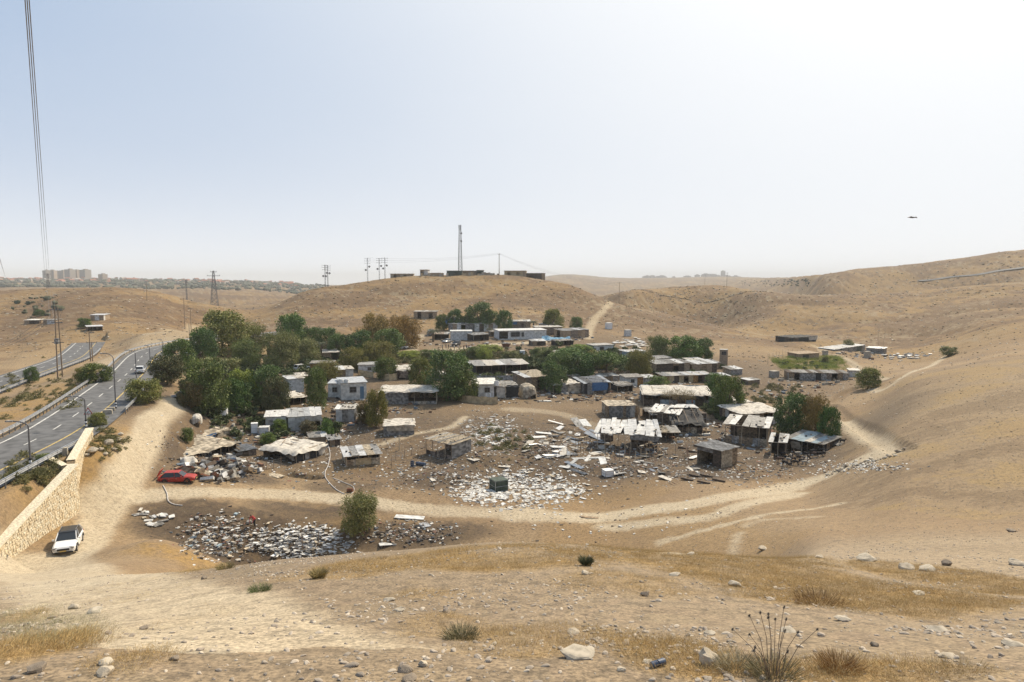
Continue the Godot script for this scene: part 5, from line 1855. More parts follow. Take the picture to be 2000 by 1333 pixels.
func build_village() -> void:
	# ---- nearest row, from the dirt road to the right
	shack("livestock_shelter", "low shelter under a broad beige tarpaulin beside the scrap and red car", "shelter", [358,890], [462,886], 24, 8.0, "tarp", "tarp", "board_dark board tarp_grey", {"open": true, "posts": 7, "low_wall": 0.35, "low_m": "board board_dark tin_rust", "back": 1.15, "over": 0.5, "crumple": 0.35, "droop": 0.25})
	shack("tarp_hut", "hut under a striped grey tarpaulin with a blue sheet at its corner", "hut", [384,852], [452,848], 13, 4.5, "tarp", "tarp", "tarp_grey tarp board_dark", {"back": 1.3, "hang": [[0.1, 0.5, 1.1, 0.2, "tarp_blue"], [0.55, 1.0, 1.1, 0.1, "tarp"]], "crumple": 0.4})
	shack("goat_shed", "open shed with a torn cream tarpaulin and black fence panels", "shed", [577,905], [632,888], 24, 6.0, "tarp", "tarp_white", "board_dark tin_rust", {"open": true, "posts": 5, "open_left": true, "low_wall": 0.8, "low_m": "tarp_black tin_dull tarp_black", "back": 1.2, "over": 0.6, "droop": 0.6, "crumple": 0.35, "hang": [[0.8, 1.05, 1.05, 0.1, "tarp_white"]]})
	fence("curtain_fence", "pale sheet fence in front of the cream tarpaulin shed", [536,882, 556,890, 577,902], 15, M.tarp_white, 2.2, "cloth")
	shack("tin_shed", "small white corrugated shed left of the wider tin shed", "shed", [519,839], [559,841], 28, 4.5, "sheets", "tin_bright tin_white", "tin_white tin tin_white", {"corr": true, "back": 1.1, "doors": [[0.12, 0.36, 0.78, "tin_dull"]], "weights": 1})
	shack("tin_shed", "wide white tin shed with a cloth awning at its corner", "shed", [563,842], [627,840], 29, 6.5, "sheets", "tin_bright tin tin_white", "tin_white tin_white tin", {"corr": true, "back": 1.12, "holes": [[0.52, 0.98, 0.0, 0.72]], "hang": [[0.5, 1.03, 1.02, 0.66, "tarp_white"]], "weights": 2})
	shack("tin_shed", "grey ribbed storage shed below the white house", "shed", [656,824], [692,824], 25, 3.2, "sheets", "tin_dull tin", "tin_white tin_dull tin", {"corr": true, "back": 1.08})
	shack("tarp_hut", "flat grey hut wrapped in tarpaulin with one dark doorway", "hut", [749,853], [809,849], 21, 5.0, "tarp", "tarp_white", "tarp_grey tarp tarp tarp_grey", {"back": 1.12, "over": 0.15, "holes": [[0.0, 0.09, 0.0, 0.8]], "hang": [[0.1, 1.0, 1.04, 0.5, "tarp"], [0.12, 0.98, 0.45, 0.0, "tarp_grey"]], "droop": 0.15, "crumple": 0.2})
	shack("open_hut", "dark open hut with a ridged grey plank roof", "hut", [832,887], [882,898], 31, 4.0, "sheets", "board_pale tin_dull tarp_grey board_pale", "board_dark tin_rust", {"open": true, "posts": 5, "open_left": true, "low_wall": 0.3, "low_m": "board_dark tin_rust", "side_m": "tin_dull board_pale tin_dull", "back": 1.1, "step": 0.55})
	shack("goat_pen_hut", "small low hut with a beige curtain across its front", "hut", [676,912], [742,907], 22, 4.0, "sheets", "tin_bright board_pale tin_dull", "board board_dark tin_dull board_pale", {"open": true, "low_wall": 0.7, "low_m": "board tin_dull board_pale", "back": 1.25, "hang": [[0.28, 0.72, 0.78, 0.0, "tarp_tan"]], "posts": 4})
	shack("ruined_shelter", "long ruined shelter with broken white roof sheets on thin posts", "shelter", [1166,878], [1284,886], 34, 7.0, "sheets", "tin_bright tin_white tin_bright", "board_dark tin_rust", {"open": true, "posts": 10, "open_left": true, "back": 1.35, "roof_miss": 0.16, "step": 0.75, "miss": 0.25, "weights": 14, "wobble": 0.07, "hang": [[0.55, 1.02, 1.0, 0.72, "tarp_grey"]]})
	shack("small_roof", "little pale roof on sticks beside the ruined shelter", "shelter", [1290,863], [1326,861], 18, 3.0, "sheets", "tarp_white board_pale tarp_white", "board_dark", {"open": true, "open_left": true, "open_right": true, "posts": 4, "back": 1.25, "step": 0.6})
	shack("torn_shelter", "skeletal shelter with white roof sheets beside a torn black tarpaulin", "shelter", [1268,838], [1322,842], 34, 6.0, "sheets", "tin_bright tin_white tin_dull", "board_dark tin_rust", {"open": true, "posts": 5, "open_left": true, "open_right": true, "back": 1.15, "low_wall": 0.28, "low_m": "board_dark board tin_dull", "weights": 7, "wobble": 0.06, "step": 0.7})
	shack("torn_shelter", "lean-to under a ripped black and white tarpaulin", "shelter", [1318,850], [1372,848], 26, 6.5, "tarp", "tarp_black", "board_dark board tarp_black", {"open": true, "posts": 5, "low_wall": 0.6, "low_m": "board board_pale board_dark", "back": 1.6, "over": 0.7, "sag": 0.6, "crumple": 0.7, "droop": 0.8, "hang": [[0.0, 0.3, 1.05, 0.8, "tarp_white"]]})
	shack("plywood_cabin", "box cabin of pale plywood with a flat grey roof on the dung slope", "hut", [1409,915], [1440,908], 36, 4.2, "sheets", "tin_dull tarp_grey tin_dull", "board_pale board_pale board", {"back": 1.05, "step": 1.2, "side_m": "board_dark tarp_grey board", "left_holes": [[0.1, 0.7, 0.0, 0.75]], "weights": 0})
	shack("cattle_shed", "long brown shed with two roof strips and a tan front wall", "shed", [1416,864], [1498,874], 38, 6.0, "sheets", "tin_dull tarp_grey tin_dull tin_white", "board_dark board", {"open": true, "posts": 6, "low_wall": 0.42, "low_m": "board_pale board board tin_dull", "back": 1.18, "roof_miss": 0.05, "open_left": true, "wobble": 0.04})
	shack("white_roof_hut", "hut with a broad white tarpaulin roof behind the cattle shed", "hut", [1448,832], [1526,828], 27, 7.0, "tarp", "tarp_white", "board_dark board tarp_white", {"back": 1.15, "holes": [[0.5, 0.75, 0.0, 0.8]], "over": 0.5, "crumple": 0.2})
	shack("dark_shed", "dark shed with a patched white roof under the big tree", "shed", [1505,890], [1534,893], 28, 4.0, "sheets", "tin_white tarp_white tin_dull", "board_dark tarp_black", {"open": true, "posts": 3, "back": 1.2, "step": 0.7, "roof_miss": 0.1})
	shack("dark_shed", "long dark shed with a blue grey roof behind the goats", "shed", [1536,880], [1608,884], 25, 5.5, "sheets", "plaster_blue tin_dull tarp_grey", "board_dark tarp_black board", {"open": true, "posts": 6, "back": 1.2, "hang": [[0.12, 0.4, 0.85, 0.3, "tarp"]]})
	# ---- second row
	shack("tin_house", "pale pinkish roofed tin house between the trees", "house", [566,766], [594,766], 27, 6.0, "sheets", "tarp_white tin_dull tarp_white tin_white", "tin_white tin tin_white", {"corr": true, "back": 1.0, "over": 0.35})
	shack("awning", "white awning over a dark porch in front of the tin house", "shelter", [562,792], [598,788], 16, 4.5, "tarp", "tarp_white", "board_dark tarp_black", {"open": true, "posts": 4, "back": 1.3})
	shack("white_house", "white panel house with a barred window and rooftop tanks", "house", [666,782], [716,780], 33, 7.0, "slab", "tin", "plaster tin_white plaster", {"back": 1.06, "windows": [[0.34, 0.6, 0.45, 0.78]], "doors": [[0.74, 0.9, 0.78, "door_blue"]], "over": 0.25})
	shack("white_house", "low grey wing joined to the white panel house", "house", [641,776], [664,777], 27, 5.5, "slab", "tin", "tin_white plaster", {"back": 1.05, "windows": [[0.35, 0.75, 0.4, 0.75]], "over": 0.2})
	shack("beige_house", "long beige canvas house with a white tarpaulin roof and slatted porch", "house", [742,791], [853,790], 26, 6.5, "tarp", "tarp_white", "tarp tarp tarp_grey", {"back": 1.15, "holes": [[0.47, 0.98, 0.25, 0.9]], "over": 0.35, "crumple": 0.22, "hang": [[0.0, 0.46, 1.0, 0.0, "tarp_grey"]], "posts": 6})
	shack("white_cabin", "white cabin with one window and a black door beside a patched hut", "house", [924,779], [965,779], 28, 6.0, "slab", "plaster", "plaster plaster tin_white", {"back": 1.12, "windows": [[0.55, 0.8, 0.45, 0.78]], "doors": [[0.08, 0.24, 0.85, "black"]], "over": 0.4})
	shack("patched_hut", "patched hut of white sheets and torn black plastic", "hut", [969,779], [1012,778], 25, 5.5, "tarp", "tarp_grey", "tin_white board_pale tarp_black", {"back": 1.12, "hang": [[0.45, 1.02, 1.05, 0.1, "tarp_black"], [0.02, 0.4, 1.0, 0.1, "tarp_white"]]})
	shack("long_shelter", "long low shelter with a white roof over a dark open front", "shelter", [930,731], [1030,730], 19, 6.0, "sheets", "tarp_white tin_dull tarp_white tin_white", "board_dark tarp_black", {"open": true, "posts": 8, "back": 1.25, "over": 0.5})
	shack("brush_hut", "brown hut with a ragged white roof right of the long shelter", "hut", [1027,764], [1072,762], 28, 6.0, "sheets", "tin_white tarp_white board_pale", "board_dark board tin_rust", {"back": 1.2, "holes": [[0.6, 0.8, 0.0, 0.8]], "roof_miss": 0.08})
	tent("canvas_tent", "rounded beige canvas tent at the edge of the open ground", 1031, 779, 30, 26, 5.0, 0.25, M.tarp)
	shack("grey_tent_hut", "pair of sagging grey canvas rooms below the umbrella tree", "hut", [1082,770], [1134,768], 21, 5.0, "tarp", "tarp_white", "tarp_grey tarp tarp_grey", {"back": 1.2, "holes": [[0.05, 0.3, 0.0, 0.9]], "crumple": 0.35, "hang": [[0.5, 1.0, 1.0, 0.0, "tarp"]]})
	shack("blue_tarp_hut", "hut hung with dark blue and black tarpaulin", "hut", [1141,770], [1191,768], 22, 5.0, "sheets", "tarp_grey tin_dull tin_white", "tarp_black board_dark tarp_grey", {"back": 1.3, "hang": [[0.3, 0.9, 1.05, 0.3, "tarp_blue"]], "step": 0.9})
	shack("canvas_hut", "grey canvas hut alone on the trodden open ground", "hut", [1188,816], [1240,815], 24, 4.5, "tarp", "tarp", "tarp_grey tarp board", {"back": 1.1, "holes": [[0.62, 0.8, 0.0, 0.85]], "hang": [[0.02, 0.55, 1.02, 0.0, "tarp_grey"], [0.82, 1.0, 1.0, 0.0, "tarp_white"]], "crumple": 0.15, "droop": 0.1})
	shack("wide_shelter", "wide shelter roofed with sagging white sheets behind the bare tree", "shelter", [1256,793], [1392,795], 24, 9.0, "tarp", "tarp_white", "board_dark plaster_blue tarp_grey", {"open": true, "posts": 9, "low_wall": 0.55, "low_m": "tarp_grey plaster_blue board_dark", "back": 1.25, "sag": 0.2, "crumple": 0.4})
	# ---- third row
	shack("orange_row", "long row of rooms with orange doors and a thin white roof", "house", [1298,748], [1391,748], 16, 5.0, "sheets", "tarp_white tin_dull tarp_white tin_white", "board_orange board_dark board tarp_tan", {"back": 1.1, "holes": [[0.4, 0.5, 0, 0.85], [0.72, 0.8, 0, 0.85]], "over": 0.4, "step": 1.3})
	shack("earth_hut", "brown hut with a white weighted roof above the orange doors", "hut", [1352,731], [1400,730], 20, 6.0, "sheets", "tin_white tarp_grey tin_dull", "board board_dark mud_wall", {"back": 1.15, "holes": [[0.3, 0.5, 0, 0.8]]})
	shack("earth_hut", "mud brown hut beside the pole frame above the orange doors", "hut", [1282,731], [1347,731], 22, 6.0, "sheets", "tin_white tin_dull tarp_grey", "mud_wall board board_dark", {"back": 1.15, "holes": [[0.55, 0.7, 0, 0.8]], "roof_miss": 0.1})
	shack("white_wall_hut", "white walled hut with an orange panel below the dark trees", "hut", [1222,755], [1256,754], 17, 4.0, "slab", "tarp_grey", "plaster board_orange plaster", {"back": 1.1, "windows": [[0.3, 0.5, 0.4, 0.8]]})
	shack("tall_box", "tall narrow box hut standing at the edge of the bare hill", "hut", [1406,717], [1421,717], 33, 2.6, "slab", "tin_dull", "tin_rust board mud_wall", {"back": 1.0, "over": 0.1, "windows": [[0.2, 0.8, 0.72, 0.92]]})
	# ---- upper village
	shack("long_hut", "long pale roofed hut behind the white container", "house", [876,648], [925,648], 15, 6.0, "sheets", "tarp_white tin_dull tarp_white tin_white", "mud_wall plaster tarp_grey", {"back": 1.1, "holes": [[0.55, 0.7, 0, 0.9]]})
	shack("long_hut", "second pale roofed hut among the small palms", "house", [927,648], [972,647], 15, 6.0, "sheets", "tarp_white tin_dull tarp_white tin_white", "plaster mud_wall board_dark", {"back": 1.1, "holes": [[0.7, 0.85, 0, 0.9]]})
	shack("white_container", "white container cabin at the top of the open yard", "cabin", [880,666], [922,665], 18, 6.0, "slab", "tin_white", "tin_white tin_white", {"back": 1.02, "over": 0.15, "doors": [[0.80, 0.9, 0.8, "board_dark"]]})
	shack("school_house", "long white building with an open beige room beside the blue sheet", "house", [975,664], [1067,662], 17, 8.0, "slab", "tin_white", "tin_white plaster", {"back": 1.05, "holes": [[0.0, 0.2, 0.1, 0.9]], "windows": [[0.24, 0.44, 0.3, 0.85], [0.47, 0.52, 0.3, 0.8]], "over": 0.3})
	shack("blue_awning_house", "house with a pale roof and a bright blue awning", "house", [992,646], [1036,646], 18, 7.0, "sheets", "tarp_white tin_dull tarp_white tin_white", "mud_wall tin_rust tarp_grey", {"back": 1.05, "doors": [[0.6, 0.7, 0.8, "board_dark"]], "hang": [[0.0, 0.4, 0.98, 0.66, "tarp_blue"]]})
	shack("brick_hut", "reddish hut with a white roof right of the blue awning", "hut", [1048,655], [1098,654], 15, 6.0, "sheets", "tarp_white tin_white", "mud_wall tin_rust board", {"back": 1.1, "holes": [[0.75, 0.9, 0, 0.9]]})
	shack("edge_hut", "cluttered hut at the foot of the hill track", "hut", [1100,661], [1150,659], 15, 6.0, "sheets", "tin_dull tin_white tarp_grey", "mud_wall board tin_rust", {"back": 1.15, "miss": 0.1})
	shack("lone_hut", "lone mud hut with dark doorways at the foot of the big hill", "hut", [808,623], [852,622], 14, 6.0, "sheets", "tin_dull tarp_grey", "mud_wall plaster board_dark", {"back": 1.08, "holes": [[0.1, 0.3, 0, 0.85], [0.66, 0.76, 0, 0.85]]})
	shack("blue_tarp_shelter", "shelter closed with a faded blue tarpaulin below the trees", "shelter", [866,634], [896,633], 13, 5.0, "tarp", "tarp_grey", "tarp_blue tarp_blue", {"back": 1.1})
	tent("grey_tent", "rounded grey tent at the top of the yard", 840, 657, 16, 13, 6.0, 0.1, M.tarp_grey)
	tent("white_tent", "small white hooped tent beside the dirt road", 376, 829, 19, 16, 3.0, 0.4, M.tarp_white)
	# the blue sheet heap and white sheets on the slope
	var pb := spot(1088, 664)
	tag(part(self, "blue_sheet", cloth_sheet(Vector3(-6, 1.6, 0.8), Vector3(5, 1.2, 0.8), Vector3(5, 0.1, 3.2), Vector3(-6, 0.1, 3.0), 18, 8, 0.0, 0.8, 0.1), M.tarp_sky, Transform3D(Basis.IDENTITY, pb)), "crumpled sky blue sheet heaped beside the long white building", "tarpaulin")
	# ---- out on the right
	shack("garden_row", "long low row of patched sheds below the green plot", "shed", [1541,742], [1657,742], 14, 5.0, "sheets", "tin_dull tarp_grey board_dark", "tin_rust tin_dull tarp_black board", {"back": 1.1, "holes": [[0.12, 0.2, 0, 0.9], [0.7, 0.78, 0, 0.9]], "step": 1.4})
	shack("garden_hut", "low mud hut at the back of the green plot", "hut", [1560,702], [1600,702], 12, 5.0, "slab", "mud_wall", "mud_wall board", {"back": 1.1, "windows": [[0.2, 0.5, 0.2, 0.8]]})
	shack("plot_shed", "single grey shed at the end of the low row", "shed", [1660,737], [1679,736], 13, 4.0, "slab", "tin_dull", "tin_dull plaster", {"back": 1.05})
	shack("far_tent", "long black tent with one white end on the valley floor", "tent", [1545,668], [1594,667], 10, 9.0, "tarp", "tarp_black", "tarp_black board_dark", {"back": 1.1, "hang": [[0.7, 1.05, 1.2, 0.3, "tarp_white"]], "crumple": 0.5})
	shack("far_shed", "grey shed row in the farthest camp beside the leaning poles", "shed", [1630,686], [1690,686], 12, 7.0, "sheets", "tin_white tin_dull", "green_metal tin_dull tarp_grey", {"back": 1.1})
	shack("far_shed", "white vehicle-like shed at the end of the farthest camp", "shed", [1692,690], [1726,692], 11, 6.0, "sheets", "tin_white tin_bright", "tarp_grey tin_dull", {"back": 1.1})
	# ---- across the highway
	shack("verge_hut", "white roofed hut below the dry hill across the highway", "hut", [176,626], [202,626], 10, 7.0, "slab", "tin_bright", "plaster mud_wall", {"back": 1.1, "holes": [[0.5, 0.8, 0, 0.9]]})
	shack("verge_hut", "second white slab roofed hut lower across the highway", "hut", [170,648], [200,646], 9, 6.0, "slab", "tin_bright", "board_dark mud_wall", {"back": 1.1, "open": true, "posts": 4})
	shack("verge_hut", "low dark hut in the gully beyond the second road", "hut", [47,634], [76,633], 8, 6.0, "sheets", "tarp_white tin_dull tarp_white tin_white", "board_dark mud_wall", {"back": 1.1})
	shack("verge_hut", "grey hut right of the low dark hut in the gully", "hut", [84,634], [106,633], 8, 6.0, "slab", "tarp_grey", "mud_wall plaster", {"back": 1.1})
	# more small sheds between the rows: place, height px, depth, roof, materials
	var combos := [["sheets", "tin_dull tin_white", "board_dark tin_rust board"], ["tarp", "tarp_white", "tarp_grey board mud_wall"], ["sheets", "tin_white tarp_grey", "mud_wall board_pale tin_dull"], ["tarp", "tarp_grey", "board_dark tarp_black board"], ["sheets", "tarp_white tin_dull tarp_white tin_white", "mud_wall plaster board"]]
	for e in [[1279,712,1312,711,12,4.0,0,"low hut with a grey roof under the pole frame"], [1134,735,1154,734,11,3.5,2,"little reddish hut beneath the broad dark tree"], [1110,742,1132,741,9,3.0,1,"low cloth room left of the little reddish hut"], [1068,646,1094,645,11,5.0,4,"small house between the round tree and the blue awning"], [896,634,924,634,10,5.0,2,"hut peeping out under the upper tree clump"], [958,658,974,657,10,4.0,3,"dark room joined to the long white building"], [1040,676,1066,675,9,4.0,0,"junk shed below the long white building"], [1090,676,1120,674,10,4.0,3,"dark awning below the sky blue sheet"], [1036,744,1062,743,13,4.0,1,"cloth room behind the ragged white roof"], [470,892,500,890,13,3.5,0,"small pen roof between scrap and cream shed"], [606,868,636,866,13,3.5,2,"low pen behind the cream tarpaulin shed"], [1206,846,1232,845,12,3.0,3,"black low pen behind the ruined shelter"], [1440,800,1466,798,14,4.0,1,"cloth hut left of the white tarpaulin roof"], [1398,748,1426,747,13,4.0,0,"tin hut at the end of the orange doors"], [1428,733,1450,732,11,4.0,2,"mud hut at the edge of the bare slope"], [1612,872,1640,870,11,3.0,3,"dark lean-to under the slim tree"], [700,828,734,826,14,3.5,0,"stick pen with a grey roof under the leafy tree"], [846,744,878,743,14,5.0,1,"cloth roofed hut left of the largest dark tree"], [1206,766,1236,765,14,4.0,3,"dark pen between the canvas rooms and the wide shelter"], [1256,752,1282,751,14,4.0,2,"patched hut left of the orange doors"], [1350,716,1378,715,12,4.0,4,"pale hut below the bright round tree"], [1386,722,1406,721,13,4.0,0,"rusty hut beside the tall narrow box"], [1075,700,1105,699,11,4.0,4,"white roofed shelter behind the fruit tree"], [1480,838,1500,837,12,3.0,0,"small hutch behind the long brown shed"], [1335,812,1362,811,14,3.5,2,"patched pen behind the torn black tarpaulin"], [1255,812,1275,824,16,3.0,3,"black sheeted pen left of the skeletal shelter"], [905,722,925,721,11,4.0,2,"small hut left of the long low shelter"], [1462,752,1484,751,9,3.0,0,"pen hut among the stakes above the troughs"], [660,736,690,735,14,5.0,4,"pale roofed house behind the white panel house"], [586,748,606,747,14,4.0,1,"cloth room behind the tin house"]]:
		var k: Array = combos[e[6]]
		shack("small_shed", e[7], "hut", [e[0], e[1]], [e[2], e[3]], e[4], e[5], k[0], k[1], k[2], {"back": rng.randf_range(1.05, 1.25), "open": e[6] == 3, "posts": 4 if e[6] == 3 else 0, "holes": [[0.3, 0.55, 0.0, 0.8]], "weights": 2, "crumple": 0.35, "droop": 0.3})
	for t in [[1292,701,1328,700,18,"pole frame left bare above the mud hut"], [1128,884,1150,880,20,"bare pole frame in the collapsed roof"]]:
		var a := spot(t[0], t[1])
		var b := spot(t[2], t[3])
		var h: float = t[4] * per_px(a)
		var o := thing("pole_frame", t[5], "frame", "", Transform3D(Basis.IDENTITY, a))
		for i in 5:
			for z in [0.0, -3.0]:
				var g := Geo.new()
				var q := (b - a) * (i / 4.0) + Vector3(0, 0, z)
				g.tube(q - Vector3(0, 0.5, 0), q + Vector3(rng.randf_range(-0.15, 0.15), h, 0), 0.06, 0.05, 5)
				part(o, "pole", g.mesh(), M.pole)
		for z in [0.0, -3.0]:
			var g := Geo.new()
			g.bar(Vector3(0, h, z), b - a + Vector3(0, h, z), 0.09)
			g.bar(Vector3(0, h * 0.5, z), b - a + Vector3(0, h * 0.5, z), 0.06)
			part(o, "rail", g.mesh(), M.pole_pale)
	# roofs among the trees
	shack("grove_hut", "white roofed hut deep among the grove trees", "hut", [495,676], [516,676], 12, 6.0, "tarp", "tarp_white", "board_dark mud_wall", {"back": 1.2})
	shack("grove_hut", "hut with a white roof edge behind the clearing", "hut", [632,705], [662,704], 17, 6.0, "tarp", "tarp_white", "mud_wall board", {"back": 1.15, "holes": [[0.7, 0.9, 0, 0.9]]})
	shack("grove_hut", "tan mud walled room facing the clearing", "hut", [606,724], [650,724], 14, 4.0, "slab", "tarp_grey", "mud_wall board_orange mud_wall", {"back": 1.1})
	shack("grey_shed", "grey tin shed above the tan cloth screen", "shed", [700,728], [736,728], 15, 5.0, "slab", "tin", "tin_dull tin_white", {"back": 1.05, "windows": [[0.5, 0.7, 0.3, 0.7]]})
	shack("pink_shed", "shed with a white roof and reddish curtain left of the olive tree", "shed", [776,742], [816,741], 20, 6.0, "tarp", "tarp_white", "board_dark tin_rust tarp_grey", {"back": 1.2, "open": true, "posts": 4, "hang": [[0.1, 0.5, 0.9, 0.2, "tin_rust"]]})
	shack("edge_shed", "pink topped hut at the left edge of the grove", "hut", [352,707], [372,706], 12, 4.0, "slab", "tarp_tan", "mud_wall board", {"back": 1.1})
	shack("edge_shed", "hut with a ragged white roof at the edge of the grove", "hut", [377,700], [398,699], 13, 4.0, "tarp", "tarp_white", "board_dark mud_wall", {"back": 1.2})
	shack("thicket_shed", "low white roofed shed below the board fence", "shed", [1176,746], [1208,745], 11, 4.0, "sheets", "tarp_white tin_dull tarp_white tin_white", "tin_dull board", {"back": 1.1})
	shack("thicket_shed", "grey wall hut in front of the spread white sheets", "hut", [1160,690], [1198,689], 15, 5.0, "slab", "tin_dull", "plaster tin_dull", {"back": 1.05, "windows": [[0.3, 0.5, 0.3, 0.8]]})
	shack("thicket_shed", "hut with pale roof under the spread white sheets", "hut", [1225,702], [1262,701], 15, 5.0, "sheets", "tarp_white tin_dull tarp_white tin_white", "board plaster_blue mud_wall", {"back": 1.05})
	shack("pen_shed", "small dark pen shed beside the cream tarpaulin shed", "shed", [644,872], [664,870], 12, 2.6, "sheets", "tin_dull", "board_dark board", {"back": 1.2})
	shack("upper_shed", "grey junk shed left of the white container", "shed", [848,664], [876,664], 11, 4.0, "sheets", "tin_dull tin_rust", "board_dark mud_wall", {"back": 1.2, "open": true, "posts": 3})
	shack("upper_shed", "dark lean-to right of the white container", "shed", [925,667], [955,665], 12, 4.0, "sheets", "tin_dull", "board_dark tarp_black", {"back": 1.2, "open": true, "posts": 4})
	# the hill top
	var top := [[786,44,7,"long low building at the shoulder of the hill top","board_pale","tarp_white",498], [830,15,13,"small pale block hut on the hill top terrace","plaster","mud_wall",492], [888,29,12,"dark green container under the mast","green_metal","green_metal",496], [918,52,11,"flat roofed building at the very top beside the mast","mud_wall","tin_dull",512], [938,12,13,"stacked grey green crates at the top building","green_metal","tin_dull",506], [1007,42,11,"pale ruin with gaps at the right of the hill top","tarp_tan","mud_wall",500], [1044,40,13,"dark flat roofed shed at the right end of the hill top","board_dark","tarp_grey",500], [852,20,6,"low terrace hut beside the block hut","mud_wall","tarp_white",498]]
	for t in top:
		var p := on(t[0], t[6])
		var s: float = t[6] / FOCAL
		var w: float = t[1] * s
		var h: float = t[2] * s
		var o := thing("hilltop_building", t[3], "building", "", at(p.x, p.y - 0.7, p.z, rng.randf_range(-0.15, 0.15)))
		panel_wall(o, Vector3(-w / 2, 0, 3), Vector3(w / 2, 0, 3), h, h, 2.4, [M[t[4]], M.mud_wall, M[t[4]]], [[0.2, 0.35, 0.0, 0.75], [0.6, 0.72, 0.35, 0.75]], false, 1.0, 0.0, 0.0)
		panel_wall(o, Vector3(w / 2, 0, 3), Vector3(w / 2, 0, -3), h, h, 3.0, [M[t[4]]], [], false, 1.0)
		panel_wall(o, Vector3(-w / 2, 0, -3), Vector3(-w / 2, 0, 3), h, h, 3.0, [M[t[4]]], [], false, 1.0)
		panel_wall(o, Vector3(w / 2, 0, -3), Vector3(-w / 2, 0, -3), h, h, 3.0, [M[t[4]]], [], false, 1.0)
		box_part(o, "roof", M[t[5]], at(0, h + 0.15, 0), Vector3(w + 0.8, 0.3, 7.0))
	for t in [[822,876,486,2.6,"earth terrace wall left of the green container"], [902,975,488,2.4,"earth terrace wall right of the green container"]]:
		var a := on(t[0], t[2])
		var b := on(t[1], t[2])
		var o := thing("terrace_wall", t[4], "wall", "", Transform3D(Basis.IDENTITY, a))
		panel_wall(o, Vector3.ZERO, b - a, t[3], t[3], 1.6, mats("tarp_tan board_pale concrete mud_wall"), [], false, 2.0, 0.12, 0.55)
	# tanks, boxes and small gear
	tank(436, 819, 17, 25, "tall white round water tank under the large trees")
	crate("white_locker", 497, 846, 12, 19, "plastic_white", "tall white locker beside the tin sheds", "locker", 0.3)
	crate("cage_tank", 516, 849, 19, 15, "tin_white", "white cage tank right of the tall locker", "tank", 0.2)
	tank(666, 781, 10, 9, "left rooftop water tank on the white panel house", false, 3.4)
	tank(677, 781, 10, 9, "right rooftop water tank on the white panel house", false, 3.4)
	tank(970, 779, 10, 8, "small white tank above the patched hut roof", false, 3.0)
	tank(949, 779, 7, 11, "left of two white drums before the white cabin")
	tank(956, 779, 7, 11, "right of two white drums before the white cabin")
	crate("white_tank", 1020, 697, 9, 12, "plastic_white", "white box tank in the overgrown garden", "tank", 0.2)
	crate("white_tank", 1189, 643, 11, 12, "plastic_white", "white box tank higher on the hill slope", "tank", 0.3)
	crate("white_tank", 1226, 657, 11, 12, "tin_white", "greyish box tank lower on the hill slope", "tank", 0.3)
	crate("grey_tank", 1694, 700, 9, 13, "concrete", "grey block tank alone on the track bend", "tank", 0.1)
	crate("grey_tank", 1612, 696, 8, 11, "concrete", "grey block tank at the corner of the green plot", "tank", 0.1)
	crate("garden_block", 1512, 737, 14, 12, "concrete", "low grey block among the troughs", "block", 0.4)
	tank(1156, 748, 13, 13, "white domed tank between the canvas rooms")
	tank(1259, 771, 10, 12, "white tank at the corner of the wide shelter")
	tank(1476, 808, 10, 9, "small white tank on the slope behind the white roof hut")
	tank(1378, 834, 6, 13, "white drum lying beside the ripped tarpaulin", true)
	tank(805, 912, 7, 12, "blue barrel standing in the wire pen", false, 0.0, M.plastic_blue)
	tank(822, 910, 7, 20, "blue barrel lying in the wire pen", true, 0.0, M.plastic_blue)
	tank(684, 962, 8, 12, "rusty drum at the foot of the slope", true, 0.0, M.rust)
	crate("dark_hutch", 1364, 826, 24, 20, "board_dark", "dark cupboard like hutch behind the ripped tarpaulin", "hutch", 0.1)
	crate("green_box", 974, 958, 28, 22, "green_metal", "dark green metal box half sunk in the white scrap", "box", 0.5)
	crate("white_fridge", 1187, 930, 18, 12, "plastic_white", "white fridge tipped on the dung slope", "fridge", 0.35)
	# troughs on the far slope
	for t in [[1526,744,14,"left concrete trough below the green plot"], [1545,744,13,"second concrete trough below the green plot"], [1612,752,17,"long pale trough above the pens"], [1636,748,12,"short pale trough at the track"], [1596,757,12,"dark trough beside the pens"]]:
		var p := spot(t[0], t[1])
		var w: float = t[2] * per_px(p)
		var o := thing("trough", t[3], "trough", "", at(p.x, p.y, p.z, 0.7))
		for e in [[Vector3(0, 0.3, 0.3), Vector3(w, 0.6, 0.1)], [Vector3(0, 0.3, -0.3), Vector3(w, 0.6, 0.1)], [Vector3(w / 2, 0.3, 0), Vector3(0.1, 0.6, 0.5)], [Vector3(-w / 2, 0.3, 0), Vector3(0.1, 0.6, 0.5)]]: box_part(o, "side", M.concrete, Transform3D(Basis.IDENTITY, e[0]), e[1])
		box_part(o, "bottom", M.concrete, at(0, 0.12, 0), Vector3(w, 0.1, 0.5))
	# fences
	fence("cloth_fence", "long tan cloth fence on stakes below the big tree", [858,772, 880,780, 910,786, 940,789, 972,790], 15, M.tarp_tan, 2.2, "cloth")
	fence("cloth_fence", "tan cloth screen left of the square tent", [700,733, 715,736, 730,738], 13, M.tarp_tan, 3.0, "cloth")
	fence("cloth_fence", "tan cloth screen beside the dark fig tree", [744,741, 760,744, 775,742], 14, M.tarp_tan, 3.0, "cloth")
	fence("board_fence", "brown upright board fence under the dark trees", [1168,737, 1198,738, 1229,737], 15, M.board, 3.0, "boards")
	fence("garden_wall", "low grey sheet wall in front of the long shelter", [918,742, 970,743, 1024,742], 10, M.tin_dull, 3.0, "cloth")
	fence("pen_fence", "wire pen on crooked stakes beside the dark open hut", [756,905, 790,895, 830,880], 18, M.cable, 1.8, "wire")
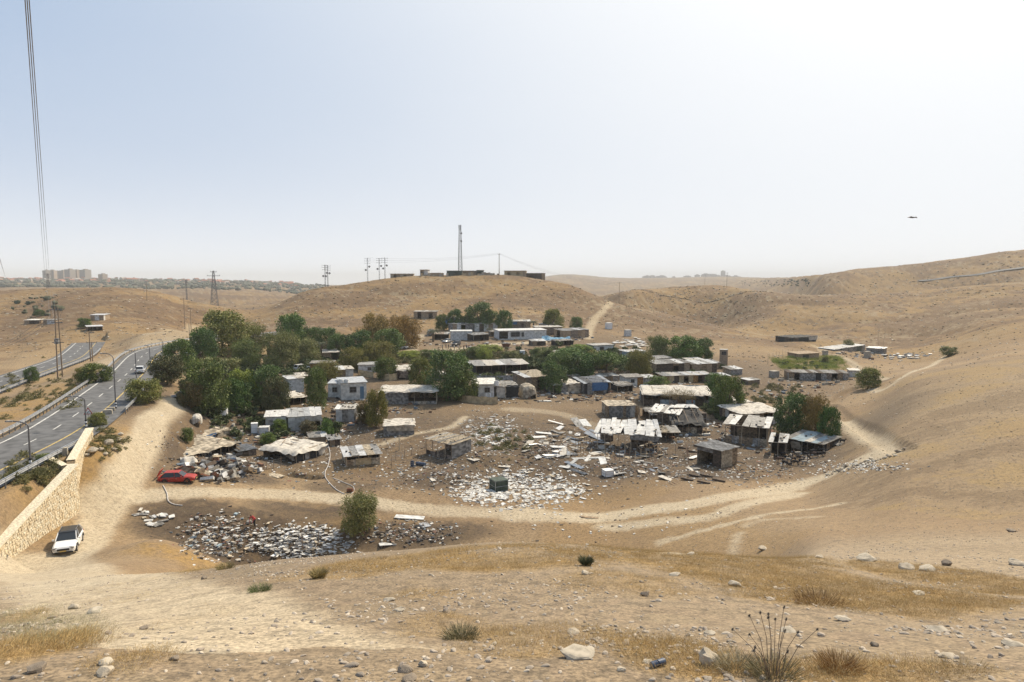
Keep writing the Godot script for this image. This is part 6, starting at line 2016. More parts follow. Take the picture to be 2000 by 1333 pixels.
	fence("pen_fence", "front wire of the pen with the blue barrels", [765,915, 800,917, 840,910, 868,900], 18, M.cable, 2.2, "wire")
	fence("pen_fence", "wire mesh below the scrap and the cream shed", [492,915, 520,918, 548,912], 18, M.cable, 1.4, "wire")
	fence("pen_fence", "rusty mesh pen in front of the ruined shelter", [1183,897, 1220,902, 1262,902], 24, M.rust, 1.2, "wire")
	fence("pen_fence", "rusty mesh pen right of the ruined shelter", [1268,897, 1300,888, 1340,884, 1345,905], 18, M.rust, 1.4, "wire")
	fence("pen_fence", "stick pen on the open ground by the blue tarpaulin hut", [1160,780, 1190,782, 1225,780], 12, M.pole, 1.6, "wire")
	fence("pen_fence", "stick fence between the canvas hut and the wide shelter", [1236,800, 1250,815, 1246,838], 18, M.pole, 0.8, "boards")
	fence("pen_fence", "stakes along the back of the green plot", [1503,700, 1540,692, 1580,690, 1640,700], 9, M.cable, 4.0, "wire")
	fence("pen_fence", "stakes between the troughs and the brown pens", [1452,772, 1480,760, 1520,766, 1560,772], 10, M.pole, 2.5, "wire")
	fence("pen_fence", "sticks above the yellow garden at the yard edge", [770,705, 800,696, 830,690, 860,692], 12, M.pole, 3.0, "wire")
	# green plot
	var corners := [[1503,700], [1640,697], [1660,722], [1528,724]]
	var q := []
	for c in corners: q.append(spot(c[0], c[1]))
	var cxf := []
	var ccol := []
	var tuft := blade_tuft(30, 0.75, 0.5, Color(0.15, 0.235, 0.04), Color(0.38, 0.41, 0.10))
	for i in 2600:
		var s := rng.randf()
		var t := rng.randf()
		var p: Vector3 = q[0].lerp(q[1], s).lerp(q[3].lerp(q[2], s), t)
		if absf(fmod(t * 5.0, 1.0) - 0.5) < 0.17: continue
		if n_mid.get_noise_2d(p.x * 1.5, p.z * 1.5) < -0.1 and rng.randf() < 0.75: continue
		p.y = ground(p.x, p.z)
		cxf.append(Transform3D(Basis(Vector3.UP, rng.randf() * 6.0) * Basis.from_scale(Vector3.ONE * rng.randf_range(0.8, 1.7)), p))
		ccol.append(Color(0.9, 0.9, 0.9).lerp(Color(1.3, 1.05, 0.8), clampf(n_mid.get_noise_2d(p.x * 2, p.z * 2) + 0.4, 0.0, 1.0)))
	scatter("green_crop", tuft, M.leaf, cxf, ccol, "plot of green and yellowing crop rows on the far slope", "crops")
	# odd poles, ladder and leaning poles
	for s in [[1715,686,52,0.0,"upright pole of the pair in the farthest camp"], [1723,688,50,0.12,"leaning pale pole in the farthest camp"], [1500,712,20,0.0,"short post at the corner of the green plot"], [780,880,30,0.0,"tall stake in the wire pen"], [1093,640,22,0.0,"thin pole in the upper village"], [847,668,26,0.0,"thin mast behind the parked cars"]]:
		var p := spot(s[0], s[1])
		var h: float = s[2] * per_px(p)
		var g := Geo.new()
		g.tube(Vector3(0, -0.4, 0), Vector3(h * s[3], h, 0), 0.09, 0.06, 6)
		g.tube(Vector3(h * s[3] - 0.25, h * 0.97, 0), Vector3(h * s[3] + 0.25, h * 0.97, 0), 0.03, 0.03, 5)
		tag(part(self, "wooden_pole", g.mesh(), M.pole_pale, Transform3D(Basis.IDENTITY, p)), s[4], "pole")
	var pl := spot(1708, 755)
	var hl := 42 * per_px(pl)
	var lo := thing("ladder", "pale wooden ladder frame standing beside the round bush", "ladder", "", Transform3D(Basis.IDENTITY, pl))
	for e in [-0.32, 0.32]: box_part(lo, "rail", M.pole_pale, at(e, hl * 0.5 - 0.1, 0), Vector3(0.09, hl, 0.09))
	for i in 8: box_part(lo, "rung", M.pole_pale, at(0, hl * (i + 0.7) / 8.0, 0), Vector3(0.62, 0.07, 0.06))
	# boat shaped heap of a skip in the garden, cars
	var sk := spot(988, 678)
	var so := thing("skip", "dark rusty skip heaped with rubbish in the upper yard", "skip", "", at(sk.x, sk.y, sk.z, 0.2))
	var sg := Geo.new()
	var sb := [Vector3(-0.9, 0, 0.8), Vector3(0.9, 0, 0.8), Vector3(0.9, 0, -0.8), Vector3(-0.9, 0, -0.8)]
	var st := [Vector3(-1.6, 1.3, 1.0), Vector3(1.6, 1.3, 1.0), Vector3(1.6, 1.3, -1.0), Vector3(-1.6, 1.3, -1.0)]
	for i in 4: sg.quad(sb[i], sb[(i + 1) % 4], st[(i + 1) % 4], st[i])
	part(so, "body", sg.mesh(), M.rust)
	part(so, "load", cloth_sheet(Vector3(-1.5, 1.25, 0.95), Vector3(1.5, 1.25, 0.95), Vector3(1.5, 1.25, -0.95), Vector3(-1.5, 1.25, -0.95), 8, 6, -0.5, 0.4, 0.0), M.tarp_grey)
	ribbon([638,863, 644,885, 642,905, 635,922, 636,935, 648,950, 660,960, 672,966], 0.065, M.hose, "hose", "pale hose running down the slope past the cream shed")
	ribbon([318,950, 326,966, 328,980, 340,987, 356,989], 0.07, M.hose, "hose", "short grey hose in front of the red car")
	ribbon([650,935, 675,945, 690,952, 690,962, 684,966], 0.05, M.hose, "hose", "thin hose curling to the rusty drum")
	# vehicles
	var c0 := spot(126, 1086)
	car("white_car", "white crossover car with a dark roof parked beside the stone wall", Transform3D(Basis(Vector3.UP, 0.40), c0 + Vector3(-0.9, 0, -1.9)), 4.4, 1.86, 1.62, M.car_white, {"roof": M.car_black, "rails": true})
	var c1 := spot(340, 944)
	var wreck := car("wrecked_car", "wrecked red saloon without wheels caps at the edge of the scrap", Transform3D(Basis(Vector3.UP, 1.75), c1 + Vector3(0, -0.12, -0.9)), 4.2, 1.7, 1.36, M.car_red, {"wreck": true, "rim": M.rust})
	box_part(wreck, "boot_lid", M.car_red, Transform3D(Basis(Vector3.RIGHT, -1.1), Vector3(0, 1.25, -2.0)), Vector3(1.35, 0.05, 0.9))
	var c2 := spot(274, 731)
	car("white_car", "small white car driving away on the highway", Transform3D(Basis(Vector3.UP, PI + 0.4), Vector3(c2.x, ROAD_AY + 0.01, c2.z)), 3.9, 1.7, 1.5, M.car_white, {})
	var c3 := spot(356, 781)
	car("dark_car", "dark blue car parked under the trees on the dirt road", Transform3D(Basis(Vector3.UP, -0.9), c3), 4.4, 1.75, 1.5, M.car_dark, {})
	var c4 := spot(590, 724)
	car("white_jeep", "white estate car parked in the clearing between the trees", Transform3D(Basis(Vector3.UP, PI - 0.6), c4), 4.5, 1.8, 1.75, M.car_white, {"van": true})
	var n := 0
	for e in [[785,682,"white", 1.3,"white car nearest the garden in the parked row"], [796,676,"dark", 1.2,"dark car second in the parked row"], [803,671,"black", 1.3,"black van like car third in the parked row"], [810,664,"dark", 1.2,"dark car at the far end of the parked row"]]:
		var p := spot(e[0], e[1])
		car("parked_car", e[4], Transform3D(Basis(Vector3.UP, e[3]), p), 4.4, 1.78, 1.6, M["car_" + e[2]], {"group": "cars parked at the yard", "van": n == 2})
		n += 1
	var c5 := spot(891, 676)
	car("parked_car", "dark pickup standing among the people in the yard", Transform3D(Basis(Vector3.UP, -0.3), c5), 4.8, 1.85, 1.8, M.car_black, {"group": "cars parked at the yard", "van": true})
	var c6 := spot(873, 670)
	car("parked_car", "silver car left of the dark pickup in the yard", Transform3D(Basis(Vector3.UP, -0.5), c6), 4.3, 1.75, 1.5, M.car_silver, {"group": "cars parked at the yard"})

func build_trees() -> void:
	# [u, v of the foot, height, width, kind, label]
	var list := [
		[700,1040,84,82,"feather","feathery acacia growing out of the rubbish pit"],
		[435,695,90,105,"olive","tall broad olive green tree at the back of the grove"],
		[396,704,66,56,"dark","dark tree left of the tall olive green one"],
		[490,696,70,66,"feather","greyish feathery tree behind the grove"],
		[572,695,86,66,"green","bright green tree at the far edge of the grove"],
		[612,694,58,50,"dark","dark round tree right of the bright green one"],
		[642,694,56,46,"dark","dark tree between the two palms"],
		[660,700,50,44,"dark","low dark tree before the right palm"],
		[550,722,80,76,"feather","feathery tree in the middle of the grove"],
		[600,708,50,60,"feather","pale feathery tree behind the white estate car"],
		[482,722,62,66,"feather","low feathery tree left of centre in the grove"],
		[352,722,64,62,"dark","dark tree nearest the highway"],
		[326,752,62,70,"russet","russet leafed tree beside the dirt road"],
		[420,742,48,95,"umbrella","flat umbrella tree among the grove"],
		[405,808,112,92,"olive","large olive tree above the white round tank"],
		[372,800,60,50,"russet","thin russet tree beside the parked dark car"],
		[462,806,70,60,"dark","dark tree right of the large olive tree"],
		[475,788,72,66,"yellow","yellow green tree lit in the grove"],
		[520,792,84,74,"dark","dark leafy tree behind the tin sheds"],
		[541,812,80,56,"russet","brownish tree beside the small tin shed"],
		[618,800,84,48,"olive","slender olive tree left of the white house"],
		[640,742,40,50,"feather","pale tree behind the white house"],
		[735,835,78,46,"olive","leafy tree at the corner of the beige house"],
		[715,830,50,40,"russet","scrubby tree below the white house"],
		[785,680,68,74,"brown","golden brown tree at the yard edge"],
		[732,684,74,62,"brown","brown tree left of the golden one"],
		[760,690,50,60,"dark","dark tree under the golden crown"],
		[702,698,56,56,"dark","dark tree in the shade left of the brown one"],
		[738,716,54,66,"feather","feathery tree below the brown trees"],
		[690,722,46,56,"feather","grey green tree beside the clearing"],
		[752,740,44,48,"dark","dark fig tree behind the tan cloth screens"],
		[878,780,100,98,"dark","largest dark tree standing behind the tan cloth fence"],
		[822,762,66,54,"olive","olive tree left of the largest dark tree"],
		[906,782,60,56,"dark","dark lower tree right of the largest one"],
		[890,645,44,34,"dark","dark tree left of the upper tree clump"],
		[938,645,58,60,"dark","largest dark tree of the upper village"],
		[985,648,44,34,"dark","dark tree right of the upper tree clump"],
		[915,645,30,34,"dark","low dark tree in the upper tree clump"],
		[958,645,40,40,"dark","dark tree inside the upper tree clump"],
		[862,646,34,28,"dark","small dark tree by the faded blue shelter"],
		[1080,645,42,44,"olive","round tree at the foot of the hill"],
		[1126,648,30,28,"dark","small dark tree at the foot of the hill track"],
		[1090,738,54,64,"dark","dark tree at the left of the central thicket"],
		[1131,736,50,78,"dark","broad dark tree of the central thicket"],
		[1185,738,56,80,"flat","flat topped dark tree of the central thicket"],
		[1165,720,36,60,"olive","olive tree behind the central thicket"],
		[1108,712,34,70,"green","green fruit tree behind the central thicket"],
		[1081,766,62,58,"dark","round dark tree before the ragged white roof"],
		[1250,736,56,58,"feather","grey feathery tree right of the thicket"],
		[1283,702,50,48,"feather","feathery tree above the pole frame"],
		[1336,706,54,72,"green","bright round tree beside the bare hill"],
		[1372,706,48,46,"dark","dark tree beside the bright round one"],
		[1284,766,34,50,"green","small umbrella shaped green tree"],
		[1420,812,82,68,"dark","dark tree behind the hutch"],
		[1396,762,36,38,"green","green tree at the end of the orange doors"],
		[1408,800,48,46,"green","brighter tree before the dark one by the hutch"],
		[1548,856,94,74,"dark","dark half of the big pair of trees on the right"],
		[1592,862,96,58,"brown","orange brown tree within the big pair on the right"],
		[1620,866,76,44,"dark","slim dark tree at the right end of the big pair"],
		[1696,760,42,52,"olive","round olive bush tree beside the ladder"],
	]
	for t in list: plant_tree(t[0], t[1], t[2], t[3], t[4], t[5])
	var bushes := [
		[278,786,48,78,"olive","large dark bush between highway and dirt road"],
		[186,748,40,62,"dark","dark bush on the verge across the highway"],
		[160,742,26,30,"feather","pale bush beside the verge bush"],
		[62,748,34,28,"dark","dark bush at the end of the second road"],
		[190,834,28,38,"olive","bush beside the warning triangle"],
		[85,905,20,30,"feather","scrub behind the near street lamp"],
		[523,868,24,34,"green","green bush in front of the cage tank"],
		[546,846,28,30,"green","creeper bush on the small tin shed"],
		[602,848,28,36,"russet","brown bush under the cloth awning"],
		[640,856,40,24,"green","upright green bush beside the cream shed"],
		[365,864,30,26,"olive","bush beside the white hooped tent"],
		[780,836,10,10,"green","little green shrub above the grey hut"],
		[945,706,28,34,"yellow","yellow green shrub in the garden"],
		[920,702,26,40,"dark","dark hedge shrub at the yard edge"],
		[955,690,18,60,"yellow","pale yellow shrub along the garden"],
		[1000,705,20,40,"olive","olive shrub by the white box tank"],
		[1060,702,24,50,"olive","olive shrub beside the thicket"],
		[1135,690,18,50,"yellow","lime green creeper above the thicket"],
		[1657,684,22,22,"feather","grey bush in the farthest camp"],
		[1852,696,20,34,"olive","olive bush alone on the bare right slope"],
		[76,618,14,20,"dark","dark bush in the gully beyond the second road"],
		[165,642,22,28,"dark","dark bush between the huts across the highway"],
		[1612,712,16,16,"olive","single bush in the green plot"],
		[800,702,18,50,"yellow","straw yellow shrub above the sheds"],
		[840,700,18,50,"dark","dark hedge shrub below the people"],
	]
	for t in bushes: plant_tree(t[0], t[1], t[2], t[3], t[4], t[5], "", "bush")
	var pm := palm_meshes()
	for t in [[525,694,62,"left palm above the grove"], [680,694,58,"right palm above the grove with shaggy fronds"], [628,700,48,"short palm hidden among the dark trees"], [846,668,36,"slender palm beside the grey tent"], [1042,646,28,"small palm right of the blue awning house"], [955,655,20,"small palm before the pale roofed huts"]]:
		var p := spot(t[0], t[1])
		var h: float = t[2] * per_px(p)
		var o := thing("palm_tree", t[3], "palm", "", at(p.x, p.y, p.z, rng.randf() * 6.0))
		var sc := Transform3D(Basis.from_scale(Vector3(h, h, h)), Vector3.ZERO)
		part(o, "trunk", pm[0], M.bark, sc)
		part(o, "crown", pm[1], M.leaf, sc)
	# bare twiggy tree
	var pt := spot(1325, 800)
	var bt := thing("bare_tree", "leafless twiggy tree in front of the wide shelter", "tree", "", Transform3D(Basis.IDENTITY, pt))
	part(bt, "trunk", trunk_mesh(4.2, 6.0, 0.14, 2), M.bark)
	var tw := Geo.new()
	tw.colored = true
	for i in 1500:
		var a := rng.randf() * TAU
		var r := 3.4 * sqrt(rng.randf())
		var q := Vector3(cos(a) * r, 2.6 + rng.randf() * 1.5 - r * 0.12, sin(a) * r)
		tw.col = Color(0.26, 0.20, 0.10).lerp(Color(0.38, 0.28, 0.13), rng.randf())
		leaf_card(tw, q, Vector3(cos(a) * 0.5 + rng.randfn() * 0.5, 0.9, sin(a) * 0.5 + rng.randfn() * 0.5).normalized(), rng.randf_range(0.3, 0.8), 0.025)
	part(bt, "twigs", tw.mesh(), M.vcol)

# ---------------------------------------------------------------- scrap, animals, foreground
func piece(called: String, label: String, category: String, group: String, u: float, v: float, size: Vector3, m: Material, tilt: float, corr := false, yaw := -1.0, roll := 0.0, lift := 0.0) -> void:
	var p := spot(u, v)
	if p.z > -50.0: return
	var b := Basis(Vector3.UP, rng.randf() * TAU if yaw < 0 else yaw) * Basis(Vector3.RIGHT, tilt) * Basis(Vector3.BACK, roll)
	var y := p.y + size.y * 0.5 + lift + absf(sin(tilt)) * size.z * 0.32 + absf(sin(roll)) * size.x * 0.32
	var o := MeshInstance3D.new()
	o.name = numbered(called)
	o.mesh = corr_sheet if corr else unit_box
	o.material_override = m
	add_child(o)
	o.transform = Transform3D(b * Basis.from_scale(Vector3(size.x, 1.2 if corr else size.y, size.z)), Vector3(p.x, y, p.z))
	var look := "long" if maxf(size.x, size.z) > 1.3 else ("middling" if maxf(size.x, size.z) > 0.75 else "small")
	for k in TONES:
		if M[k] == m: look += " " + TONES[k]
	tag(o, label.replace("{look}", look), category, group)

const TONES := {"tin_bright": "white metal", "tarp_white": "off-white", "plaster": "cream", "tin_white": "pale metal", "board_pale": "tan wooden", "plastic_white": "clean white", "tin_dull": "dull grey", "board": "brown wooden", "tarp_grey": "dark grey", "board_dark": "blackened", "plaster_blue": "bluish", "rust": "rusty", "tarp_black": "black", "pole_pale": "pale", "pole": "brown"}

func in_heap(u: float, v: float, ru: float, rv: float) -> Vector2:
	# a place in a ragged heap: clumps thrown together, thinning outwards
	var q := Vector2(u, v)
	for i in 4:
		var a := rng.randf() * TAU
		var r := sqrt(rng.randf()) * (1.0 + 0.35 * rng.randfn() * rng.randf())
		q = Vector2(u + cos(a) * r * ru, v + sin(a) * r * rv)
		if n_mid.get_noise_2d(q.x * 0.9, q.y * 2.2) > -0.06: break
	return q

func build_scrap() -> void:
	var white := mats("tin_bright tarp_white plaster tin_white board_pale plastic_white tarp_grey tin_dull plaster tin_bright")
	var mixed := mats("tin_white tin_dull board_pale board tarp_grey tin_bright board_dark tarp_white plaster_blue")
	# the fallen corrugated roof: [u, v, length, width, yaw, tilt, material]
	var k := 0
	var names := ["topmost", "leaning", "bent", "long", "twisted", "rusty edged", "short", "propped", "half buried", "flat", "narrow", "lowest"]
	for s in [[1128,832,3.2,1.6,0.5,0.5,"tin_dull"], [1142,830,2.8,1.8,0.4,0.35,"tin"], [1150,848,4.2,0.9,0.75,0.25,"tin_bright"], [1160,856,4.0,0.9,0.8,0.2,"tin_bright"], [1168,850,3.6,0.9,0.8,0.25,"tin_bright"], [1130,862,4.4,0.8,1.0,0.15,"tin"], [1090,874,2.6,1.3,1.9,0.1,"tin_white"], [1104,884,2.8,1.2,0.5,0.15,"tin"], [1074,890,2.4,1.0,2.2,0.1,"tin_bright"], [1150,896,5.6,0.8,1.9,0.05,"tin_white"], [1122,910,3.4,0.9,0.75,0.1,"tin"], [1130,922,3.0,0.8,0.75,0.05,"tin_dull"]]:
		piece("roof_sheet", "%s corrugated sheet of the collapsed roof beside the ruined shelter" % names[k], "metal sheet", "fallen corrugated sheets", s[0], s[1], Vector3(s[3], 0.05, s[2]), M[s[6]], s[5], true, s[4])
		k += 1
	for i in 26:
		var q := in_heap(1130, 856, 50, 28)
		piece("rafter_pole", "{look} pole sticking out of the collapsed roof", "pole", "poles of the collapsed roof", q.x, q.y, Vector3(0.08, 0.08, rng.randf_range(1.6, 3.6)), pick(mats("pole_pale pole board")), rng.randf_range(-0.5, 0.1))
	# broken pale sheets in the three heaps
	for h in [[1015,955,112,32,200,"{look} offcut in the pale heap around the green box"], [955,842,48,30,90,"{look} offcut in the grey litter below the cloth fence"]]:
		for i in h[4]:
			var q := in_heap(h[0], h[1], h[2], h[3])
			piece("scrap_offcut", h[5], "scrap", h[5].replace("{look} offcut", "offcuts"), q.x, q.y, Vector3(rng.randf_range(0.3, 1.1), 0.04, rng.randf_range(0.2, 0.55)), pick(white), rng.randf_range(-0.14, 0.14), false, -1.0, rng.randf_range(-0.1, 0.1), rng.randf() * 0.06)
	for i in 190:
		var q := in_heap(590, 1058, 92, 30)
		piece("broken_board", "{look} board broken in the layered heap at the pit bottom", "board", "pale boards heaped in the pit", q.x, q.y, Vector3(rng.randf_range(0.4, 1.3), 0.04, rng.randf_range(0.15, 0.42)), pick(white), rng.randf_range(-0.12, 0.12), false, -1.0, rng.randf_range(-0.1, 0.1), rng.randf() * 0.06)
	for i in 70:
		var q := in_heap(430, 1050, 75, 42)
		piece("rubbish_piece", "{look} rubbish strewn on the dark bank of the pit", "rubbish", "rubbish on the pit bank", q.x, q.y, Vector3(rng.randf_range(0.25, 0.7), rng.randf_range(0.04, 0.2), rng.randf_range(0.15, 0.4)), pick(mixed), rng.randf_range(-0.4, 0.4))
	for i in 24:
		var q := in_heap(300, 1012, 42, 16)
		piece("rubbish_slab", "{look} slab tipped over the rim of the pit", "slab", "slabs on the pit rim", q.x, q.y, Vector3(rng.randf_range(0.4, 1.1), 0.08, rng.randf_range(0.25, 0.6)), pick(white), rng.randf_range(-0.3, 0.3))
	# the scrap yard behind the red car
	for i in 120:
		var q := in_heap(420, 922, 72, 20)
		piece("scrap_piece", "{look} scrap piece heaped behind the wrecked red car", "scrap", "scrap behind the red car", q.x, q.y, Vector3(rng.randf_range(0.4, 1.9), rng.randf_range(0.06, 0.6), rng.randf_range(0.2, 0.8)), pick(mats("tin_white tin_dull board_pale board tarp_grey tin_bright board_dark tarp_white rust tarp_black board_dark")), rng.randf_range(-0.7, 0.7), false, -1.0, rng.randf_range(-0.4, 0.4), rng.randf() * 0.4)
	for s in [[368,905,2.4,"tarp_white","cream cloth thrown over scrap in front of the beige shelter"], [480,915,2.6,"tarp_white","white bundle at the right of the scrap"], [445,930,2.2,"tarp_grey","grey cloth heaped in the middle of the scrap"], [400,928,2.2,"tarp","tan cloth bundle in the scrap"]]:
		var p := spot(s[0], s[1])
		var w: float = s[2]
		tag(part(self, "cloth_bundle", cloth_sheet(Vector3(-w / 2, 0.15, w / 2), Vector3(w / 2, 0.1, w / 2), Vector3(w / 2, 0.15, -w / 2), Vector3(-w / 2, 0.2, -w / 2), 10, 10, -0.9, 0.7, 0.2), M[s[3]], Transform3D(Basis(Vector3.UP, rng.randf()), p)), s[4], "cloth")
	for s in [[458,908,0.34,"blue grey barrel lying in the scrap","plastic_blue"], [452,922,0.38,"grey drum standing in the scrap","tin_dull"]]:
		var p := spot(s[0], s[1])
		var g := Geo.new()
		g.tube(Vector3(-0.5, s[2] + 0.3, 0), Vector3(0.5, s[2] + 0.3, 0), s[2], s[2], 12)
		for e in [-0.48, -0.16, 0.16, 0.44]: g.tube(Vector3(e, s[2] + 0.3, 0), Vector3(e + 0.05, s[2] + 0.3, 0), s[2] * 1.05, s[2] * 1.05, 12)
		tag(part(self, "barrel", g.mesh(), M[s[4]], Transform3D(Basis(Vector3.UP, 0.5), p)), s[3], "barrel")
	# loose sheets that lie apart: [u, v, w, l, yaw, material, label]
	for s in [[537,930,1.3,2.4,1.1,"board_pale","pale board lying on the bare slope below the wire mesh"], [800,1012,1.1,3.4,1.5,"tin_white","stack of pale planks beyond the acacia"], [830,1026,1.0,1.4,0.5,"tin_bright","short ridged sheet right of the plank stack"], [757,1064,0.8,1.8,1.9,"tin_white","broad pale sheet at the rim of the pit"], [985,912,0.9,1.7,1.4,"tarp_white","white board alone under the litter slope"], [662,842,1.2,2.2,1.5,"tin_bright","ridged sheet leaning below the grey storage shed"], [925,898,1.2,1.6,0.8,"tarp_white","white sheet beside a black tyre on the slope"], [1062,784,1.2,3.4,1.8,"tin_white","pale sheets lying below the rounded tent"], [1030,662,1.0,3.5,2.4,"tin_white","white ramp sheet before the long white building"], [1152,1012,0.5,2.0,1.4,"board","brown plank on the dirt track"], [845,938,0.6,1.3,0.4,"tarp_white","white slat on the dark slope"], [905,940,0.5,1.5,1.0,"tarp_white","long white slat above the green box"]]:
		piece("loose_sheet", s[6], "sheet", "", s[0], s[1], Vector3(s[2], 0.06, s[3]), M[s[5]], 0.04, s[5] == "tin_bright", s[4])
	for i in 86:
		var q := in_heap(1110, 868, 80, 42) if i < 62 else in_heap(1260, 905, 120, 32)
		piece("fallen_sheet", "{look} sheet thrown down around the collapsed roof" if i < 62 else "{look} sheet lying on the dung slope below the shelters", "sheet", "sheets thrown about the ruins" if i < 62 else "sheets on the dung slope", q.x, q.y, Vector3(rng.randf_range(0.5, 1.1), 0.05, rng.randf_range(1.0, 3.2)), pick(mats("tin_bright tin_white tin_dull tarp_white board_pale tarp_grey board_dark")), rng.randf_range(-0.25, 0.25), i % 2 == 0, -1.0, rng.randf_range(-0.15, 0.15))
	# white sheets spread on the far slope, stones lined along the track
	for i in 70:
		var q := in_heap(1232, 671, 32, 9)
		piece("white_sheet", "{look} sheet laid out on the slope above the thicket", "sheet", "white sheets laid on the slope", q.x, q.y, Vector3(rng.randf_range(1.2, 3.0), 0.08, rng.randf_range(1.0, 2.0)), pick(mats("tin_bright tarp_white plaster")), rng.randf_range(-0.15, 0.15), false, -1.0, 0.0, rng.randf() * 0.2)
	for i in 40:
		var q := in_heap(1770, 697, 42, 6)
		piece("pale_rubbish", "{look} rubbish strewn beside the farthest camp", "rubbish", "rubbish by the farthest camp", q.x, q.y, Vector3(rng.randf_range(0.8, 2.2), 0.4, rng.randf_range(0.6, 1.4)), pick(mats("tin_bright tarp_white plaster tarp_grey")), rng.randf_range(-0.2, 0.2))
	# barrels half sunk, black beams and tyres on the slope
	k = 0
	for s in [[1342,939,"first"], [1358,932,"second"], [1380,932,"third"], [1375,945,"fourth"], [1404,941,"fifth"], [1335,877,"sixth"], [1365,873,"seventh"], [1352,884,"eighth"]]:
		piece("dark_sleeper", "%s black sleeper from the left on the dung slope" % s[2], "beam", "black sleepers on the slope", s[0], s[1], Vector3(0.3, 0.25, 1.7), M.board_dark, 0.05, false, 1.0)
	# litter: uncountable small bits
	var xf := []
	var col := []
	for h in [[1015,955,125,38,3600,0.85], [955,845,60,42,2200,0.7], [590,1058,100,34,2600,0.75], [940,965,60,18,1200,0.9], [1090,960,60,14,700,0.9], [430,1050,85,48,1700,0.42], [1110,880,90,45,900,0.4], [1280,915,150,40,1300,0.45], [850,925,120,40,700,0.45], [420,920,85,28,900,0.4], [1480,925,140,30,700,0.5], [800,1040,110,24,700,0.45], [700,870,120,50,500,0.4], [1680,912,90,14,800,0.7], [960,780,80,30,200,0.5], [540,900,110,40,500,0.4], [1300,770,150,60,500,0.45], [1150,770,120,40,400,0.45], [980,700,200,50,500,0.5], [1120,660,50,10,300,0.6], [1600,735,100,30,300,0.5], [1570,890,60,30,300,0.45], [1180,1010,260,50,250,0.6], [320,870,30,60,100,0.5], [1000,870,360,70,2600,0.42], [1350,860,240,70,1800,0.42], [560,860,220,60,1500,0.42], [1150,745,280,40,900,0.5], [700,920,200,50,700,0.42]]:
		for i in int(h[4] * 0.75):
			var q := in_heap(h[0], h[1], h[2], h[3])
			if rng.randf() < 0.3: q = in_heap(h[0], h[1], h[2] * 0.5, h[3] * 0.5)
			var p := spot(q.x, q.y)
			if p.z > -50.0: continue
			var s: float = (0.05 + 0.2 * pow(rng.randf(), 2.0)) * (1.0 if h[0] != 980 else 1.6) * (1.25 if h[5] > 0.8 else 1.0)
			xf.append(Transform3D(Basis(Vector3.UP, rng.randf() * 6.0) * Basis(Vector3.RIGHT, rng.randf_range(-0.5, 0.5)) * Basis.from_scale(Vector3(s * rng.randf_range(0.8, 2.2), s * rng.randf_range(0.15, 0.6), s)), p + Vector3(0, 0.02, 0)))
			var t := rng.randf()
			if t < h[5]: col.append(Color(0.62, 0.6, 0.55) * rng.randf_range(0.6, 1.1))
			elif t < h[5] + 0.36: col.append(Color(0.10, 0.075, 0.055) * rng.randf_range(0.4, 1.6))
			else: col.append([Color(0.30, 0.22, 0.14), Color(0.14, 0.17, 0.20), Color(0.24, 0.12, 0.08), Color(0.28, 0.26, 0.22), Color(0.04, 0.04, 0.045)][rng.randi() % 5])
	scatter("litter", unit_box, M.vcol, xf, col, "small litter strewn over the slopes and the pit", "litter")
	# stones on the slopes of the hills and the valley sides
	xf = []
	col = []
	var rm := rock_mesh(31, 0.65)
	for i in 13000:
		var extra := i >= 6500
		var q: Vector2
		if extra: q = Vector2(rng.randf_range(1350, 2000), rng.randf_range(730, 1080))
		elif i < 1600: q = Vector2(rng.randf_range(1300, 2000), rng.randf_range(760, 1090))
		elif i < 2600: q = in_heap(1010, 590, 150, 26)
		elif i < 3500: q = in_heap(1000, 560, 380, 60)
		elif i < 4600: q = Vector2(rng.randf_range(1430, 2000), rng.randf_range(560, 700))
		elif i < 5200: q = Vector2(rng.randf_range(0, 420), rng.randf_range(580, 760))
		else: q = Vector2(rng.randf_range(180, 1700), rng.randf_range(800, 1090))
		var p := spot(q.x, q.y)
		if p.z < -900.0 or p.z > -30.0: continue
		var far := per_px(p) / 0.08
		var s := 0.09 * pow(far, 0.75) * (0.5 + 1.6 * pow(rng.randf(), 3.0))
		xf.append(Transform3D(Basis(Vector3.UP, rng.randf() * 6.0) * Basis.from_scale(Vector3(s * 1.3, s, s)), p + Vector3(0, s * 0.15, 0)))
		col.append(Color(0.42, 0.34, 0.25) * rng.randf_range(0.45, 1.15))
	scatter("slope_stones", rm, M.vcol, xf, col, "small stones scattered over the dry slopes", "stones")
	# dry dwarf scrub and outcrops that speckle the hills
	xf = []
	col = []
	for i in 15000:
		var q: Vector2
		if i < 5000: q = Vector2(rng.randf_range(430, 1500), rng.randf_range(540, 640))
		elif i < 10000: q = Vector2(rng.randf_range(1180, 2000), rng.randf_range(490, 700))
		elif i < 12500: q = Vector2(rng.randf_range(0, 480), rng.randf_range(560, 700))
		else: q = Vector2(rng.randf_range(1400, 2000), rng.randf_range(690, 900))
		if n_mid.get_noise_2d(q.x * 0.5, q.y * 1.5) < -0.05 and rng.randf() < 0.7: continue
		var p := spot(q.x, q.y)
		if p.z < -1000.0 or p.z > -60.0: continue
		var s := 0.14 * pow(per_px(p) / 0.06, 0.85) * (0.5 + 1.7 * pow(rng.randf(), 2.5)) * (0.6 if p.z > -140.0 else 1.0)
		xf.append(Transform3D(Basis(Vector3.UP, rng.randf() * 6.0) * Basis.from_scale(Vector3(s * rng.randf_range(1.0, 2.2), s * 0.8, s)), p + Vector3(0, s * 0.1, 0)))
		col.append(Color(0.20, 0.14, 0.08).lerp(Color(0.12, 0.10, 0.055), rng.randf()) if rng.randf() < 0.6 else Color(0.47, 0.41, 0.33) * rng.randf_range(0.7, 1.1))
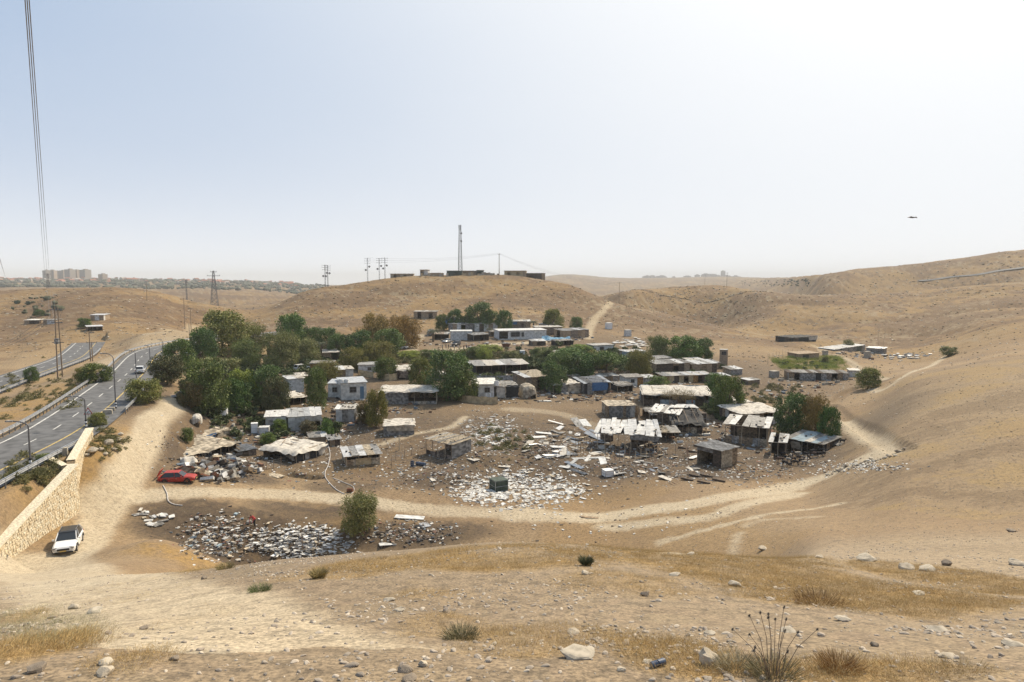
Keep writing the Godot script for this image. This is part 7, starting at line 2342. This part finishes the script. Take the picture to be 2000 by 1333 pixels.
	scatter("dwarf_scrub", rm, M.vcol, xf, col, "dry dwarf scrub and small outcrops speckling the hills", "scrub")
	# rocks beside the dirt road
	k = 0
	for s in [[180,884,22,"largest grey boulder of the bank by the dirt road"], [196,880,14,"boulder next to the largest on the bank"], [212,868,20,"upright pale boulder on the bank"], [230,862,16,"boulder nearer the dirt road"], [236,850,12,"pale slab standing on the bank"], [222,880,12,"small boulder below the bank"], [168,890,10,"low stone at the foot of the upper wall"], [205,889,10,"half buried stone on the bank"]]:
		rock(s[0], s[1], s[2], 0.75, "rock" if k % 2 else "rock_white", s[3], "boulder")
		k += 1
	k = 0
	for i in 34:
		var t := i / 33.0
		var q := Vector2(lerpf(1612, 1768, t), lerpf(928, 882, t) + rng.randf_range(-4, 4))
		rock(q.x, q.y, rng.randf_range(5, 11), 0.7, "rock_white" if i % 3 else "rock_dark", "stone in the pale line along the track below the right hill", "stone", "stones lining the track")
	# stick frame and burnt brush in the pit
	var sf := spot(605, 1062)
	var fo := thing("stick_frame", "small frame of sticks standing in the pit heap", "frame", "", Transform3D(Basis.IDENTITY, sf))
	for e in [Vector3(-1, 0, 0), Vector3(1, 0, 0.4), Vector3(0.2, 0, -0.7), Vector3(-0.6, 0, 0.8)]:
		var g := Geo.new()
		g.tube(e - Vector3(0, 0.3, 0), e + Vector3(0.1, 1.5, 0), 0.045, 0.035, 5)
		part(fo, "stick", g.mesh(), M.pole)
	var bg := Geo.new()
	bg.bar(Vector3(-1, 1.3, 0), Vector3(1, 1.2, 0.4), 0.06)
	part(fo, "cross_bar", bg.mesh(), M.pole)

var rocks := {}
func rock(u: float, v: float, wpx: float, flat: float, m: String, label: String, category := "rock", group := "", yaw := -1.0) -> void:
	var key := rng.randi() % 7
	if not rocks.has(key): rocks[key] = rock_mesh(100 + key * 13, 0.75)
	var p := spot(u, v)
	var w := wpx * per_px(p)
	var o := part(self, "rock" if category != "boulder" else "boulder", rocks[key], M[m], Transform3D(Basis(Vector3.UP, rng.randf() * TAU if yaw < 0 else yaw) * Basis.from_scale(Vector3(w * 1.15, w * flat * 1.15, w * 0.95)), p + Vector3(0, w * flat * 0.26, 0)))
	tag(o, label, category, group)

func build_lines() -> void:
	# the overhead line that comes down from behind the camera
	var far := on(93, 640)
	var h := 26.0
	mast("power_mast", "faint lattice mast where the overhead line meets the dry hill", "mast", far, h, 3.4, 1.0, 9, [[0.98, 3.0, "arm"]], 0.16)
	var k := 0
	for e in [[-0.9, 0.0, "left cable of the overhead line crossing the sky"], [0.0, 0.5, "middle cable of the overhead line crossing the sky"], [0.9, 0.1, "right cable of the overhead line crossing the sky"]]:
		var d0 := ray(46 + 4 * k, -30) * 19.0 + Vector3(0, EYE, 0)
		wire("power_cable", e[2], d0, far + Vector3(e[0] * 2.4, h + e[1], 0), 9.0, 0.013, "overhead cables", 60)
		k += 1
	# distribution poles: [u, foot v or -depth, height px, lattice bays, arms, label]
	mast("radio_mast", "tall red and white style lattice radio mast on the hill top", "mast", on(899, 500), 100.0 * 500 / FOCAL, 3.0, 1.3, 16, [[0.985, 1.0, "antenna"], [0.93, 0.9, "antenna"], [0.85, 0.9, "dish"], [0.7, 0.8, "dish"]], 0.17)
	var arms4 := [[0.97, 2.2, "arm"], [0.88, 2.2, "arm"], [0.78, 2.0, "arm"], [0.64, 1.3, "dish"], [0.5, -1.2, "dish"]]
	var pole_tops := []
	for s in [[635,478,44,"left pole of the pair at the left shoulder of the hill"], [640,478,42,"right pole of the pair at the left shoulder of the hill"], [718,485,46,"busiest pole with dishes on the hill"], [741,488,42,"middle pole of the group on the hill"], [752,486,42,"right pole of the group on the hill"], [975,498,42,"slim wooden pole right of the radio mast"]]:
		var p := on(s[0], s[1])
		pole_tops.append(mast("utility_pole", s[3], "utility pole", p, s[2] * s[1] / FOCAL, 0.6, 0.4, 7 if s[0] < 900 else 0, arms4 if s[0] < 900 else [[0.95, 1.0, "arm"]], 0.11, "poles on the hill"))
	var p417 := on(417, 470)
	mast("pylon", "lattice pylon with wide arms behind the grove", "pylon", p417, 68.0 * 470 / FOCAL, 4.5, 0.8, 9, [[0.86, 4.2, "arm"], [0.97, 2.0, "arm"]], 0.19)
	mast("pylon", "slender cell mast beyond the dry hill on the left", "mast", on(363, 700), 32.0, 1.2, 0.9, 10, [[0.97, 1.0, "antenna"], [0.88, 1.0, "antenna"]], 0.16)
	for s in [[357,330,62,"tall double pole on the pale cutting"], [369,330,46,"dark pole right of the double pole"], [285,400,40,"thin pole on the dry hill"], [168,190,60,"pole beside the huts across the highway"], [172,190,40,"short pole paired beside the huts across the highway"], [1210,455,52,"thin pole on the saddle right of the big hill"], [1420,620,30,"thin pole on the brown hill"], [1377,850,34,"lone faint pole on the ridge"], [1533,640,26,"faint pole at the hollow of the far hill"]]:
		var p := on(s[0], s[1])
		mast("utility_pole", s[3], "utility pole", p, s[2] * s[1] / FOCAL, 0.34, 0.22, 0, [[0.97, 1.3, "arm"]], 0.09, "thin poles")
	# the frame poles by the second road with slack cables
	var base := spot(117, 738)
	var hh := 138.0 * per_px(base)
	var o := thing("pole_frame", "twin legged pole frame with slack cables beside the second road", "utility pole", "", Transform3D(Basis.IDENTITY, base))
	for e in [-0.55, 0.55]:
		var g := Geo.new()
		g.tube(Vector3(e * 1.0, -0.4, 0), Vector3(e * 0.6, hh, 0), 0.16, 0.11, 7)
		part(o, "leg", g.mesh(), M.pole)
	for e in [0.96, 0.78, 0.5]:
		var g := Geo.new()
		g.bar(Vector3(-1.3, hh * e, 0), Vector3(1.3, hh * e, 0), 0.14)
		part(o, "cross_arm", g.mesh(), M.steel)
	var tr := Geo.new()
	tr.box(at(0, hh * 0.52, 0.3), Vector3(0.9, 1.2, 0.7))
	part(o, "transformer", tr.mesh(), M.tin_dull)
	for e in [-1.2, 0.0, 1.2]:
		wire("slack_cable", "slack cable from the twin legged frame across the gully", base + Vector3(e, hh * 0.96, 0), on(96, 330) + Vector3(e, 14.0, 0), 7.0, 0.035, "slack cables", 24)
		wire("slack_cable", "slack cable dropping from the twin legged frame to the verge", base + Vector3(e, hh * 0.96, 0), Vector3(-118 + e, ROAD_BY + 7.0, -150), 2.0, 0.03, "slack cables dropping", 16)
	for i in 3:
		wire("power_cable", "thin cable strung between the hill top poles", pole_tops[2] - Vector3(0, 1.5 * i, 0), pole_tops[5] - Vector3(0, 0.4 * i, 0), 2.2, 0.03, "hill top cables", 24)
		wire("power_cable", "thin cable leaving the hill top to the right", pole_tops[5] - Vector3(0, 0.4 * i, 0), on(1210, 455) + Vector3(0, 17 - i, 0), 4.0, 0.03, "hill top cables to the right", 24)
	# second line at the left edge of the picture
	wire("power_cable", "thin cable slanting at the left edge above the town", ray(-6, 490) * 60.0 + Vector3(0, EYE, 0), on(12, 640) + Vector3(0, 22, 0), 1.0, 0.03)

func build_life() -> void:
	var pm := {}
	var k := 0
	for s in [[864,683,0,Color(0.25,0.24,0.24),Color(0.05,0.05,0.06),"person in grey standing at the left of the group in the yard"], [871,682,1,Color(0.05,0.05,0.06),Color(0.06,0.06,0.09),"person in black with a lifted arm in the yard"], [876,682,0,Color(0.08,0.08,0.10),Color(0.04,0.04,0.05),"person in dark clothes left of the pickup"], [887,684,0,Color(0.55,0.54,0.5),Color(0.08,0.08,0.1),"person in a white shirt before the pickup"], [895,684,1,Color(0.5,0.48,0.44),Color(0.05,0.05,0.06),"person in a pale shirt beside the pickup"], [906,684,0,Color(0.20,0.10,0.07),Color(0.05,0.05,0.06),"person in brown left in the right hand trio"], [911,683,0,Color(0.09,0.09,0.11),Color(0.05,0.05,0.06),"person in dark clothes in the middle of the trio"], [916,683,1,Color(0.24,0.09,0.07),Color(0.06,0.06,0.07),"person in dull red at the right of the trio"], [853,652,0,Color(0.04,0.04,0.05),Color(0.04,0.04,0.05),"person in black standing high in the yard"], [497,1030,2,Color(0.42,0.05,0.05),Color(0.02,0.02,0.025),"person in a red top stooping over rubbish in the pit"], [1352,795,0,Color(0.35,0.16,0.13),Color(0.05,0.05,0.06),"person in pink near the wide shelter"]]:
		var p := spot(s[0], s[1])
		var o := part(self, "person", person_mesh(s[2], s[3], s[4]), M.vcol, Transform3D(Basis(Vector3.UP, rng.randf_range(-1.2, 1.2)), p))
		tag(o, s[5], "person", "people in the village")
		k += 1
	# goats
	var gm := [goat_mesh(0, Color(0.02, 0.018, 0.016), Color(0.03, 0.025, 0.02)), goat_mesh(1, Color(0.022, 0.018, 0.016), Color(0.02, 0.018, 0.016)), goat_mesh(0, Color(0.36, 0.31, 0.25), Color(0.12, 0.08, 0.055)), goat_mesh(1, Color(0.10, 0.06, 0.04), Color(0.05, 0.035, 0.03))]
	for s in [[1516,898,0], [1530,893,1], [1536,899,0], [1541,905,2], [1546,897,2], [1550,903,0], [1555,909,1], [1560,899,0], [1565,906,0], [1571,910,2], [1533,911,1], [1525,904,3], [1575,893,1], [1580,898,0], [1588,889,0], [1594,893,3], [1606,886,0], [1602,893,1], [1543,913,0], [1558,893,2], [1610,891,0]]:
		var p := spot(s[0], s[1])
		var o := part(self, "goat", gm[s[2]], M.vcol, Transform3D(Basis(Vector3.UP, rng.randf() * TAU) * Basis.from_scale(Vector3.ONE * rng.randf_range(0.95, 1.2)), p))
		tag(o, ["black goat standing in the herd before the dark shed", "black goat with lowered head in the herd", "pale fleeced goat in the herd", "brown goat grazing in the herd"][s[2]], "goat", "goat herd, " + ["black standing", "black grazing", "pale", "brown"][s[2]])
	var p2 := spot(1645, 868)
	tag(part(self, "goat", gm[0], M.vcol, Transform3D(Basis(Vector3.UP, 1.4), p2)), "lone black goat apart from the herd near the track", "goat")
	# the bird
	var b := Geo.new()
	var bp := ray(1783, 425) * 60.0 + Vector3(0, EYE, 0)
	for e in [-1.0, 1.0]:
		var q := [Vector3(0.03 * e, 0, 0.08), Vector3(0.25 * e, 0.07, 0.10), Vector3(0.56 * e, -0.02, -0.02), Vector3(0.26 * e, 0.06, -0.08), Vector3(0.03 * e, 0, -0.10)]
		for i in range(1, 4):
			b.tri(q[0], q[i], q[i + 1])
			b.tri(q[0] - Vector3(0, 0.012, 0), q[i + 1] - Vector3(0, 0.012, 0), q[i] - Vector3(0, 0.012, 0))
	b.tube(Vector3(0, -0.01, 0.2), Vector3(0, 0, 0.02), 0.03, 0.06, 7)
	b.tube(Vector3(0, 0, 0.02), Vector3(0, 0, -0.22), 0.06, 0.02, 7)
	b.tri(Vector3(0, 0, -0.15), Vector3(0.09, 0, -0.34), Vector3(-0.09, 0, -0.34))
	tag(part(self, "bird", b.mesh(), M.steel, Transform3D(Basis(Vector3.UP, 0.4), bp)), "dark bird gliding in the pale sky above the right hills", "bird")

func build_foreground() -> void:
	# rocks one can pick out: [u, v, width px, flatness, tone, label]
	for s in [[1693,1096,38,0.55,"rock_white","large smooth white boulder on the crest"], [1385,1300,46,0.95,"rock","upright blocky stone right of the fallen white rock"], [1130,1285,62,0.4,"rock_white","long pale jagged rock lying at the bottom of the slope"], [1152,1275,24,0.6,"rock_white","pale point of the jagged rock"], [1648,1213,28,0.45,"rock_white","pale flat stone on the gravel patch"], [1435,1145,26,0.6,"rock_white","pale stone above a dark hollow in the straw"], [1770,1112,32,0.45,"rock","left stone of the low pair beyond the white boulder"], [1812,1116,36,0.45,"rock_white","right stone of the low pair beyond the white boulder"], [1848,1105,18,1.0,"rock_dark","brown stub of rock by the crest"], [1985,1104,34,0.5,"rock","stone cut by the right edge of the picture"], [1796,1162,24,0.4,"rock_white","thin pale stone in the straw to the right"], [1708,1263,14,1.1,"rock_dark","small upright brown stone on the gravel"], [1830,1233,34,0.4,"rock_white","broad flat stone at the right"], [1850,1285,30,0.5,"rock","grey stone low at the right"], [1975,1040,16,0.7,"rock_dark","dark stone on the right hill flank"], [1980,1262,40,0.35,"rock_white","pale slab at the right edge"], [1540,1235,34,0.3,"rock_white","flat white stone near the thistle"],
			[340,1290,18,0.7,"rock_dark","dark stone lying on the pale track"], [72,1312,34,0.75,"rock_dark","brown stone in the bottom left corner"], [205,1298,30,0.6,"rock_white","pale cracked stone left of the track"], [205,1318,34,0.6,"rock","grey stone below the cracked stone"], [185,1198,30,0.45,"rock_white","long pale stone by the bend of the track"], [145,1190,26,0.6,"rock","grey stone in the straw by the bend"], [280,1230,16,0.6,"rock_dark","stone at the edge of the straw"], [398,1132,12,0.8,"rock_dark","little stone on the crest left of the pit"], [792,1312,30,0.6,"rock_dark","grey wedge stone at the bottom centre"], [828,1302,20,0.8,"rock","round grey stone beside the wedge stone"], [800,1330,28,0.6,"rock_dark","dark stone cut by the bottom edge"], [760,1174,24,0.4,"rock_white","flat pale stone in the middle slope"], [780,1195,18,0.6,"rock_white","jagged pale stone in the middle slope"], [1143,1123,18,0.6,"rock_white","stone in the golden straw at the centre"], [1318,1125,24,0.4,"rock_white","long stone in the golden straw"], [1385,1240,22,0.5,"rock_white","pale stone on the right slope"], [965,1262,14,0.8,"rock_white","curved pale stone near the green shrub"], [1260,1165,16,0.9,"rock_dark","dark stone on the slope right of centre"], [1120,1237,28,0.4,"rock","buried stone below the centre"], [1000,1242,14,0.6,"rock_white","small pale stone among straw"], [1215,1310,20,0.5,"rock","stone near the crumpled can"], [1265,1295,22,0.4,"rock_white","pale stone beside the long jagged rock"], [1490,1075,18,0.7,"rock","grey boulder on the crest before the bare hill"], [1600,1090,16,0.6,"rock","stone on the crest left of the white boulder"], [1350,1085,18,0.5,"rock_white","pale stone on the crest end of the dirt ridge"]]:
		rock(s[0], s[1], s[2], s[3], s[4], s[5])
	# pebbles
	var rm := [rock_mesh(41, 0.7), rock_mesh(42, 0.6), rock_mesh(43, 0.85)]
	for m in 3:
		var xf := []
		var col := []
		for i in 16000:
			var d := 4.0 + 28.0 * pow(rng.randf(), 1.1)
			var t := rng.randf_range(-0.86, 0.86)
			var x := t * d
			var z := -d
			var dens := 0.12 + 0.88 * smoothstep(-0.1, 0.4, n_mid.get_noise_2d(x * 3.0 + 90.0, z * 3.0))
			if grid(paint_track, x, z) > 0.4: dens *= 0.3
			if rng.randf() > dens: continue
			var s := 0.014 + 0.06 * pow(rng.randf(), 4.0) + (0.07 * rng.randf() if rng.randf() < 0.012 else 0.0)
			xf.append(Transform3D(Basis(Vector3.UP, rng.randf() * 6.0) * Basis(Vector3.RIGHT, rng.randf_range(-0.4, 0.4)) * Basis.from_scale(Vector3(s * rng.randf_range(0.9, 1.7), s * rng.randf_range(0.6, 1.1), s)), Vector3(x, ground(x, z) + s * 0.12, z)))
			col.append(Color(0.45, 0.385, 0.30).lerp(Color(0.26, 0.215, 0.17), rng.randf()) * rng.randf_range(0.75, 1.25))
		scatter("pebbles", rm[m], M.vcol, xf, col, ["pale pebbles covering the near slope", "flat pebbles covering the near slope", "rounded pebbles covering the near slope"][m], "pebbles")
	# straw
	for m in 3:
		var tuft := blade_tuft([26, 34, 20][m], [0.085, 0.055, 0.13][m], [0.10, 0.13, 0.06][m], [Color(0.34, 0.215, 0.075), Color(0.42, 0.285, 0.115), Color(0.30, 0.20, 0.08)][m], [Color(0.55, 0.385, 0.155), Color(0.62, 0.46, 0.22), Color(0.52, 0.39, 0.19)][m])
		var xf := []
		var col := []
		for i in [56000, 60000, 12000][m]:
			var d := 4.0 + 30.0 * pow(rng.randf(), 1.0)
			var t := rng.randf_range(-0.88, 0.88)
			var x := t * d
			var z := -d
			if grid(paint_track, x, z) > 0.35 and rng.randf() < 0.97: continue
			var w := straw(x, z)
			if rng.randf() > w * 1.1 - 0.08 + 0.015: continue
			if m == 2 and rng.randf() < 0.5: continue
			var s := rng.randf_range(0.55, 1.25) * (0.7 + 0.5 * w)
			xf.append(Transform3D(Basis(Vector3.UP, rng.randf() * 6.0) * Basis.from_scale(Vector3(s * 1.15, s, s * 1.15)), Vector3(x, ground(x, z), z)))
			col.append(Color.WHITE * rng.randf_range(0.75, 1.15))
		scatter("dry_grass", tuft, M.vcol, xf, col, ["golden dry grass in patches on the near slope", "short bleached straw on the near slope", "taller dry stalks on the near slope"][m], "grass")
	# pale green weeds at the left
	var wt := blade_tuft(40, 0.10, 0.16, Color(0.20, 0.19, 0.09), Color(0.36, 0.33, 0.18))
	var wx := []
	for i in 260:
		var q := in_heap(90, 1225, 110, 40)
		var p := spot(q.x, q.y)
		wx.append(Transform3D(Basis(Vector3.UP, rng.randf() * 6.0) * Basis.from_scale(Vector3(1.2, rng.randf_range(0.5, 1.0), 1.2)), p))
	scatter("grey_weeds", wt, M.vcol, wx, [], "pale grey green weeds beside the track at the left", "weeds")
	# thistle, shrubs
	var tp := spot(1512, 1326)
	var th := thing("thistle", "tall dry thistle with round seed heads at the bottom right", "thistle", "", Transform3D(Basis.IDENTITY, tp))
	part(th, "leaves", blade_tuft(420, 0.2, 0.17, Color(0.13, 0.12, 0.055), Color(0.30, 0.25, 0.13)), M.vcol)
	for i in 15:
		var a := rng.randf() * TAU
		var r := rng.randf_range(0.08, 0.42)
		var hd := Vector3(cos(a) * r, rng.randf_range(0.42, 0.66) - r * 0.2, sin(a) * r)
		var g := Geo.new()
		g.tube(Vector3(cos(a) * 0.05, 0, sin(a) * 0.05), hd * 0.55 + Vector3(0, 0.04, 0), 0.0035, 0.003, 5)
		g.tube(hd * 0.55 + Vector3(0, 0.04, 0), hd, 0.003, 0.0022, 5)
		var sm := part(th, "stem", g.mesh(), M.pole)
		var b := Geo.new()
		for j in 46:
			var d := Vector3(rng.randfn(), rng.randfn(), rng.randfn()).normalized()
			b.tri(hd + d.cross(Vector3(0.3, 0.9, 0.1)).normalized() * 0.006, hd - d.cross(Vector3(0.3, 0.9, 0.1)).normalized() * 0.006, hd + d * 0.019)
		part(sm, "seed_head", b.mesh(), M.rock_dark)
	for s in [[1600,1180,90,"golden brown spiny shrub in the straw at the right", Color(0.17, 0.105, 0.045), Color(0.40, 0.25, 0.10), 0.17], [900,1250,62,"grey green low shrub at the centre of the slope", Color(0.10, 0.10, 0.045), Color(0.27, 0.24, 0.13), 0.13], [508,1156,38,"fresh green cushion plant on the crest of the track", Color(0.07, 0.11, 0.03), Color(0.17, 0.21, 0.07), 0.13], [1640,1310,70,"reddish dry weed right of the thistle", Color(0.24, 0.14, 0.06), Color(0.46, 0.30, 0.12), 0.14], [1440,1310,70,"pale dry weed left of the thistle", Color(0.25, 0.21, 0.12), Color(0.48, 0.42, 0.27), 0.12], [622,1130,20,"small yellow tuft on the crest", Color(0.24, 0.19, 0.08), Color(0.42, 0.34, 0.15), 0.2], [440,1112,30,"olive tuft on the crest beside the pit", Color(0.17, 0.15, 0.06), Color(0.34, 0.27, 0.11), 0.16], [1145,1105,14,"tiny dark green thorn plant in the centre straw", Color(0.06, 0.07, 0.03), Color(0.12, 0.13, 0.06), 0.2]]:
		var p := spot(s[0], s[1])
		var w: float = s[2] * per_px(p)
		var o := thing("shrub", s[3], "shrub", "", Transform3D(Basis.IDENTITY, p))
		part(o, "twigs", blade_tuft(900, s[6] * 1.2, w * 0.5, s[4], s[5]), M.vcol)
		part(o, "stems", blade_tuft(60, s[6] * 1.5, w * 0.3, s[4] * 0.7, s[4]), M.vcol)
	# crumpled can and rag
	var cp := spot(1285, 1303)
	var co := thing("crumpled_can", "crumpled dark blue can lying in the straw", "can", "", at(cp.x, cp.y + 0.03, cp.z, 0.5))
	var cg := Geo.new()
	cg.tube(Vector3(-0.07, 0, 0), Vector3(-0.01, 0.012, 0.006), 0.034, 0.027, 12)
	cg.tube(Vector3(-0.01, 0.012, 0.006), Vector3(0.07, 0, 0), 0.027, 0.034, 12)
	part(co, "shell", cg.mesh(), M.plastic_blue)
	for e in [-0.072, 0.072]:
		var eg := Geo.new()
		eg.tube(Vector3(e - 0.003, 0, 0), Vector3(e + 0.003, 0, 0), 0.031, 0.031, 12)
		part(co, "end", eg.mesh(), M.rim)

func build_clutter() -> void:
	# yards full of odds and ends that nobody could count
	var xf := []
	var col := []
	for h in [[420,905,70,22,160,0.9], [520,850,70,22,110,0.8], [640,830,60,22,90,0.8], [560,880,50,20,80,0.7], [700,800,60,18,70,0.8], [800,800,60,10,50,0.7], [1000,782,60,8,50,0.7], [1060,766,50,12,70,0.8], [1140,776,80,12,120,0.8], [1240,770,70,14,110,0.8], [1320,770,80,14,120,0.9], [1330,835,80,22,160,0.9], [1420,845,60,22,120,0.8], [1500,860,70,22,140,0.8], [1240,880,60,16,100,0.8], [1340,740,90,18,140,1.0], [1180,742,90,12,120,1.0], [960,738,90,10,90,0.9], [1020,690,90,16,110,1.0], [930,672,110,8,110,1.0], [1060,662,70,8,110,1.1], [1120,656,40,10,90,1.1], [1600,746,80,12,90,0.9], [1540,765,70,16,80,0.9], [470,800,80,30,90,0.8], [640,790,50,14,60,0.8], [1690,694,60,8,90,1.2], [1420,770,40,30,60,0.8]]:
		for i in h[4]:
			var q := in_heap(h[0], h[1], h[2], h[3])
			var p := spot(q.x, q.y)
			var s: float = rng.randf_range(0.25, 0.9) * h[5]
			var flat := rng.randf() < 0.5
			xf.append(Transform3D(Basis(Vector3.UP, rng.randf() * 6.0) * Basis(Vector3.RIGHT, rng.randf_range(-0.4, 0.4)) * Basis.from_scale(Vector3(s * rng.randf_range(0.7, 2.0), s * (0.12 if flat else rng.randf_range(0.4, 1.0)), s * rng.randf_range(0.3, 0.9))), p + Vector3(0, s * 0.15, 0)))
			col.append([Color(0.09, 0.068, 0.05), Color(0.05, 0.045, 0.04), Color(0.30, 0.22, 0.14), Color(0.55, 0.53, 0.48), Color(0.16, 0.12, 0.085), Color(0.36, 0.34, 0.30), Color(0.20, 0.10, 0.055), Color(0.13, 0.16, 0.19), Color(0.60, 0.59, 0.56)][rng.randi() % 9] * rng.randf_range(0.6, 1.15))
	scatter("yard_clutter", unit_box, M.vcol, xf, col, "boards, boxes and scrap cluttering the yards between the huts", "clutter")
	# bags, bundles and tyres thrown on the dumps
	var bag := rock_mesh(61, 0.7)
	xf = []
	col = []
	for h in [[420,1045,70,34,60], [1060,875,70,34,190], [960,860,50,40,110], [420,920,75,22,150], [1280,905,120,32,120], [860,930,80,34,90], [800,1045,80,18,110], [1480,915,80,20,60]]:
		for i in h[4]:
			var q := in_heap(h[0], h[1], h[2], h[3])
			var p := spot(q.x, q.y)
			if p.z > -50.0: continue
			var s := rng.randf_range(0.15, 0.48)
			xf.append(Transform3D(Basis(Vector3.UP, rng.randf() * 6.0) * Basis(Vector3.RIGHT, rng.randf_range(-0.5, 0.5)) * Basis.from_scale(Vector3(s * rng.randf_range(0.9, 1.7), s * rng.randf_range(0.5, 0.9), s)), p + Vector3(0, s * 0.12, 0)))
			col.append([Color(0.03, 0.03, 0.032), Color(0.075, 0.058, 0.043), Color(0.12, 0.09, 0.065), Color(0.045, 0.04, 0.036), Color(0.42, 0.40, 0.36), Color(0.20, 0.17, 0.13), Color(0.10, 0.11, 0.13), Color(0.15, 0.085, 0.06), Color(0.10, 0.075, 0.055)][rng.randi() % 9] * rng.randf_range(0.7, 1.2))
	scatter("rubbish_bags", bag, M.vcol, xf, col, "dark bags, bundles and clods thrown over the dumps", "rubbish")
	# weeds and garden growth
	var tufts := [crown_mesh(1.0, 1.4, 0, 10, 34, Color(0.03, 0.05, 0.014), Color(0.085, 0.115, 0.03), Color(0.14, 0.14, 0.05)), crown_mesh(1.0, 1.4, 1, 10, 34, Color(0.10, 0.10, 0.03), Color(0.24, 0.21, 0.07), Color(0.30, 0.23, 0.09))]
	for m in 2:
		xf = []
		for h in [[450,770,90,50,150,1.3,0], [560,720,130,30,140,1.3,0], [880,702,110,12,110,1.1,1], [970,700,70,12,120,1.2,1], [1040,712,60,14,120,1.2,0], [1130,700,110,22,260,1.4,0], [1230,716,60,16,90,1.2,0], [760,712,60,14,90,1.2,1], [500,845,80,20,45,0.8,0], [630,840,30,20,40,0.9,0], [940,738,60,6,40,0.9,0], [1330,722,70,14,70,1.1,0], [1420,800,40,20,60,1.0,0], [1500,770,60,18,60,0.7,1], [90,770,90,40,60,0.8,1], [60,920,50,30,60,0.6,1], [210,860,40,30,40,0.5,1], [980,860,60,30,35,0.6,1], [1580,712,70,10,60,0.7,0]]:
			if h[6] != m: continue
			for i in h[4]:
				var q := in_heap(h[0], h[1], h[2], h[3])
				var p := spot(q.x, q.y)
				var s: float = rng.randf_range(0.5, 1.5) * h[5]
				xf.append(Transform3D(Basis(Vector3.UP, rng.randf() * 6.0) * Basis.from_scale(Vector3(s * 1.2, s * rng.randf_range(0.7, 1.2), s * 1.2)), p - Vector3(0, 0.12 * s, 0)))
		scatter(["green_undergrowth", "straw_undergrowth"][m], tufts[m], M.leaf, xf, [], ["green weeds and garden growth between the huts and trees", "yellow weeds and dry garden growth between the huts"][m], "undergrowth")
